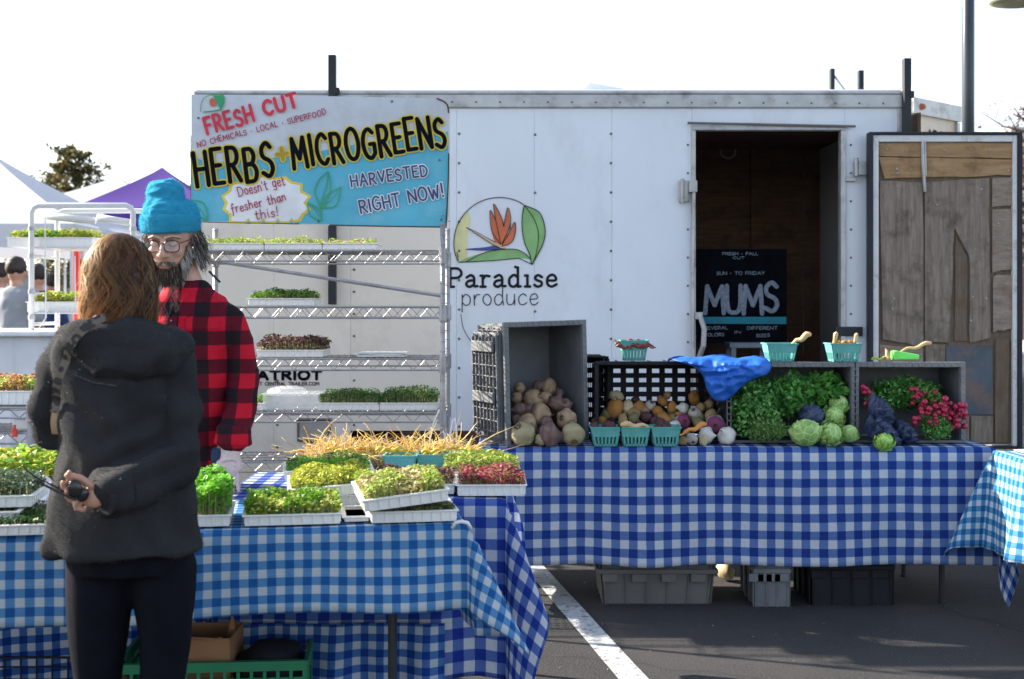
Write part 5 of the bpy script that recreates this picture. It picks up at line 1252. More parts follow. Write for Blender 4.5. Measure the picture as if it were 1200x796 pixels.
cabbage('small blue green cabbage behind the pale ones', 951, 487, 14, 6.10, *BG, 5, ruf=.2)
cabbage('upper blue purple cabbage in the radish crate', 1033, 480, 12.5, 6.05, *BG, 6, ruf=.5, n=22)
cabbage('lower wide blue purple cabbage in the radish crate', 1034, 504, 15, 6.02, (.018, .03, .085), (.035, .055, .14), 7, ruf=.55, n=22)
cabbage('blue purple cabbage next to the radish greens', 1061, 505, 11, 6.04, *BG, 10, ruf=.5, n=22)
cabbage('small yellow green cabbage at the front of the radish crate', 1037, 517, 12, 5.93, (.30, .48, .10), (.14, .34, .05), 9)
heap('radish_greens', 'dark radish leaves at the back of the radish crate', 'radish leaves', 1060, 462, 44, 20, 6.12, .18, PAR, 3200, .022, 200, 5)
heap('radish_greens', 'curly green bunch in front of the red radishes', 'parsley', 1096, 499, 17, 18, 5.97, .14, PAR, 2600, .013, 150, 6)
heap('radish_greens', 'light green leaves between the two radish clusters', 'radish leaves', 1086, 466, 16, 14, 6.05, .12, ((.14, .34, .07), (.10, .26, .05)), 700, .026, 80, 7)
m_rad = M('radish_skin', (.30, .010, .045), rough=.35, var=.25, scale=20)
rm_ = MB().ell((0, 0, 0), (1, 1, .9), 12, 8).tube([(0, 0, -.8), (.1, 0, -1.4), (.3, 0, -2.2)], [.22, .1, .02], 6)
rme = rm_.build('radish', m_rad, smooth=True); rmesh = rme.data; bpy.data.objects.remove(rme)
rr2 = random.Random(5)
def radish(px, py, D_, r, lab, grp):
    o = bpy.data.objects.new('radish', rmesh); COL.objects.link(o); o.location = P(px, py, D_); o.location.z = max(o.location.z, ZT+r); o.scale = (r, r, r); o.rotation_euler = (rr2.uniform(-1, 1), rr2.uniform(-1.4, 1.4), rr2.uniform(0, 6)); tag(o, lab, 'radish', grp)
for i in range(70):
    px = rr2.gauss(1104, 19); py = rr2.gauss(485-.12*(px-1100), 11); radish(max(1072, min(px, 1130)), max(460, min(py, 512)), 6.0+rr2.uniform(-.03, .08), rr2.uniform(.011, .017), 'red radish in the large cluster at the right of the radish crate', 'red radishes, large right cluster')
for i in range(12): radish(rr2.uniform(1068, 1088), rr2.uniform(455, 475), 6.08, .013, 'red radish in the small upper cluster of the radish crate', 'red radishes, upper cluster')
for i in range(10): radish(rr2.uniform(1011, 1022), rr2.uniform(452, 480), 6.08, .013, 'red radish by the left wall of the radish crate', 'red radishes, left wall')
# bits lying on the crates
m = MB(); m.prism([P(1047, 412, 6.12), P(1051, 411, 6.12), P(1078, 416, 6.12), P(1077, 422, 6.12), P(1047, 422, 6.12)], (0, .06, 0))
tag(m.build('bag_clip', M('neon_green_plastic', (.16, .75, .12), rough=.4), loc=P(1062, 422, 6.15), bevel=.006), 'bright green plastic scoop lying on the radish crate', 'scoop')
carrot(P(1022, 421, 6.14), P(1044, 419, 6.14), .008, M('yellow_green_bean', (.42, .5, .05)), 'yellow green bean on the radish crate', 'bean')
carrot(P(1041, 422, 6.14), P(1038, 408, 6.14), .012, m_par, 'stubby tan root upright on the radish crate', 'root')
carrot(P(1090, 402, 6.2), P(1050, 413, 6.2), .010, m_par, 'thin tan stick leaning behind the green scoop', 'stick')
# blue tarp hanging from the slotted crate onto the greens crate
ol = catmull([(785, 421), (800, 418), (820, 419), (845, 416.5), (865, 420), (885, 418), (898, 421), (904, 428), (900, 438), (885, 444), (872, 451), (858, 465), (846, 471), (836, 468), (828, 456), (824, 442), (814, 431), (800, 426), (785, 421)], 5)[:-1]
cx_, cy_ = 849, 434; nr_ = 26; V = []
for j in range(nr_+1):
    f = j/nr_
    for i, (x, y) in enumerate(ol):
        px, py = cx_+(x-cx_)*f, cy_+(y-cy_)*f
        ang = math.atan2(y-cy_, x-cx_)
        q = Vector((px*.045, py*.085, 0)); rdg = 1-abs(noise.noise(q+Vector((3, 0, 0))))*2.6; fine = 1-abs(noise.noise(Vector((px*.13+py*.05, py*.10, 5))))*2.4
        rad = math.sin(ang*7+2*noise.noise(q*2))*f*.5
        D_ = 6.085-.052*math.sqrt(max(0, 1-f**2.5))-(.020*rdg+.009*fine+.010*rad)*(1-.6*f**4)-(.045 if py > 428 else .045*max(0, (py-418)/10))
        V.append(P(px, py, D_))
n_o = len(ol); m = MB(); m.add(V, [(j*n_o+i, (j+1)*n_o+i, (j+1)*n_o+(i+1) % n_o, j*n_o+(i+1) % n_o) for j in range(1, nr_) for i in range(n_o)]+[(0, n_o+i, n_o+(i+1) % n_o) for i in range(n_o)])
# the part lying back over the crate tops
W = []
for i, (x, y) in enumerate(ol[:35]):
    p0 = V[nr_*n_o+i]
    for k in range(5): W.append(p0+Vector((0, .035*k, .006*math.sin(k*1.4+i*.5)-.003*k)))
m.add(W, [(i*5+k, (i+1)*5+k, (i+1)*5+k+1, i*5+k+1) for i in range(34) for k in range(4)])
o = m.build('blue_tarp', m_tarp, loc=P(845, 440, 6.1), smooth=True, fix=True); o.modifiers.new('s', 'SOLIDIFY').thickness = .003
tag(o, 'crumpled bright blue tarp draped between slotted crate and parsley crate', 'tarp')
# ------------------------------------------------------------ straw coloured beans
rg = np.random.default_rng(9); n = 1500
bx_ = rg.uniform(362, 545, n); D_ = rg.uniform(4.95, 5.18, n)
hh = np.where(rg.uniform(size=n) < .12, rg.uniform(.08, .13, n), rg.uniform(.03, .095, n))
base = np.stack([(bx_-600)/F*D_, D_, np.full(n, ZT+.01)+rg.uniform(0, .05, n)], 1)
dirs = rg.normal(0, .8, (n, 3)); dirs[:, 2] = 1; dirs /= np.linalg.norm(dirs, axis=1)[:, None]
bend = rg.normal(0, .8, (n, 3)); ts = np.linspace(0, 1, 9)
paths = base[:, None]+dirs[:, None]*hh[:, None, None]*ts[None, :, None]+bend[:, None]*(hh[:, None, None]*ts[None, :, None]**2)*np.array([.9, .5, .35])
ph_ = rg.uniform(0, 6.3, (n, 1)); paths[..., 0] += .012*np.sin(ts[None]*6+ph_)*ts[None]; paths[..., 2] += .010*np.sin(ts[None]*7+ph_*2)*ts[None]
paths[..., 2] = np.maximum(paths[..., 2], ZT+.006)
pc = np.array([(.80, .66, .28), (.85, .74, .42), (.78, .54, .12), (.7, .6, .4), (.6, .42, .2)])[rg.integers(0, 5, n)]
V, Fa, cc = strand_arrays(paths, rg.uniform(.0035, .007, n), pc)
o = from_np('dried_bean_shoots', V, Fa, m_leaf, None, cc, loc=(X(465, 5.05), 5.05, ZT)); o.modifiers.new('s', 'SOLIDIFY').thickness = .0015
tag(o, 'tangled heap of straw yellow bean shoots behind the microgreens trays', 'bean shoots', kind='stuff')
m_bean = M('yellow_bean', (.62, .40, .04), rough=.5, var=.15, scale=30)
for i in range(30):
    px = rg.uniform(385, 560); D2 = rg.uniform(4.86, 5.02); a = Vector((X(px, D2), D2, ZT+rg.uniform(.06, .10))); ang = rg.uniform(-.5, .5)
    tag(carrot(a, a+Vector((.09*math.cos(ang), rg.uniform(-.03, .03), .04*math.sin(ang))), .008, m_bean, 'plump yellow bean at the front of the straw coloured heap', 'bean'), group='yellow beans in the pint baskets')
# ------------------------------------------------------------ people
m_skin = M('skin', (.50, .27, .19), rough=.5, var=.12, scale=22, bump=.08, bscale=160)
m_skin2 = M('weathered_skin', (.52, .30, .22), rough=.5, var=.16, scale=30, dirt=(.50, .17, .12), dscale=12, dlo=.5, dhi=.9, bump=.12, bscale=150)
def Mknit(name, col, band=.006, rough=.95):
    m, t, b = nodes(name); v = coord(t); w_ = t.nodes.new("ShaderNodeTexWave"); w_.bands_direction = 'Z'; w_.inputs['Scale'].default_value = 1/band/3.14/2*3.14
    w_.inputs['Distortion'].default_value = 1.2; w_.inputs['Detail'].default_value = 2; lk(t, v, w_.inputs[0])
    n = noise_(t, v, 9, 5); n2 = noise_(t, v, 320, 2)
    c = mixc(t, ramp(t, n, [(.3, (0, 0, 0)), (.7, (1, 1, 1))]), [x*.8 for x in col], [x*1.25 for x in col])
    c = mixc(t, math_(t, 'MULTIPLY', w_.outputs[1], .35), c, [x*.4 for x in col]); c = mixc(t, math_(t, 'MULTIPLY', n2, .25), c, [x*2 for x in col])
    lk(t, c, b.inputs['Base Color']); b.inputs['Roughness'].default_value = rough; b.inputs['Specular IOR Level'].default_value = .1
    bump_(t, b, w_.outputs[1], .5, .003); return m
m_coat = Mknit('charcoal_knit', (.030, .031, .034)); m_leg_ = M('black_leggings', (.005, .006, .010), rough=.9, var=.2, scale=14, spec=.1)
def fold(amp, seed=0, sc=9, vert=.35):
    def f(co):
        o = np.empty(len(co))
        for i, c in enumerate(co):
            p = Vector((c[0]*sc+seed, c[1]*sc, c[2]*sc*vert)); a = noise.noise(p); b = noise.noise(Vector((c[0]*sc*2+c[2]*7, c[1]*sc*2, c[2]*sc*1.1+seed)))
            o[i] = amp*((1-abs(a)*2.2)*.6+b*.6)
        return o
    return f
def finger(m, base, d, curl, L, r, up):
    """three joints bending towards 'up'"""
    base = Vector(base); d = Vector(d).normalized(); up = Vector(up).normalized(); pts = [base]; a = 0
    for k, f in enumerate((.45, .32, .23)):
        a += curl[k]; v = d*math.cos(a)+up*math.sin(a); pts.append(pts[-1]+v*L*f)
    m.tube(pts, [r, r*.95, r*.86, r*.72], 8, round_=True)
# ---- the woman, seen from behind
WD = 3.33
def Wp(px, py, dy=0): return Vector((X(px, WD), WD+dy, Z(py, WD)))
wo = thing('person', 'woman seen from behind in charcoal hooded knit coat and black leggings', 'person', (X(140, WD), WD, 0))
wx = X(140, WD)
b = MB()
hc = Wp(139, 322, .0); b.ell(hc, (.078, .095, .105), 20, 14); b.ell(hc+Vector((0, .04, -.06)), (.055, .06, .06))
b.ell(hc+Vector((0, .098, -.03)), (.012, .015, .018)); b.tube([hc+Vector((0, .01, -.06)), Wp(140, 400, .0)], [.052, .058], 14, round_=True)
b.loft([(wx, WD, Z(395, WD), .09, .06), (wx, WD, Z(420, WD), .15, .085), (wx, WD, Z(480, WD), .135, .09), (wx, WD, Z(560, WD), .11, .08), (X(150, WD), WD, Z(640, WD), .115, .08), (X(152, WD), WD, Z(668, WD), .11, .075)])
for s, kx, fx, ax in ((-1, 112, 105, 108), (1, 195, 192, 190)):
    b.tube([Wp(118 if s < 0 else 190, 668), Wp(kx, 800, .01), Wp(fx, 960, -.02), Vector((X(ax, WD), WD-.02, .05))], [.055, .044, .036, .035], 14, round_=True)
    b.tube([(X(ax, WD), WD-.03, .045), (X(ax, WD), WD+.15, .03)], [.035, .028], 10, round_=True)
b.tube([Wp(88, 420), Wp(60, 495, .02), Wp(72, 500, .22)], [.036, .036, .03], 12, round_=True); b.ell(Wp(74, 498, .27), (.03, .05, .035))
b.tube([Wp(190, 422), Wp(208, 530, -.03), P(140, 578, WD-.20), P(119, 581, WD-.235)], [.036, .036, .024, .020], 12, round_=True)
hp = P(107, 581, WD-.24); b.ell(hp+Vector((.006, 0, -.003)), (.030, .016, .027), 14, 10, rot=(0, R(20), 0))
for k, (dx, dz, L, a) in enumerate(((-.024, .022, .058, .5), (-.028, .003, .060, .4), (-.025, -.014, .056, .45), (-.016, -.033, .046, .55))):
    finger(b, hp+Vector((dx, -.006, dz)), (-.85, -.25, .12-.12*k), (a, a*1.5, a*1.1), L, .0078-.0006*(k == 3), (.15, -.45, .75))
finger(b, hp+Vector((.004, -.010, .026)), (-.6, -.25, .65), (.15, .35, .3), .058, .0098, (-.8, -.2, -.4))
blob('body', b, m_skin, wo, .0034, 2)
# leggings
b = MB()
b.loft([(X(152, WD), WD, Z(620, WD), .14, .10), (X(152, WD), WD, Z(650, WD), .165, .12), (X(153, WD), WD, Z(668, WD), .158, .115)])
b.tube([Wp(118, 655, .01), Wp(116, 700, .005), Wp(115, 745, 0), Wp(113, 800, .01), Wp(110, 860, -.02), Wp(105, 950, -.02), Vector((X(106, WD), WD-.02, .07))], [.092, .086, .074, .058, .060, .045, .042], 18, round_=True)
b.tube([Wp(190, 665, .01), Wp(193, 700, .0), Wp(194, 745, 0), Wp(190, 800, .0), Wp(190, 860, -.02), Wp(191, 950, -.02), Vector((X(190, WD), WD-.02, .07))], [.088, .080, .067, .056, .060, .045, .042], 18, round_=True)
blob('leggings', b, m_leg_, wo, .008, 5, fold(.004, 3))
for ax in (107, 190):
    s = MB(); s.tube([(X(ax, WD), WD-.06, .045), (X(ax, WD), WD+.05, .045), (X(ax, WD), WD+.17, .035)], [.042, .045, .038], 14, round_=True); s.b2((X(ax, WD)-.045, WD-.10, .002), (X(ax, WD)+.045, WD+.20, .022)); s.build('shoe', m_rub, wo, bevel=.006)
# coat body, hood and sleeves
b = MB(); R_ = []
for py, c, h, d_, oy in ((378, 141, 26, .07, .0), (386, 138, 46, .09, .0), (396, 134, 68, .105, 0), (410, 134, 76, .115, 0), (440, 136, 72, .125, 0), (490, 141, 68, .125, -.01), (540, 144, 73, .135, -.01), (590, 147, 83, .14, -.01), (622, 147.5, 88, .145, -.01), (643, 147.5, 90, .148, -.01)):
    R_.append((X(c, WD), WD+oy, Z(py, WD), h/454+.0, d_))
b.loft(R_, 36)
b.tube([Wp(86, 408), Wp(70, 445, .0), Wp(63, 480, .0), Wp(62, 500, .01), Wp(70, 503, .14)], [.062, .062, .058, .062, .05], 16, round_=True)
b.tube([Wp(196, 408), Wp(206, 450), Wp(211, 500, -.01), Wp(208, 540, -.05)], [.058, .058, .060, .062], 16, round_=True)
b.tube([Wp(208, 538, -.05), Wp(180, 556, -.13), Wp(150, 568, -.19), P(131, 578, WD-.22)], [.060, .062, .056, .046], 16, round_=True)
b.tube([P(136, 576, WD-.22), P(122, 581, WD-.235)], [.046, .044], 16, round_=False)
def coat_folds(co):
    f = fold(.020, 1, 7, .6)(co); x = co[:, 0]-wx; z = co[:, 2]
    # diagonal pulls from the shoulder to the folded arm and rumples in the crook of the elbow
    f += .009*np.sin((z*1.0+x*.6)*46+2*np.sin(x*14))*np.clip((z-.9)*3, 0, 1)*np.clip((1.32-z)*6, 0, 1)
    f += .011*np.sin((z-x*.5)*75)*np.exp(-((x-.12)**2)/.012-((z-1.02)**2)/.01)
    return f
coat = blob('coat', b, m_coat, wo, .0065, 3, coat_folds)
def fuzz(name, src, mat_cols, n, L, parent, seed=0):
    rg = np.random.default_rng(seed); me = src.data; nv = len(me.vertices)
    co = np.empty(nv*3, dtype=np.float32); me.vertices.foreach_get('co', co); co = co.reshape(-1, 3); no = np.empty(nv*3, dtype=np.float32); me.vertex_normals.foreach_get('vector', no); no = no.reshape(-1, 3)
    i = rg.integers(0, nv, n); p = co[i]+rg.normal(0, .002, (n, 3)); d = no[i]+rg.normal(0, .55, (n, 3)); l = rg.uniform(.4, 1, n)[:, None]*L
    paths = np.stack([p-no[i]*.001, p+d*l*.5, p+d*l+np.array([0, 0, -.3])*l], 1)
    V, Fa, cc = strand_arrays(paths, np.full(n, .0010), np.array(mat_cols)[rg.integers(0, len(mat_cols), n)])
    return tag(from_np(name, V, Fa, m_hair, parent, cc, local=True), kind='stuff')
FZ = ((.03, .031, .034), (.022, .022, .026), (.045, .045, .05))
fuzz('coat_fuzz', coat, FZ, 22000, .0032, wo, 1)
# turned cuff
MB().tube([P(128, 579, WD-.225), P(119, 583, WD-.24)], [.047, .046], 18).build('cuff', m_coat, wo, smooth=False)
# hood lying on the back
b = MB()
b.loft([(X(c, WD), WD+oy, Z(py, WD), h/454, d_) for py, c, h, d_, oy in ((374, 146, 32,   .06, -.03), (384, 150, 54, .085, -.045), (398, 156, 66, .095, -.055), (412, 161, 67, .098, -.058), (424, 163, 58, .092, -.06), (434, 160, 42, .080, -.062), (444, 152, 20, .06, -.066))], 32)
b.ell(Wp(112, 392, -.06), (.075, .05, .04), rot=(0, R(-25), 0)); b.ell(Wp(204, 402, -.03), (.05, .06, .04), rot=(0, R(30), 0))
hood = blob('hood', b, m_coat, wo, .006, 4, fold(.020, 7, 8, 1.5)); fuzz('hood_fuzz', hood, FZ, 7000, .0032, wo, 2)
MB().tube([Wp(118, 436, -.20), Wp(140, 444, -.205), Wp(165, 448, -.20)], .0035, 6).build('hood_seam', m_coat, wo)
# bag strap laid on the coat
Tt = [bvh_of(coat), bvh_of(hood)]
def onback(px, py):
    best = None
    o = Wp(px, py, -1.0)
    for t_ in Tt:
        h = t_.ray_cast(o, Vector((0, 1, 0)))
        if h[0] is not None and (best is None or h[0].y < best): best = h[0].y
    return Vector((o.x, (best if best is not None else WD-.05)-.005, o.z))
def Mfloral():
    m, t, b = nodes('floral_strap'); v = coord(t); vo = t.nodes.new("ShaderNodeTexVoronoi"); vo.inputs['Scale'].default_value = 42; lk(t, v, vo.inputs[0])
    n = noise_(t, v, 75, 3); s = math_(t, 'ADD', vo.outputs[0], math_(t, 'MULTIPLY', n, .55))
    c = ramp(t, s, [(.40, (.15, .125, .10)), (.48, (.03, .027, .027)), (.80, (.025, .022, .025)), (.9, (.14, .115, .09))])
    lk(t, c, b.inputs['Base Color']); b.inputs['Roughness'].default_value = .7; return m
m_flo = Mfloral()
def strap(name, pts, wd, mat):
    c = catmull(pts, 6); L = []
    for i, p in enumerate(c):
        a = c[max(i-1, 0)]; e = c[min(i+1, len(c)-1)]; d = Vector((e[0]-a[0], e[1]-a[1])).normalized(); nx_ = Vector((-d.y, d.x))*wd/2
        ys = []; q = [onback(p[0]+nx_.x*k, p[1]+nx_.y*k) for k in (-1, 0, 1)]; ym = min(v.y for v in q)
        L.append([Vector((v.x, ym, v.z)) for v in (q[0], q[2])])
    ys = [l[0].y for l in L]
    for i in range(len(L)):
        y_ = min(ys[max(0, i-2):i+3])
        for v in L[i]: v.y = y_
    m = MB(); m.add([v for l in L for v in l], [(2*i, 2*i+1, 2*i+3, 2*i+2) for i in range(len(L)-1)])
    o = m.build(name, mat, wo); o.modifiers.new('s', 'SOLIDIFY').thickness = .003; return o
strap('bag_strap', [(142, 370), (126, 380), (111, 396), (99, 416), (89, 440), (82, 462), (79, 480)], 9.5, m_flo)
strap('bag_strap', [(80, 476), (78, 490), (78, 505)], 7, M('tan_leather', (.33, .22, .13)))
bk = onback(135, 375); MB().tube([bk+Vector((-.02, -.006, .008)), bk+Vector((.008, -.006, .022)), bk+Vector((.02, -.006, -.006)), bk+Vector((-.008, -.006, -.02)), bk+Vector((-.02, -.006, .008))], .0022, 6).build('buckle', m_steel, wo)
# hair
def lerp3(a, b, t): return a+(b-a)*t
def woman_hair():
    rg = np.random.default_rng(21); n = 7000; k = 18; nl = 110
    lock_az = np.sort(rg.uniform(0, 2*math.pi, nl)); lock = rg.integers(0, nl, n)
    lz = rg.uniform(-.018, .06, nl); lph = rg.uniform(0, 6.3, nl); lr = rg.uniform(-.010, .022, nl); lfl = rg.uniform(-.05, .03, nl)
    az = lock_az[lock]+rg.normal(0, .05, n)
    c = np.array(hc)+np.array([.003, -.005, .004]); rx, ry, rz = .083, .100, .102
    # az: 0 = towards camera (-y), pi = face side; keep face open
    az = ((az+math.pi) % (2*math.pi))-math.pi; az = np.where(np.abs(az) > 2.35, np.sign(az)*rg.uniform(.1, 2.3, n), az)
    zend = Z(396, WD)+lz[lock]+rg.normal(0, .006, n)-.010*np.sin(az)
    ts = np.linspace(0, 1, k); P_ = np.zeros((n, k, 3))
    start = rg.uniform(.03, 1.1, n)
    for i, t in enumerate(ts):
        z_top = c[2]; 
        # total arc: quarter ellipse then hang
        a = start+(math.pi/2+.12-start)*min(1, t/.5); on = t <= .5
        r = np.sin(np.minimum(a, math.pi/2)); zz = c[2]+rz*np.cos(a)
        if not on:
            u = (t-.5)/.5; zz = (c[2]+rz*np.cos(a))*(1-u)+zend*u
            r = 1.0+.05*math.sin(u*3.1)-.16*u**3+lfl[lock]*u*4
        lift = 1+.05*np.sin(az*13)*r+lr[lock]*4*t
        wv = (.008+.016*t)*min(1, t*3)*np.sin(t*14+lph[lock]+az*2)
        P_[:, i, 0] = c[0]+(rx*r*lift)*np.sin(az)+wv*np.cos(az); P_[:, i, 1] = c[1]-(ry*r*lift)*np.cos(az)+wv*np.sin(az); P_[:, i, 2] = zz
    P_ += rg.normal(0, .0012, (n, 1, 3))
    out = P_-np.array([c[0], c[1], 0]); out[:, :, 2] = 0.02
    P_ += rg.normal(0, 1, (n, 1, 3))*.004*(ts[None, :, None]**2)
    fl = rg.uniform(size=n) < .05; P_[fl] += (rg.normal(0, .012, (fl.sum(), 1, 3)))*ts[None, :, None]
    base = np.array([(.11, .05, .02), (.17, .08, .03), (.06, .028, .014), (.28, .155, .06)])[rg.choice(4, nl, p=(.4, .3, .2, .1))][lock]
    gold = np.clip((-np.sin(az)-.0)*1.5, 0, 1)*rg.uniform(.2, 1, n)  # sunlight on the left side, put into the strand colour as gold
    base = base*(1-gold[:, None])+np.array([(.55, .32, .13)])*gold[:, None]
    cop = np.clip((ts[None, :]-.5)*2.2, 0, 1)*rg.uniform(.3, 1, nl)[lock][:, None]*np.clip(.6-np.sin(az), 0, 1)[:, None]  # lit orange of the lower ends, likewise put into the colour
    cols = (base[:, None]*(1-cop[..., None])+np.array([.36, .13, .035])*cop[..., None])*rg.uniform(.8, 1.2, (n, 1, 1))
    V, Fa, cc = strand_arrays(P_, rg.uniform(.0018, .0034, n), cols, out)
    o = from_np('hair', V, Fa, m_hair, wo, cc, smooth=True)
    sh = MB(); sh.ell(c+np.array([0, -.004, 0]), (rx*.95, ry*.94, rz*.97), 28, 18)
    sh.loft([(c[0], c[1]-.012, Z(396, WD)+.012, .076, .072), (c[0], c[1]-.010, c[2]-.06, .088, .09), (c[0], c[1]-.006, c[2], .092, .10)], 24)
    MB_ = blob('hair_underlayer', sh, M('dark_brown_hair', (.05, .028, .016), rough=.6), wo, .007, 2)
woman_hair()
# sunglasses held behind her back
m_gl = M('black_gloss_frame', (.012, .012, .014), rough=.22, var=.2)
sgl = thing('sunglasses', "black folded sunglasses held in the woman's hand behind her back", 'sunglasses', P(85, 575, WD-.26))
gd = WD-.27
q = [P(x, y, gd) for x, y in catmull([(27, 546), (34, 553), (43, 560), (60, 568), (78, 578), (88, 581)], 4)]
MB().tube(q, [.0028+.0026*i/len(q) for i in range(len(q))], 8, flat=.6, round_=True).build('temple_arm', m_gl, sgl, smooth=True)
q = [P(x, y+5.5, gd-.012) for x, y in catmull([(41, 558), (52, 563), (66, 570), (80, 577), (88, 580)], 4)]
MB().tube(q, .005, 8, flat=.6, round_=True).build('temple_arm', m_gl, sgl, smooth=True)
MB().ell(P(88, 573, gd-.008), (.017, .006, .022), 16, 10, rot=(0, R(-10), R(20))).build('lens', m_gl, sgl, smooth=True)
MB().ell(P(97, 580, gd+.004), (.014, .006, .018), 16, 10, rot=(0, R(20), R(20))).build('lens', m_gl, sgl, smooth=True)
# ---- the bearded man behind the table
MD = 4.66
def Mp(px, py, dy=0): return Vector((X(px, MD), MD+dy, Z(py, MD)))
mo = thing('person', 'bearded man in blue beanie, glasses and red black plaid shirt', 'person', (X(228, MD), MD, 0))
mx = X(226, MD)
Hm = Matrix.Translation(Mp(202, 281, -.02)) @ Matrix.Rotation(R(-1), 4, 'Z') @ Matrix.Rotation(R(14), 4, 'X') @ Matrix.Scale(1.08, 4)
def H_(v): return Hm @ Vector(v)
b = MB()
b.ell((0, .02, .03), (.077, .098, .108), 24, 16); b.ell((0, -.028, -.045), (.058, .066, .078), 20, 14); b.ell((0, -.066, -.104), (.026, .022, .02)); b.ell((0, -.03, -.085), (.05, .05, .035))
b.tube([(0, -.088, .012), (0, -.104, -.012), (0, -.115, -.030)], [.0085, .0095, .0125], 10, round_=True)
for s in (-1, 1):
    b.ell((s*.013, -.102, -.034), (.009, .010, .008)); b.ell((s*.036, -.072, -.026), (.022, .018, .020)); b.tube([(s*.01, -.092, .022), (s*.032, -.088, .026), (s*.052, -.070, .018)], [.007, .008, .006], 8, round_=True)
    b.ell((s*.031, -.078, .001), (.016, .011, .010)); b.ell((s*.080, .012, -.005), (.010, .020, .030), rot=(0, 0, s*.3))
b.ell((0, -.095, -.066), (.024, .009, .006)); b.ell((0, -.092, -.076), (.02, .009, .007))
b.xf(Hm)
b.tube([H_((0, .03, -.06)), Mp(222, 352, .02)], [.062, .068], 16, round_=True)
b.loft([(mx, MD+.01, 1.43, .10, .07), (mx, MD+.01, 1.38, .135, .08), (mx-.02, MD+.01, 1.2, .13, .09), (mx-.025, MD+.01, .98, .125, .09), (mx-.025, MD+.01, .86, .125, .09)], 28)
b.tube([(mx-.08, MD, .88), (mx-.10, MD, .45), (mx-.10, MD+.02, .06)], [.07, .05, .035], 14, round_=True); b.tube([(mx+.09, MD, .88), (mx+.11, MD, .45), (mx+.11, MD+.02, .06)], [.07, .05, .035], 14, round_=True)
b.tube([(mx-.15, MD, 1.34), (mx-.21, MD-.01, 1.12), (mx-.16, MD-.16, 1.0)], [.04, .036, .030], 12, round_=True); b.ell((mx-.13, MD-.24, 1.0), (.03, .055, .03))
wrist = Mp(280, 520, -.13)
b.tube([(mx+.115, MD, 1.31), (mx+.182, MD+.0, 1.12), wrist, wrist+Vector((0, -.005, -.03))], [.036, .034, .028, .028], 14, round_=True)
blob('body', b, m_skin2, mo, .0045, 3)
# gloved hand
g = MB(); pc_ = Mp(280, 540, -.145)
g.tube([wrist+Vector((0, 0, .008)), wrist+Vector((-.001, -.002, -.02)), pc_+Vector((0, 0, .01))], [.038, .034, .036], 16, round_=False)
g.ell(pc_, (.044, .022, .045), 16, 12)
for k, (dx, L, lean) in enumerate(((-.030, .070, -.22), (-.012, .078, -.08), (.008, .075, .03), (.026, .060, .12))):
    finger(g, pc_+Vector((dx, -.002, -.032)), (lean, -.15, -1), (.1, .2, .25), L, .0098, (.2, -1, 0))
finger(g, pc_+Vector((-.036, -.008, .012)), (-.5, -.4, -.9), (.1, .2, .2), .062, .011, (.5, -.4, -.3))
m_glove, t_, b_ = nodes('thin_vinyl_glove'); n_ = noise_(t_, coord(t_), 45, 6, .7)
lk(t_, mixc(t_, n_, (.50, .33, .32), (.80, .72, .72)), b_.inputs['Base Color']); b_.inputs['Roughness'].default_value = .35; bump_(t_, b_, noise_(t_, coord(t_), 70, 5, .7), .8, .01)
blob('glove', g, m_glove, mo, .0035, 2)
# jeans and shoes
b = MB(); b.loft([(mx-.02, MD, .93, .14, .11), (mx-.02, MD, .84, .15, .115), (mx-.02, MD, .78, .155, .12)])
b.tube([(mx-.10, MD, .83), (mx-.11, MD, .45), (mx-.10, MD+.02, .08)], [.10, .072, .06], 16, round_=True); b.tube([(mx+.06, MD, .83), (mx+.09, MD, .45), (mx+.11, MD+.02, .08)], [.10, .072, .06], 16, round_=True)
blob('jeans', b, M('blue_denim', (.035, .085, .17), rough=.9, var=.3, scale=30, bump=.3, bscale=300), mo, .009, 4, fold(.006, 5))
for s in (-.10, .11): MB().tube([(mx+s, MD+.08, .05), (mx+s, MD-.06, .05), (mx+s, MD-.17, .035)], [.045, .048, .04], 14, round_=True).build('shoe', m_rub, mo, smooth=True)
# plaid shirt
m_plaid = Mcheck('buffalo_plaid', .103, (.55, .010, .030), (.105, .006, .016), (.010, .010, .014), 0, axes=('x', 'z'))
b = MB()
b.loft([(X(c, MD), MD+oy, z_, h, d_) for z_, c, h, d_, oy in ((1.485, 217, .070, .065, .02), (1.455, 219, .090, .078, .015), (1.425, 221, .125, .09, .01), (1.385, 222, .160, .105, .01), (1.32, 221, .172, .115, 0), (1.15, 218, .158, .12, 0), (1.0, 217, .152, .12, 0), (.90, 217, .155, .125, 0), (.825, 217, .158, .13, 0))], 36)
b.tube([(mx+.125, MD+.01, 1.360), (mx+.165, MD+.005, 1.27), (mx+.188, MD-.01, 1.12), (mx+.184, MD-.07, 1.0), wrist+Vector((.002, .005, .035))], [.050, .058, .052, .050, .056], 18, round_=True)
b.tube([wrist+Vector((.006, .005, .075)), wrist+Vector((.003, .002, .012))], [.060, .068], 18)
b.tube([(mx-.16, MD, 1.385), (mx-.20, MD, 1.28), (mx-.215, MD-.01, 1.12), (mx-.165, MD-.15, 1.0)], [.06, .062, .058, .05], 18, round_=True)
sh = blob('plaid_shirt', b, m_plaid, mo, .0065, 3, fold(.012, 11, 9, .9))
TS = bvh_of(sh)
def onfront(px, py, off=.004):
    o = Mp(px, py, -1); h = TS.ray_cast(o, Vector((0, 1, 0))); return Vector((o.x, (h[0].y if h[0] else MD-.12)-off, o.z))
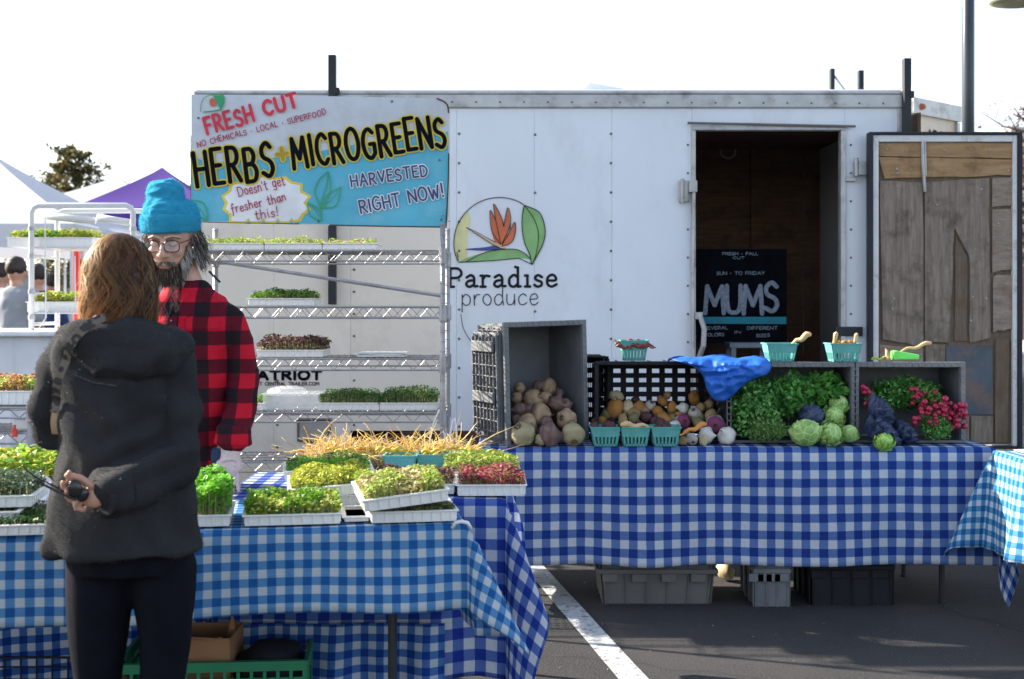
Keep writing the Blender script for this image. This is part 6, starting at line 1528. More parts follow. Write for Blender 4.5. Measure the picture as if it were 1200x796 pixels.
# collar, placket, pocket, buttons
for s, pts in (('l', [(206, 346), (213, 356), (208, 372), (200, 358)]), ('r', [(224, 345), (243, 338), (246, 352), (226, 374), (218, 362)])):
    c = [onfront(x, y, .010) for x, y in pts]; m = MB().prism(c, (0, .005, 0)); m.build('collar', m_plaid, mo, fix=True, bevel=.002)
c = [onfront(212, y, .003) for y in range(368, 542, 12)]; m = MB()
for i in range(len(c)-1): m.add([c[i]+Vector((-.016, 0, 0)), c[i]+Vector((.016, 0, 0)), c[i+1]+Vector((.016, 0, 0)), c[i+1]+Vector((-.016, 0, 0))], [(0, 1, 2, 3)])
o = m.build('placket', m_plaid, mo); o.modifiers.new('s', 'SOLIDIFY').thickness = .002
for y in range(376, 540, 30): MB().ell(onfront(212, y, .008), (.0055, .003, .0055), 10, 6).build('button', m_rub, mo, smooth=True)
def patch(name, x0, x1, y0, y1, off):
    m = MB(); vs = [onfront(x0+(x1-x0)*i/4, y0+(y1-y0)*j/4, off) for j in range(5) for i in range(5)]
    m.add(vs, [(j*5+i, j*5+i+1, j*5+i+6, j*5+i+5) for j in range(4) for i in range(4)]); o = m.build(name, m_plaid, mo); o.modifiers.new('s', 'SOLIDIFY').thickness = .003; return o
patch('pocket', 229, 261, 384, 420, .006); patch('pocket_flap', 228, 262, 372, 385, .011)
# face details
mt_eye = M('dark_lash', (.03, .02, .018)); m_lip = M('lip', (.40, .15, .13), rough=.5)
for s in (-1, 1):
    MB().tube([H_((s*.018, -.0895, -.002)), H_((s*.031, -.0905, -.0055)), H_((s*.045, -.082, -.002))], .0014, 6).build('eyelashes', mt_eye, mo)
    MB().tube([H_((s*.013, -.099, .020)), H_((s*.032, -.096, .026)), H_((s*.053, -.076, .018))], .0034, 6, flat=.6).build('eyebrow', M('grey_brown_brow', (.12, .085, .06), rough=.9), mo)
    MB().ell(H_((s*.031, -.0835, -.0035)), (.0075, .006, .003), 10, 8).build('eye', M('eye_white', (.5, .48, .46), rough=.2), mo, smooth=True)
MB().ell(H_((0, -.103, -.0735)), (.019, .006, .005), 14, 8, rot=(0, 0, 0)).build('lips', m_lip, mo, smooth=True)
gs = MB()
def rr_loop(cx, w_, h_, y0):
    o = []
    for i in range(24):
        a = 2*math.pi*i/24; x = w_*math.copysign(abs(math.cos(a))**.7, math.cos(a)); z = h_*math.copysign(abs(math.sin(a))**.7, math.sin(a))
        o.append(H_((cx+x, y0+.10*(abs(cx+x))**1.2*.9, -.002+z)))
    return o+[o[0]]
gs_ = thing('x', 'x', 'x'); bpy.data.objects.remove(gs_)
fr_ = MB()
for s in (-1, 1): fr_.tube(rr_loop(s*.033, .025, .019, -.112), .0017, 6)
fr_.tube([H_((-.010, -.112, .006)), H_((0, -.115, .009)), H_((.010, -.112, .006))], .0018, 6)
gf = fr_.build('glasses', m_gl, mo)
for s in (-1, 1):
    MB().tube([H_((s*.058, -.106, .008)), H_((s*.074, -.06, .008)), H_((s*.081, .01, .008))], .0018, 6).build('temple_arm', m_gl, gf)
    lp = rr_loop(s*.033, .024, .018, -.112)[:-1]; MB().add(lp, [tuple(range(len(lp)))]).build('lens', Mglass('spectacle_lens', (.8, .85, .9), .16, .03), gf)
# beanie
m_bn, t_, b_ = nodes('turquoise_knit'); v = coord(t_); w2 = t_.nodes.new("ShaderNodeTexWave"); w2.bands_direction = 'Z'; w2.inputs['Scale'].default_value = 60; w2.inputs['Distortion'].default_value = 1.5; lk(t_, v, w2.inputs[0])
c = mixc(t_, noise_(t_, v, 18, 4), (.010, .20, .36), (.02, .30, .48)); c = mixc(t_, math_(t_, 'MULTIPLY', noise_(t_, v, 260, 2), .35), c, (.10, .45, .62)); lk(t_, c, b_.inputs['Base Color']); b_.inputs['Roughness'].default_value = .95; b_.inputs['Specular IOR Level'].default_value = .1
bump_(t_, b_, noise_(t_, coord(t_, 'Object', (1, 1, 2.2)), 170, 4), .6, .006)
def head_rings(rs): return rs
b = MB(); b.loft([(0, .02, .040, .094, .116), (0, .02, .075, .098, .118), (0, .022, .11, .088, .108), (-.004, .026, .130, .080, .098), (-.014, .03, .142, .062, .082), (-.018, .03, .158, .061, .076), (-.018, .03, .182, .060, .070), (-.016, .03, .200, .048, .054), (-.014, .03, .210, .026, .03)], 32); b.xf(Matrix.Translation(Mp(200, 282, -.02)) @ Matrix.Rotation(R(-3), 4, 'Z') @ Matrix.Rotation(R(6), 4, 'X') @ Matrix.Scale(1.02, 4))
blob('beanie', b, m_bn, mo, .004, 2, fold(.010, 13, 18, 2.0))
b = MB(); b.loft([(0, .02, .030, .098, .120), (0, .02, .040, .103, .125), (0, .02, .070, .105, .127), (0, .02, .092, .102, .124), (0, .02, .098, .092, .114)], 32); b.xf(Matrix.Translation(Mp(200, 282, -.02)) @ Matrix.Rotation(R(-3), 4, 'Z') @ Matrix.Rotation(R(6), 4, 'X') @ Matrix.Scale(1.0, 4))
blob('beanie_cuff', b, m_bn, mo, .005, 3, fold(.003, 17, 16, 1.2))
fz = fuzz('beanie_fuzz', [c for c in mo.children if c.name.startswith('beanie')][0], ((.02, .28, .46), (.05, .38, .55)), 9000, .004, mo, 3); fz2 = fuzz('beanie_fuzz', [c for c in mo.children if c.name.startswith('beanie_cuff')][0], ((.02, .28, .46), (.05, .38, .55)), 9000, .004, mo, 4)
# beard, moustache, side hair
def tuft(name, starts, dirs, L, wd, cols, curl=.3, seed=0, down=.5, k=7):
    rg = np.random.default_rng(seed); n = len(starts); P_ = np.zeros((n, k, 3)); p = starts.copy(); d = dirs.copy(); ph = rg.normal(0, 1, (n, 3))
    for i in range(k):
        P_[:, i] = p; d = d+np.array([0, 0, -down/k])+ph*curl/k*math.cos(i*1.5); d /= np.linalg.norm(d, axis=1)[:, None]; p = p+d*(L/k)[:, None]
    V, Fa, cc = strand_arrays(P_, wd, cols); return from_np(name, V, Fa, m_hair, mo, cc, smooth=True)
rg = np.random.default_rng(31); n = 3600; st = []; dr = []; co = []
Rm = Hm.to_3x3()
while len(st) < n:
    a = rg.uniform(-1.75, 1.75); v = rg.uniform(0, 1)   # around the jaw, 0 = lip line, 1 = under the chin
    zc = -.066-.055*v+.068*max(0, (abs(a)-.75))**1.1
    if abs(a) < .42 and v < .24: continue
    rx = .0635*(1-.18*v); x = math.sin(a)*rx; y = -.028-math.cos(a)*(.070-.012*v)
    st.append(H_((x, y, zc))); q = Rm @ Vector((math.sin(a)*.55, -math.cos(a)*.55, -.75)); dr.append(q/1.08)
    w_ = (abs(a) > .9); f = rg.uniform()
    co.append((.45, .43, .41) if (a > .85 and f < .7) else (.24, .21, .19) if f < .25 else (.07, .045, .03) if f < .75 else (.13, .085, .055))
L = rg.uniform(.022, .055, n); tuft('beard', np.array([tuple(s) for s in st]), np.array([tuple(s) for s in dr]), L, rg.uniform(.0013, .0026, n), np.array(co)*rg.uniform(.8, 1.2, (n, 1)), .9, 1, .9)
st = []; dr = []
for i in range(420):
    s = rg.choice((-1, 1)); u = rg.uniform(0, 1); st.append(H_((s*.034*u, -.103+.018*u*u, -.052-.010*u+rg.uniform(-.006, .003)))); dr.append(Rm @ Vector((s*.8, -.3, -.55)))
tuft('moustache', np.array([tuple(s) for s in st]), np.array([tuple(s) for s in dr]), rg.uniform(.012, .024, 420), rg.uniform(.0014, .0024, 420), np.array([(.13, .085, .055), (.24, .2, .16), (.34, .3, .27)])[rg.integers(0, 3, 420)], .5, 2)
st = []; dr = []; n = 1300
for i in range(n):
    s = 1 if i % 4 else -1; yy = rg.uniform(-.025, .085); st.append(H_((s*(.080-.2*max(0, yy-.05)), yy, rg.uniform(-.045, .03)))); dr.append(Rm @ Vector((s*.35, .2, -.9)))
sc_ = np.array([(.34, .33, .32), (.13, .11, .10), (.045, .032, .026)])
tuft('side_hair', np.array([tuple(s) for s in st]), np.array([tuple(s) for s in dr]), rg.uniform(.05, .115, n), rg.uniform(.0018, .003, n), sc_[rg.integers(0, 3, n)], 3.2, 3, .5, 10)
# ------------------------------------------------------------ people in the distance
def far_person(label, px, py_top, D, h, shirt, trouser, hairc, rz=0, sleeveless=False, armup=False):
    t = thing('person', label, 'person', (X(px, D), D, 0), rz=rz); k = h/1.75
    b = MB(); b.ell((0, 0, 1.63*k), (.078*k, .095*k, .115*k), 16, 12); b.ell((0, -.09*k, 1.60*k), (.012, .018, .02)); b.tube([(0, .01, 1.56*k), (0, .01, 1.42*k)], [.055*k, .06*k], 12, round_=True)
    b.loft([(0, 0, 1.45*k, .12*k, .08*k), (0, 0, 1.2*k, .15*k, .1*k), (0, 0, .9*k, .15*k, .1*k)], 20)
    for s in (-1, 1):
        b.tube([(s*.18*k, 0, 1.4*k), (s*.23*k, .02, 1.15*k), (s*.20*k, -.16*k, 1.0*k)], [.05*k, .042*k, .03*k], 10, round_=True); hh = Vector((s*.19*k, -.22*k, .98*k)); b.ell(hh, (.022, .04, .034))
        for q in range(4): b.tube([hh+Vector((0, -.03, .02-.014*q)), hh+Vector((-s*.015, -.075+.006*abs(q-1.5), .015-.014*q))], .009, 6, round_=True)
        b.tube([hh+Vector((-s*.01, -.01, .025)), hh+Vector((-s*.03, -.05, .035))], .01, 6, round_=True)
        b.tube([(s*.09*k, 0, .9*k), (s*.1*k, -.01, .48*k), (s*.1*k, .02, .08)], [.075*k, .052*k, .035*k], 10, round_=True); b.tube([(s*.1*k, .04, .04), (s*.1*k, -.15, .035)], [.04, .035], 8, round_=True)
    blob('body', b, m_skin, t, .010, 2)
    t_v = Vector(t.location)
    for o in list(t.children):
        for v in o.data.vertices: v.co += t_v
    b = MB(); b.loft([(0, 0, 1.49*k, .075*k, .07*k), (0, 0, 1.44*k, .165*k, .10*k), (0, 0, 1.36*k, .195*k, .12*k), (0, 0, 1.15*k, .185*k, .125*k), (0, 0, .92*k, .19*k, .13*k)], 24)
    for s in (-1, 1): b.tube([(s*.16*k, 0, 1.41*k), (s*.215*k, .01, 1.28*k), (s*.235*k, .02, 1.20*k)], [.066*k, .066*k, .066*k], 12, round_=True)
    o = blob('shirt', b, shirt, None, .012, 3, fold(.010, px, 7, .8)); o.parent = t
    b = MB(); b.loft([(0, 0, .98*k, .165*k, .115*k), (0, 0, .85*k, .18*k, .125*k)])
    for s in (-1, 1): b.tube([(s*.09*k, 0, .88*k), (s*.1*k, 0, .45*k), (s*.1*k, .02, .1)], [.095*k, .07*k, .06*k], 12, round_=True)
    o = blob('trousers', b, trouser, None, .014, 3); o.parent = t
    b = MB(); b.ell((0, .015, 1.665*k), (.088*k, .102*k, .098*k), 18, 12); o = blob('hair', b, hairc, None, .012, 1, fold(.006, 3, 30, 1)); o.parent = t
    return t
m_gt = M('grey_cotton', (.26, .28, .31), rough=.9, var=.1); m_nv = M('navy_cotton', (.02, .045, .14), rough=.9); m_jn = M('dark_denim', (.02, .03, .06), rough=.9); m_hd = M('dark_hair', (.025, .015, .012), rough=.6)
far_person('man in a grey t-shirt standing with his back turned at far left', 20, 300, 12.3, 1.86, m_gt, m_jn, m_hd, rz=R(165))
far_person('person with dark hair half out of frame behind the grey shirt', 2, 300, 14.0, 1.86, M('white_cotton', (.6, .6, .6), rough=.9), m_jn, m_hd, rz=R(150))
far_person('person in a navy shirt behind the white pipe rack', 44, 302, 13.2, 1.82, m_nv, m_jn, m_hd, rz=R(190))
far_person('person in a white shirt behind the middle of the pipe rack', 62, 302, 15.5, 1.78, M('pale_shirt', (.5, .52, .58), rough=.9), m_nv, m_hd, rz=R(200))
# ------------------------------------------------------------ left: pipe rack on a white stand
PD = 7.4
m_pipe = M('white_pipe', (.62, .63, .65), rough=.35, var=.06)
st = thing('white_stand', 'long white draped stand under the pipe rack behind the woman', 'stand', (X(40, 7.4), 7.6, 0)); m_std = M('white_drape', (.60, .60, .62), rough=.7, var=.06)
zt_ = Z(388, 7.2); m = MB(); n = 60; x0, x1 = X(-160, 7.15), X(150, 7.15)
vs = []
for j in range(2):
    for i in range(n+1): vs.append((x0+(x1-x0)*i/n, 7.15+.02*math.sin(i*.9)*(j)+.01*math.sin(i*2.2)*j, zt_-.03 if j == 0 else .01))
m.add(vs, [(i, n+1+i, n+2+i, i+1) for i in range(n)]); o = m.build('drape', m_std, st, smooth=True); o.modifiers.new('s', 'SOLIDIFY').thickness = .004
MB().b2((x0-.02, 7.12, zt_-.03), (x1+.02, 8.1, zt_)).build('top', M('white_top', (.70, .72, .76), rough=.5), st, bevel=.01)
MB().b2((x0, 7.2, 0), (x0+.05, 8.0, zt_-.031)).b2((x1-.05, 7.2, 0), (x1, 8.0, zt_-.031)).build('end_frame', m_pipe, st)
pr = thing('pipe_rack', 'white pipe rack with hanging lights holding two sprout trays at left', 'rack', (X(95, PD), PD+.2, zt_))
def pipe_arch(D, r):
    xa, xb, ztp = X(37, 7.4), X(156, 7.4), Z(241, 7.4); c = .04
    pts = [(xa, D, zt_), (xa, D, ztp-c), (xa+c*.3, D, ztp-c*.3), (xa+c, D, ztp), (xb-c, D, ztp), (xb-c*.3, D, ztp-c*.3), (xb, D, ztp-c), (xb, D, zt_)]
    return MB().tube(pts, r, 10)
pipe_arch(PD, .016).build('pipe_frame', m_pipe, pr, smooth=True); pipe_arch(PD+.42, .016).build('pipe_frame', m_pipe, pr, smooth=True)
for px in (37, 156):
    for py in (300, 345, 380): MB().tube([(X(px, PD), PD, Z(py, PD)), (X(px, PD), PD+.42, Z(py, PD))], .010, 8).build('pipe_rail', m_pipe, pr, smooth=True)
for px in (37, 156):
    for py in (268, 300, 342, 372): MB().tube([(X(px, PD), PD, Z(py, PD)-.012), (X(px, PD), PD, Z(py, PD)+.012)], .021, 10).build('pipe_joint', m_alu, pr)
for a_, b_, y_ in ((52, 112, 256), (114, 152, 258)):
    m = MB().tube([P(a_, y_-3, PD+.1), P(b_, y_+3, PD+.12)], .022, 10); m.build('light_tube', m_pipe, pr, smooth=True)
for py in (291, 368): MB().b2((X(37, PD), PD+.005, Z(py, PD)), (X(156, PD), PD+.42, Z(py, PD)+.008)).build('shelf', m_pipe, pr)
for pts in ([(53, 258), (53, 300), (54, 372)], [(54, 372), (50, 378), (46, 384)], [(88, 300), (88, 330), (89, 360)]):
    MB().tube([P(x, y, PD-.02) for x, y in pts], .004, 5).build('cord', m_pipe, pr)
tray((X(68, PD+.2), PD+.2, Z(290, PD)+.006), .49, .28, GREEN, 'sprout tray on the upper shelf of the white pipe rack', h=.06, th=.05, n=2600, leaf=.018, pal2=YEL)
tray((X(76, PD+.2), PD+.2, Z(367, PD)+.006), .34, .28, MIX, 'yellow green sprout tray on the lower shelf of the pipe rack', h=.07, th=.055, n=2200, leaf=.018, pal2=YEL)
tag(MB().tube([P(90, 292, 7.9), P(90, 384, 7.9)], .022, 8).ell(P(90, 290, 7.9), (.04, .02, .03), 10, 6).build('red_stake', M('red_plastic', (.5, .04, .03)), loc=P(90, 388, 7.9)), 'red stake standing behind the white pipe rack', 'stake')
# lower left wire rack with trays
LD = 5.0
lr_ = thing('wire_shelving_rack', 'low wire shelving rack at the left edge behind the coat', 'rack', (X(-20, LD), LD+.2, 0))
lx0, lx1 = X(-90, LD), X(36, LD)
for yy in (LD, LD+.4):
    for x in (lx0, lx1): MB().tube([(x, yy, .01), (x, yy, Z(478, LD))], .0127, 10).build('post', m_steel, lr_, smooth=True)
for py in (478, 508, 560): wire_shelf(lx0, lx1, LD, LD+.4, Z(py, LD), Z(py+12, LD), lr_, nw=20)
tray(((lx0+lx1)/2+.07, LD+.16, Z(478, LD)+.01), .34, .28, MIX, 'tray of mixed sprouts with red tips on the low left wire rack', h=.065, th=.05, n=3000, leaf=.014, pal2=((.5, .45, .12), (.45, .08, .06)))
m = MB().b2((X(8, LD), LD+.05, Z(508, LD)+.008), (X(30, LD), LD+.2, Z(508, LD)+.05)); tag(m.build('white_tub', m_tray, loc=P(19, 508, LD), bevel=.008), 'small white tub on the second shelf of the left wire rack', 'tub')
tag(MB().tube([P(17, 512, LD-.02), P(17, 503, LD-.02)], .012, 10).tube([P(17, 502.9, LD-.02), P(17, 498, LD-.02)], .006, 8).build('red_bottle', M('red_label', (.6, .06, .04)), loc=P(17, 512, LD), smooth=False), 'small red bottle at the front of the left wire rack', 'bottle')
# white crumpled plastic bags at the left, beside the trays
bg_ = MB().ell(P(46, 574, 4.1), (.06, .05, .05), 20, 14); o = bg_.build('plastic_bag', M('thin_white_plastic', (.7, .66, .70), rough=.35, bump=.4, bscale=30), loc=P(46, 574, 4.1), smooth=True)
for v in o.data.vertices: v.co *= 1+.30*noise.noise(v.co*22)
tag(o, 'crumpled white plastic bag behind the dark green tray at the left', 'bag')
# ------------------------------------------------------------ tents
def tent(label, cx, D, half, ze, zp, mat, valance=.25, rz=0, scallop=False):
    t = thing('canopy_tent', label, 'tent', (cx, D, 0), rz=rz); n = 12
    for k in range(4):
        a = k*math.pi/2; rm = Matrix.Rotation(a, 3, 'Z'); V = []
        for j in range(n+1):
            f = j/n
            for i in range(n+1):
                u = -1+2*i/n; V.append(rm @ Vector((u*half*f, -half*f, zp-(zp-ze)*(f**.9)-.05*f*(1-u*u)*math.sin(f*3.1))))
        m = MB().add(V, [(j*(n+1)+i, (j+1)*(n+1)+i, (j+1)*(n+1)+i+1, j*(n+1)+i+1) for j in range(n) for i in range(n)]); m.build('canopy_panel', mat, t, local=True, smooth=True)
        V = []
        for i in range(25):
            u = -1+2*i/24; zb_ = ze-valance-(.04*abs(math.sin(i*math.pi/4)) if scallop else .008*math.sin(i)); V += [rm @ Vector((u*half, -half-.004, ze)), rm @ Vector((u*half, -half-.01, zb_))]
        MB().add(V, [(2*i, 2*i+1, 2*i+3, 2*i+2) for i in range(24)]).build('valance', mat, t, local=True)
        c = rm @ Vector((half-.03, -half+.03, 0)); MB().b2((c.x-.018, c.y-.018, 0), (c.x+.018, c.y+.018, ze)).build('leg', m_pipe, t, local=True)
    return t
def Mfab(name, col, tr_=.35):
    m, t, b = nodes(name); n = noise_(t, coord(t), 3, 5); c = mixc(t, n, [x*.9 for x in col], col); lk(t, c, b.inputs['Base Color']); b.inputs['Roughness'].default_value = .7
    q = t.nodes.new("ShaderNodeBsdfTranslucent"); lk(t, c, q.inputs[0]); x = t.nodes.new("ShaderNodeMixShader"); x.inputs[0].default_value = tr_; lk(t, b.outputs[0], x.inputs[1]); lk(t, q.outputs[0], x.inputs[2]); lk(t, x.outputs[0], t.nodes["Material Output"].inputs[0]); return m
m_tw = Mfab('white_canopy', (.66, .69, .76)); m_tp = Mfab('purple_canopy', (.055, .012, .24), .12)
tent('large white canopy tent with a grey blue valance at far left', X(-12, 15.5), 15.5, 1.55, Z(262, 14), Z(178, 15.5), m_tw, .27)
tent('purple canopy tent with a peaked roof behind the blue beanie', X(190, 18), 18, .95, Z(243, 17), Z(196, 18), m_tp, .35, scallop=True)
tent('small white canopy tent between the white and the purple tents', X(136, 24), 24, 1.5, Z(245, 22.5), Z(207, 24), m_tw, .25)
tent('white canopy tent far behind, left of the purple one', X(95, 34), 34, 1.6, Z(262, 32), Z(232, 34), m_tw, .3)
# stalls and clutter behind
m_w2 = M('white_wall', (.62, .62, .62), rough=.8)
def box_thing(name, label, cat, px0, px1, py0, D, dep, mat, z0=0):
    t = thing(name, label, cat, (X((px0+px1)/2, D), D+dep/2, z0)); m = MB().b2((X(px0, D), D, z0), (X(px1, D), D+dep, Z(py0, D))); m.build('body', mat, t, bevel=.02); return t
def far_table(label, px0, px1, D, mat, z=.76):
    t = thing('market_table', label, 'table', (X((px0+px1)/2, D), D+.35, 0)); MB().b2((X(px0, D), D, z-.03), (X(px1, D), D+.7, z)).build('tabletop', m_w2, t)
    n = 30; V = []
    for j in range(2):
        for i in range(n+1): V.append((X(px0, D)+(X(px1, D)-X(px0, D))*i/n, D-.01+.015*math.sin(i*1.3)*j, z if j == 0 else .05))
    MB().add(V, [(i, n+1+i, n+2+i, i+1) for i in range(n)]).build('skirt', mat, t); return t
far_table('distant market table with a tan skirt behind the pipe rack', 20, 160, 16.5, M('tan_skirt', (.42, .34, .28), rough=.9))
far_table('distant market table with a grey skirt at the far left', -140, 10, 17, M('grey_skirt', (.4, .4, .42), rough=.9))
for k, (a_, b_, c_, D_, mat, lb) in enumerate(((58, 76, 352, 16.6, M('tan_carton', (.45, .33, .22)), 'tan carton on the distant tan market table'), (100, 124, 345, 16.7, M('olive_carton', (.2, .2, .12)), 'olive box on the distant tan market table'), (30, 44, 350, 16.7, M('rust_carton', (.4, .16, .1)), 'rust red box on the distant tan market table'), (128, 150, 348, 16.8, m_w2, 'white box on the distant tan market table'))):
    box_thing('goods_box', lb, 'box', a_, b_, c_, D_, .4, mat, .76)
def building(name, label, px0, px1, py0, D, dep, mat, wins=(), roof=None):
    t = thing(name, label, 'building', (X((px0+px1)/2, D), D+dep/2, 0)); x0, x1, z1 = X(px0, D), X(px1, D), Z(py0, D)
    MB().b2((x0, D, 0), (x1, D+dep, z1)).build('wall', mat, t)
    MB().b2((x0-.2, D-.2, z1), (x1+.2, D+dep+.2, z1+.25)).build('roof', roof or m_alu, t)
    for (a, b_, c, d) in wins:
        w_ = MB().b2((x0+a, D-.05, b_), (x0+c, D+.02, d)).build('window', m_std, t); MB().b2((x0+a+.08, D-.06, b_+.08), (x0+c-.08, D-.052, d-.08)).build('pane', M('dark_window', (.05, .06, .08), rough=.15), w_)
    return t
building('low_building', 'pale low building far behind the left tents', -500, 340, 322, 70, 14, M('pale_render', (.46, .44, .42), rough=.9, var=.1), [(4+4.5*i, .8, 6.4+4.5*i, 2.2) for i in range(8)])
# van in the left distance
def vehicle(name, label, cat, x, y, rz, body_mat, L=4.9, Hh=1.9, W=1.9):
    t = thing(name, label, cat, (x, y, 0), rz=rz)
    prof = [(-L/2, .45), (-L/2, .95), (-L/2+.15, 1.05), (-L/2+.95, 1.15), (-L/2+1.65, Hh-.12), (-L/2+2.0, Hh), (L/2-.55, Hh), (L/2-.15, Hh-.35), (L/2-.02, 1.05), (L/2, .45)]
    arch = []
    def arcpts(cx): return [(cx+.38*math.cos(a), .36+.38*math.sin(a)) for a in np.linspace(.25, math.pi-.25, 9)]
    low = [(L/2, .32)]+arcpts(L/2-.9)+arcpts(-L/2+.9)+[(-L/2, .32)]
    pts = [(x_, -W/2, z_) for x_, z_ in prof+low]
    MB().prism(pts, (0, W, 0)).build('body', body_mat, t, local=True, fix=True, bevel=.05)
    for sy in (-1, 1):
        yy = sy*(W/2+.004)
        for qd in ([(-L/2+1.25, 1.10), (-L/2+1.78, Hh-.16), (-L/2+2.55, Hh-.16), (-L/2+2.55, 1.10)], [(-L/2+2.65, 1.10), (-L/2+2.65, Hh-.16), (-L/2+3.5, Hh-.16), (-L/2+3.5, 1.10)], [(-L/2+3.6, 1.10), (-L/2+3.6, Hh-.16), (L/2-.55, Hh-.16), (L/2-.30, 1.10)]):
            MB().prism([(a, yy, b) for a, b in qd], (0, sy*.006, 0)).build('window', M('car_glass', (.05, .10, .16), rough=.08), t, local=True, fix=True)
        for cx in (L/2-.9, -L/2+.9):
            o = MB().tube([(cx, sy*(W/2-.2), .33), (cx, sy*(W/2-.01), .33)], .33, 26).build('wheel', m_rub, t, local=True, bevel=.02); MB().tube([(cx, sy*(W/2-.02), .33), (cx, sy*(W/2+.0), .33)], .2, 18).build('rim', m_alu, o, local=True)
        MB().box((-L/2+2.3, sy*(W/2+.015), .98), (.16, .02, .03)).build('door_handle', m_alu, t, local=True); MB().box((-L/2+1.35, sy*(W/2+.09), 1.15), (.12, .16, .12)).build('mirror', body_mat, t, local=True, bevel=.03)
    MB().prism([(-L/2+1.02, -W/2+.12, 1.20), (-L/2+1.02, W/2-.12, 1.20), (-L/2+1.63, W/2-.2, Hh-.14), (-L/2+1.63, -W/2+.2, Hh-.14)], (-.012, 0, .012)).build('windshield', M('car_glass_front', (.05, .10, .16), rough=.08), t, local=True, fix=True)
    for sy in (-1, 1): MB().box((-L/2-.005, sy*(W/2-.3), .8), (.03, .35, .16)).build('headlight', m_clear, t, local=True, bevel=.01)
    MB().box((-L/2-.03, 0, .5), (.1, W-.1, .18)).build('bumper', m_alu, t, local=True, bevel=.03); return t
vehicle('parked_van', 'beige parked van at the right edge beyond the open trailer door', 'van', X(1187, 9.0)+2.45, 9.6, R(0), M('beige_car_paint', (.52, .47, .38), rough=.3, var=.04), Hh=2.05)
vehicle('parked_car', 'white parked car far behind the pipe rack', 'car', X(120, 26), 26, R(4), M('white_car_paint', (.6, .62, .64), rough=.25, var=.03), L=4.6, Hh=1.5)
# ------------------------------------------------------------ right background
t = thing('box_trailer', 'second pale box trailer behind the right end of the market trailer', 'trailer', (X(1066, 11.2)+.1, 12.6, 0), rz=0)
c0 = Vector((X(1066, 11.2), 11.2, 0)); zc = Z(115.5, 11.2)
a1_ = Vector((X(1122, 11.75), 11.75, 0)); a2_ = Vector((X(1000, 12.4), 12.4, 0)); a3_ = a1_+a2_-c0
m_tc = M('aged_cream_panel', (.60, .54, .47), rough=.6, var=.1, scale=3, dirt=(.35, .28, .22), dscale=3)
def up_(v, z): return Vector((v.x, v.y, z))
MB().prism([up_(c0, .5), up_(a1_, .5), up_(a3_, .5), up_(a2_, .5)], (0, 0, zc-.5)).build('body', m_tc, t, fix=True)
n1 = (a1_-c0).normalized(); nn3 = Vector((n1.y, -n1.x, 0)); n2 = (a2_-c0).normalized(); nn4 = Vector((-n2.y, n2.x, 0))
MB().prism([up_(c0, zc-.13)+nn3*.0, up_(a1_, zc-.13), up_(a1_, zc+.01), up_(c0, zc+.01)], nn3*.04).build('top_rail', m_alu, t, fix=True)
MB().prism([up_(c0, zc-.10), up_(a2_, zc-.10), up_(a2_, zc+.012), up_(c0, zc+.012)], nn4*.035).build('top_rail', m_tc, t, fix=True)
MB().ell(up_(c0+n1*.12, zc-.065)+nn3*.045, (.04, .02, .03), 10, 6).build('marker_light', M('amber_lens', (.3, .08, .04)), t)
MB().prism([up_(c0+n1*.02, zc-1.4), up_(c0+n1*.05, zc-1.4), up_(c0+n1*.05, zc-.14), up_(c0+n1*.02, zc-.14)], nn3*.03).build('corner_post', m_alu, t, fix=True)
MB().prism([up_(a1_-n1*.05, zc-1.4), up_(a1_, zc-1.4), up_(a1_, zc-.14), up_(a1_-n1*.05, zc-.14)], nn3*.03).build('corner_post', m_alu, t, fix=True)
lenA = (a1_-c0).length
def BT(u, v, l=0): return up_(c0+n1*u, zc-v)+nn3*(.003+l)
ik = Ink(BT); ik.text('ABCB', (lenA*.35, .36), (lenA*.80, .36), .11, .022, .002); ik.build('lettering', p_char, t)
MB().prism([up_(P(1008, 300, 12.2), zc), up_(P(1069, 300, 11.35), zc), up_(P(1069, 300, 11.35), Z(101, 11.35)), up_(P(1008, 300, 12.2), Z(108, 12.2))], (.1, .5, 0)).build('roof_fairing', m_tc, t, fix=True)
MB().tube([c0.lerp(a3_, .3)+Vector((0, -.2, .33)), c0.lerp(a3_, .3)+Vector((0, .0, .33))], .33, 20).build('wheel', m_rub, t)
# lamp post
LPd = 13.0; t = thing('lamp_post', 'tall dark parking lot lamp post behind the open trailer door', 'lamp post', (X(1134.5, LPd), LPd, 0))
MB().tube([(X(1134.5, LPd), LPd, 0), (X(1134.5, LPd), LPd, 7.5)], .062, 20).build('pole', M('blue_black_pole', (.022, .03, .045), rough=.32, metal=.1), t, smooth=True)
MB().b2((X(1134.5, LPd)-.2, LPd-.2, 0), (X(1134.5, LPd)+.2, LPd+.2, .5)).build('concrete_base', M('concrete', (.35, .34, .32), rough=.9), t, bevel=.03)
lx = X(1190, 8.5)
t = thing('lamp_post', 'olive lamp head and arm cutting into the upper right corner', 'lamp', (lx+2.2, 8.6, 0))
MB().loft([(X(1196, 8.5), 8.5, Z(6, 8.5), .10, .10), (X(1196, 8.5), 8.5, Z(3, 8.5), .20, .18), (X(1200, 8.5), 8.5, Z(-3, 8.5), .20, .18), (X(1210, 8.5), 8.5, Z(-22, 8.5), .1, .1)], 24).build('lamp_head', M('olive_metal', (.14, .15, .10), rough=.5), t, smooth=True)
MB().tube([(X(1205, 8.5), 8.5, Z(-16, 8.5)), (lx+1.2, 8.55, Z(-40, 8.5)), (lx+2.2, 8.6, Z(-40, 8.5))], .035, 10).tube([(lx+2.2, 8.6, 0), (lx+2.2, 8.6, Z(-42, 8.5))], .06, 12).build('pole', M('olive_metal_pole', (.14, .15, .10), rough=.5), t)
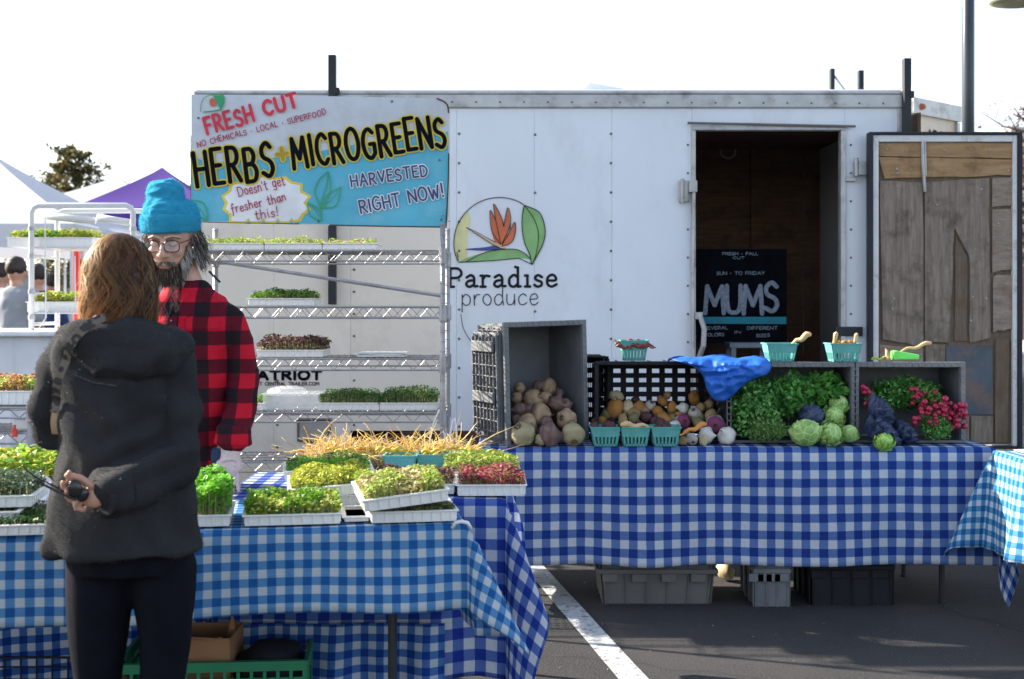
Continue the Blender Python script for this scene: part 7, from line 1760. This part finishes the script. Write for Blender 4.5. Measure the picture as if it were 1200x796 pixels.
# brick building at the right edge, beyond the van
bD = 34
t = thing('brick_building', 'red brick building at the right edge behind the van', 'building', (X(1190, bD)+5, bD+4, 0)); m_br, tt, bb = nodes('brickwork'); br = tt.nodes.new("ShaderNodeTexBrick"); br.inputs['Scale'].default_value = 4.2
mp = tt.nodes.new("ShaderNodeMapping"); mp.inputs['Rotation'].default_value = (R(90), 0, 0); lk(tt, coord(tt), mp.inputs[0]); lk(tt, mp.outputs[0], br.inputs[0]); br.inputs[1].default_value = (.30, .10, .06, 1); br.inputs[2].default_value = (.22, .07, .045, 1); br.inputs[3].default_value = (.4, .36, .32, 1); lk(tt, br.outputs[0], bb.inputs['Base Color'])
x0 = X(1189, bD); z1 = Z(163, bD); w_ = MB().b2((x0, bD, 0), (x0+12, bD+8, z1)).build('wall', m_br, t); MB().b2((x0-.15, bD-.15, z1), (x0+12.2, bD+8.2, z1+.3)).build('roof', m_alu, t)
MB().b2((x0-.05, bD-1.5, Z(238, bD)), (x0+12, bD-.001, Z(232, bD))).build('awning', M('dark_awning', (.03, .035, .05)), t)
for i in range(4): q = MB().b2((x0+.3+i*2.8, bD-.04, .9), (x0+2.3+i*2.8, bD+.01, 3.0)).build('window', m_std, t); MB().b2((x0+.4+i*2.8, bD-.05, 1.0), (x0+2.2+i*2.8, bD-.042, 2.9)).build('pane', M('dark_pane', (.04, .05, .07), rough=.1), q)
# ------------------------------------------------------------ trees
m_bark = M('bark', (.09, .065, .045), rough=.95, var=.35, scale=9, bump=.6)
def tree(name, label, x, y, h, cr, pal, nleaf, leaf, seed, crown0=.3, conic=0, branches=46, sparse=1.0):
    rg = random.Random(seed); t = thing(name, label, 'tree', (x, y, 0)); m = MB(); tp = []
    m.tube([(0, 0, 0), (.02*h*rg.uniform(-1, 1), 0, h*.4), (0, .01*h, h*.97)], [h*.022, h*.014, h*.002], 8)
    ends = []
    for k in range(branches):
        f = crown0+(1-crown0)*(k+.5)/branches; a = k*2.4+rg.uniform(-.4, .4)
        if conic: L = cr*(1.1-(f-crown0)/(1-crown0))**.8*rg.uniform(.55, 1.15)
        else: L = cr*math.sqrt(max(.05, 1-((f-crown0)/(1-crown0)*1.6-.6)**2))*rg.uniform(.5, 1.15)
        s = Vector((0, 0, h*f*.95)); d = Vector((math.cos(a), math.sin(a), rg.uniform(.15, .7)))
        mid = s+d*L*.5+Vector((0, 0, -.05*L)); e = s+d*L+Vector((0, 0, .1*L)); m.tube([s, mid, e], [h*.006, h*.003, h*.001], 5); ends += [(s.lerp(e, q), L*.16*(1.2-q*.4)) for q in (.45, .65, .82, 1.0)]
        for q in range(3):
            b0 = s.lerp(e, .5+.15*q); dd_ = Vector((rg.uniform(-1, 1), rg.uniform(-1, 1), rg.uniform(0, 1)))*L*.3; m.tube([b0, b0+dd_], [h*.002, h*.0007], 4); ends.append((b0+dd_, L*.13))
    m.build('trunk', m_bark, t, local=True)
    rn = np.random.default_rng(seed); C_ = []
    per = max(1, int(nleaf/len(ends)))
    for e, r in ends:
        if rg.random() > sparse: continue
        C_.append(np.array(e)+rn.normal(0, 1, (per, 3))*r*np.array([1, 1, .7]))
    C_ = np.vstack(C_); V, Fa, cc = leaf_arrays(C_, leaf, .6, .3, pal, .35, rng=rn); tag(from_np('crown', V, Fa, m_leaf, t, cc, local=True), kind='stuff'); return t
TG = ((.10, .10, .035), (.14, .12, .04), (.07, .08, .03), (.18, .13, .05))
tree('conifer_tree', 'ragged olive green tree rising behind the white tents', X(88, 48), 48, Z(166, 48), 1.55, TG, 9000, .16, 3, .25, 0, 60)
tree('conifer_tree', 'smaller olive tree leaning left beside the ragged tree', X(66, 50), 50, Z(182, 50), .85, TG, 3000, .15, 5, .45, 0, 30, .85)
tree('bare_tree', 'thin nearly bare tree behind the small white tent', X(150, 55), 55, Z(205, 55), 1.6, ((.22, .16, .12), (.16, .12, .1)), 900, .10, 8, .3, 0, 50, .6)
tree('autumn_tree', 'bare pinkish autumn tree at the right edge above the van', X(1206, 24), 24, Z(112, 24), 1.25, ((.34, .13, .10), (.28, .10, .08), (.4, .2, .15)), 1500, .055, 12, .4, 0, 60, .8)
for k, (px, D_, py, cr) in enumerate(((-30, 62, 225, 2.6), (250, 60, 215, 2.2), (330, 66, 205, 2.8), (820, 70, 200, 3), (1260, 60, 180, 3.2))):
    tree('leafy_tree', ['green tree at the far left beyond the tents', 'green tree hidden behind the painted sign', 'green tree behind the trailer nose', 'green tree far behind the trailer doorway', 'green tree beyond the brick building at right'][k], X(px, D_), D_, Z(py, D_), cr, TG, 3500, .22, 20+k, .3)
# two birds
for k, (px, py) in enumerate(((1148, 149),)):
    m = MB().ell((0, 0, 0), (.03, .10, .03), 8, 6).add([(0, -.03, 0), (-.16, .02, .07), (0, .04, .01)], [(0, 1, 2)]).add([(0, -.03, 0), (.10, .02, .12), (0, .04, .01)], [(0, 1, 2)])
    m.xf(Matrix.Translation(P(px, py, 22)) @ Matrix.Scale(.8, 4)); tag(m.build('bird', m_black, loc=P(px, py, 22)), 'tiny dark bird in the sky right of the lamp post', 'bird')
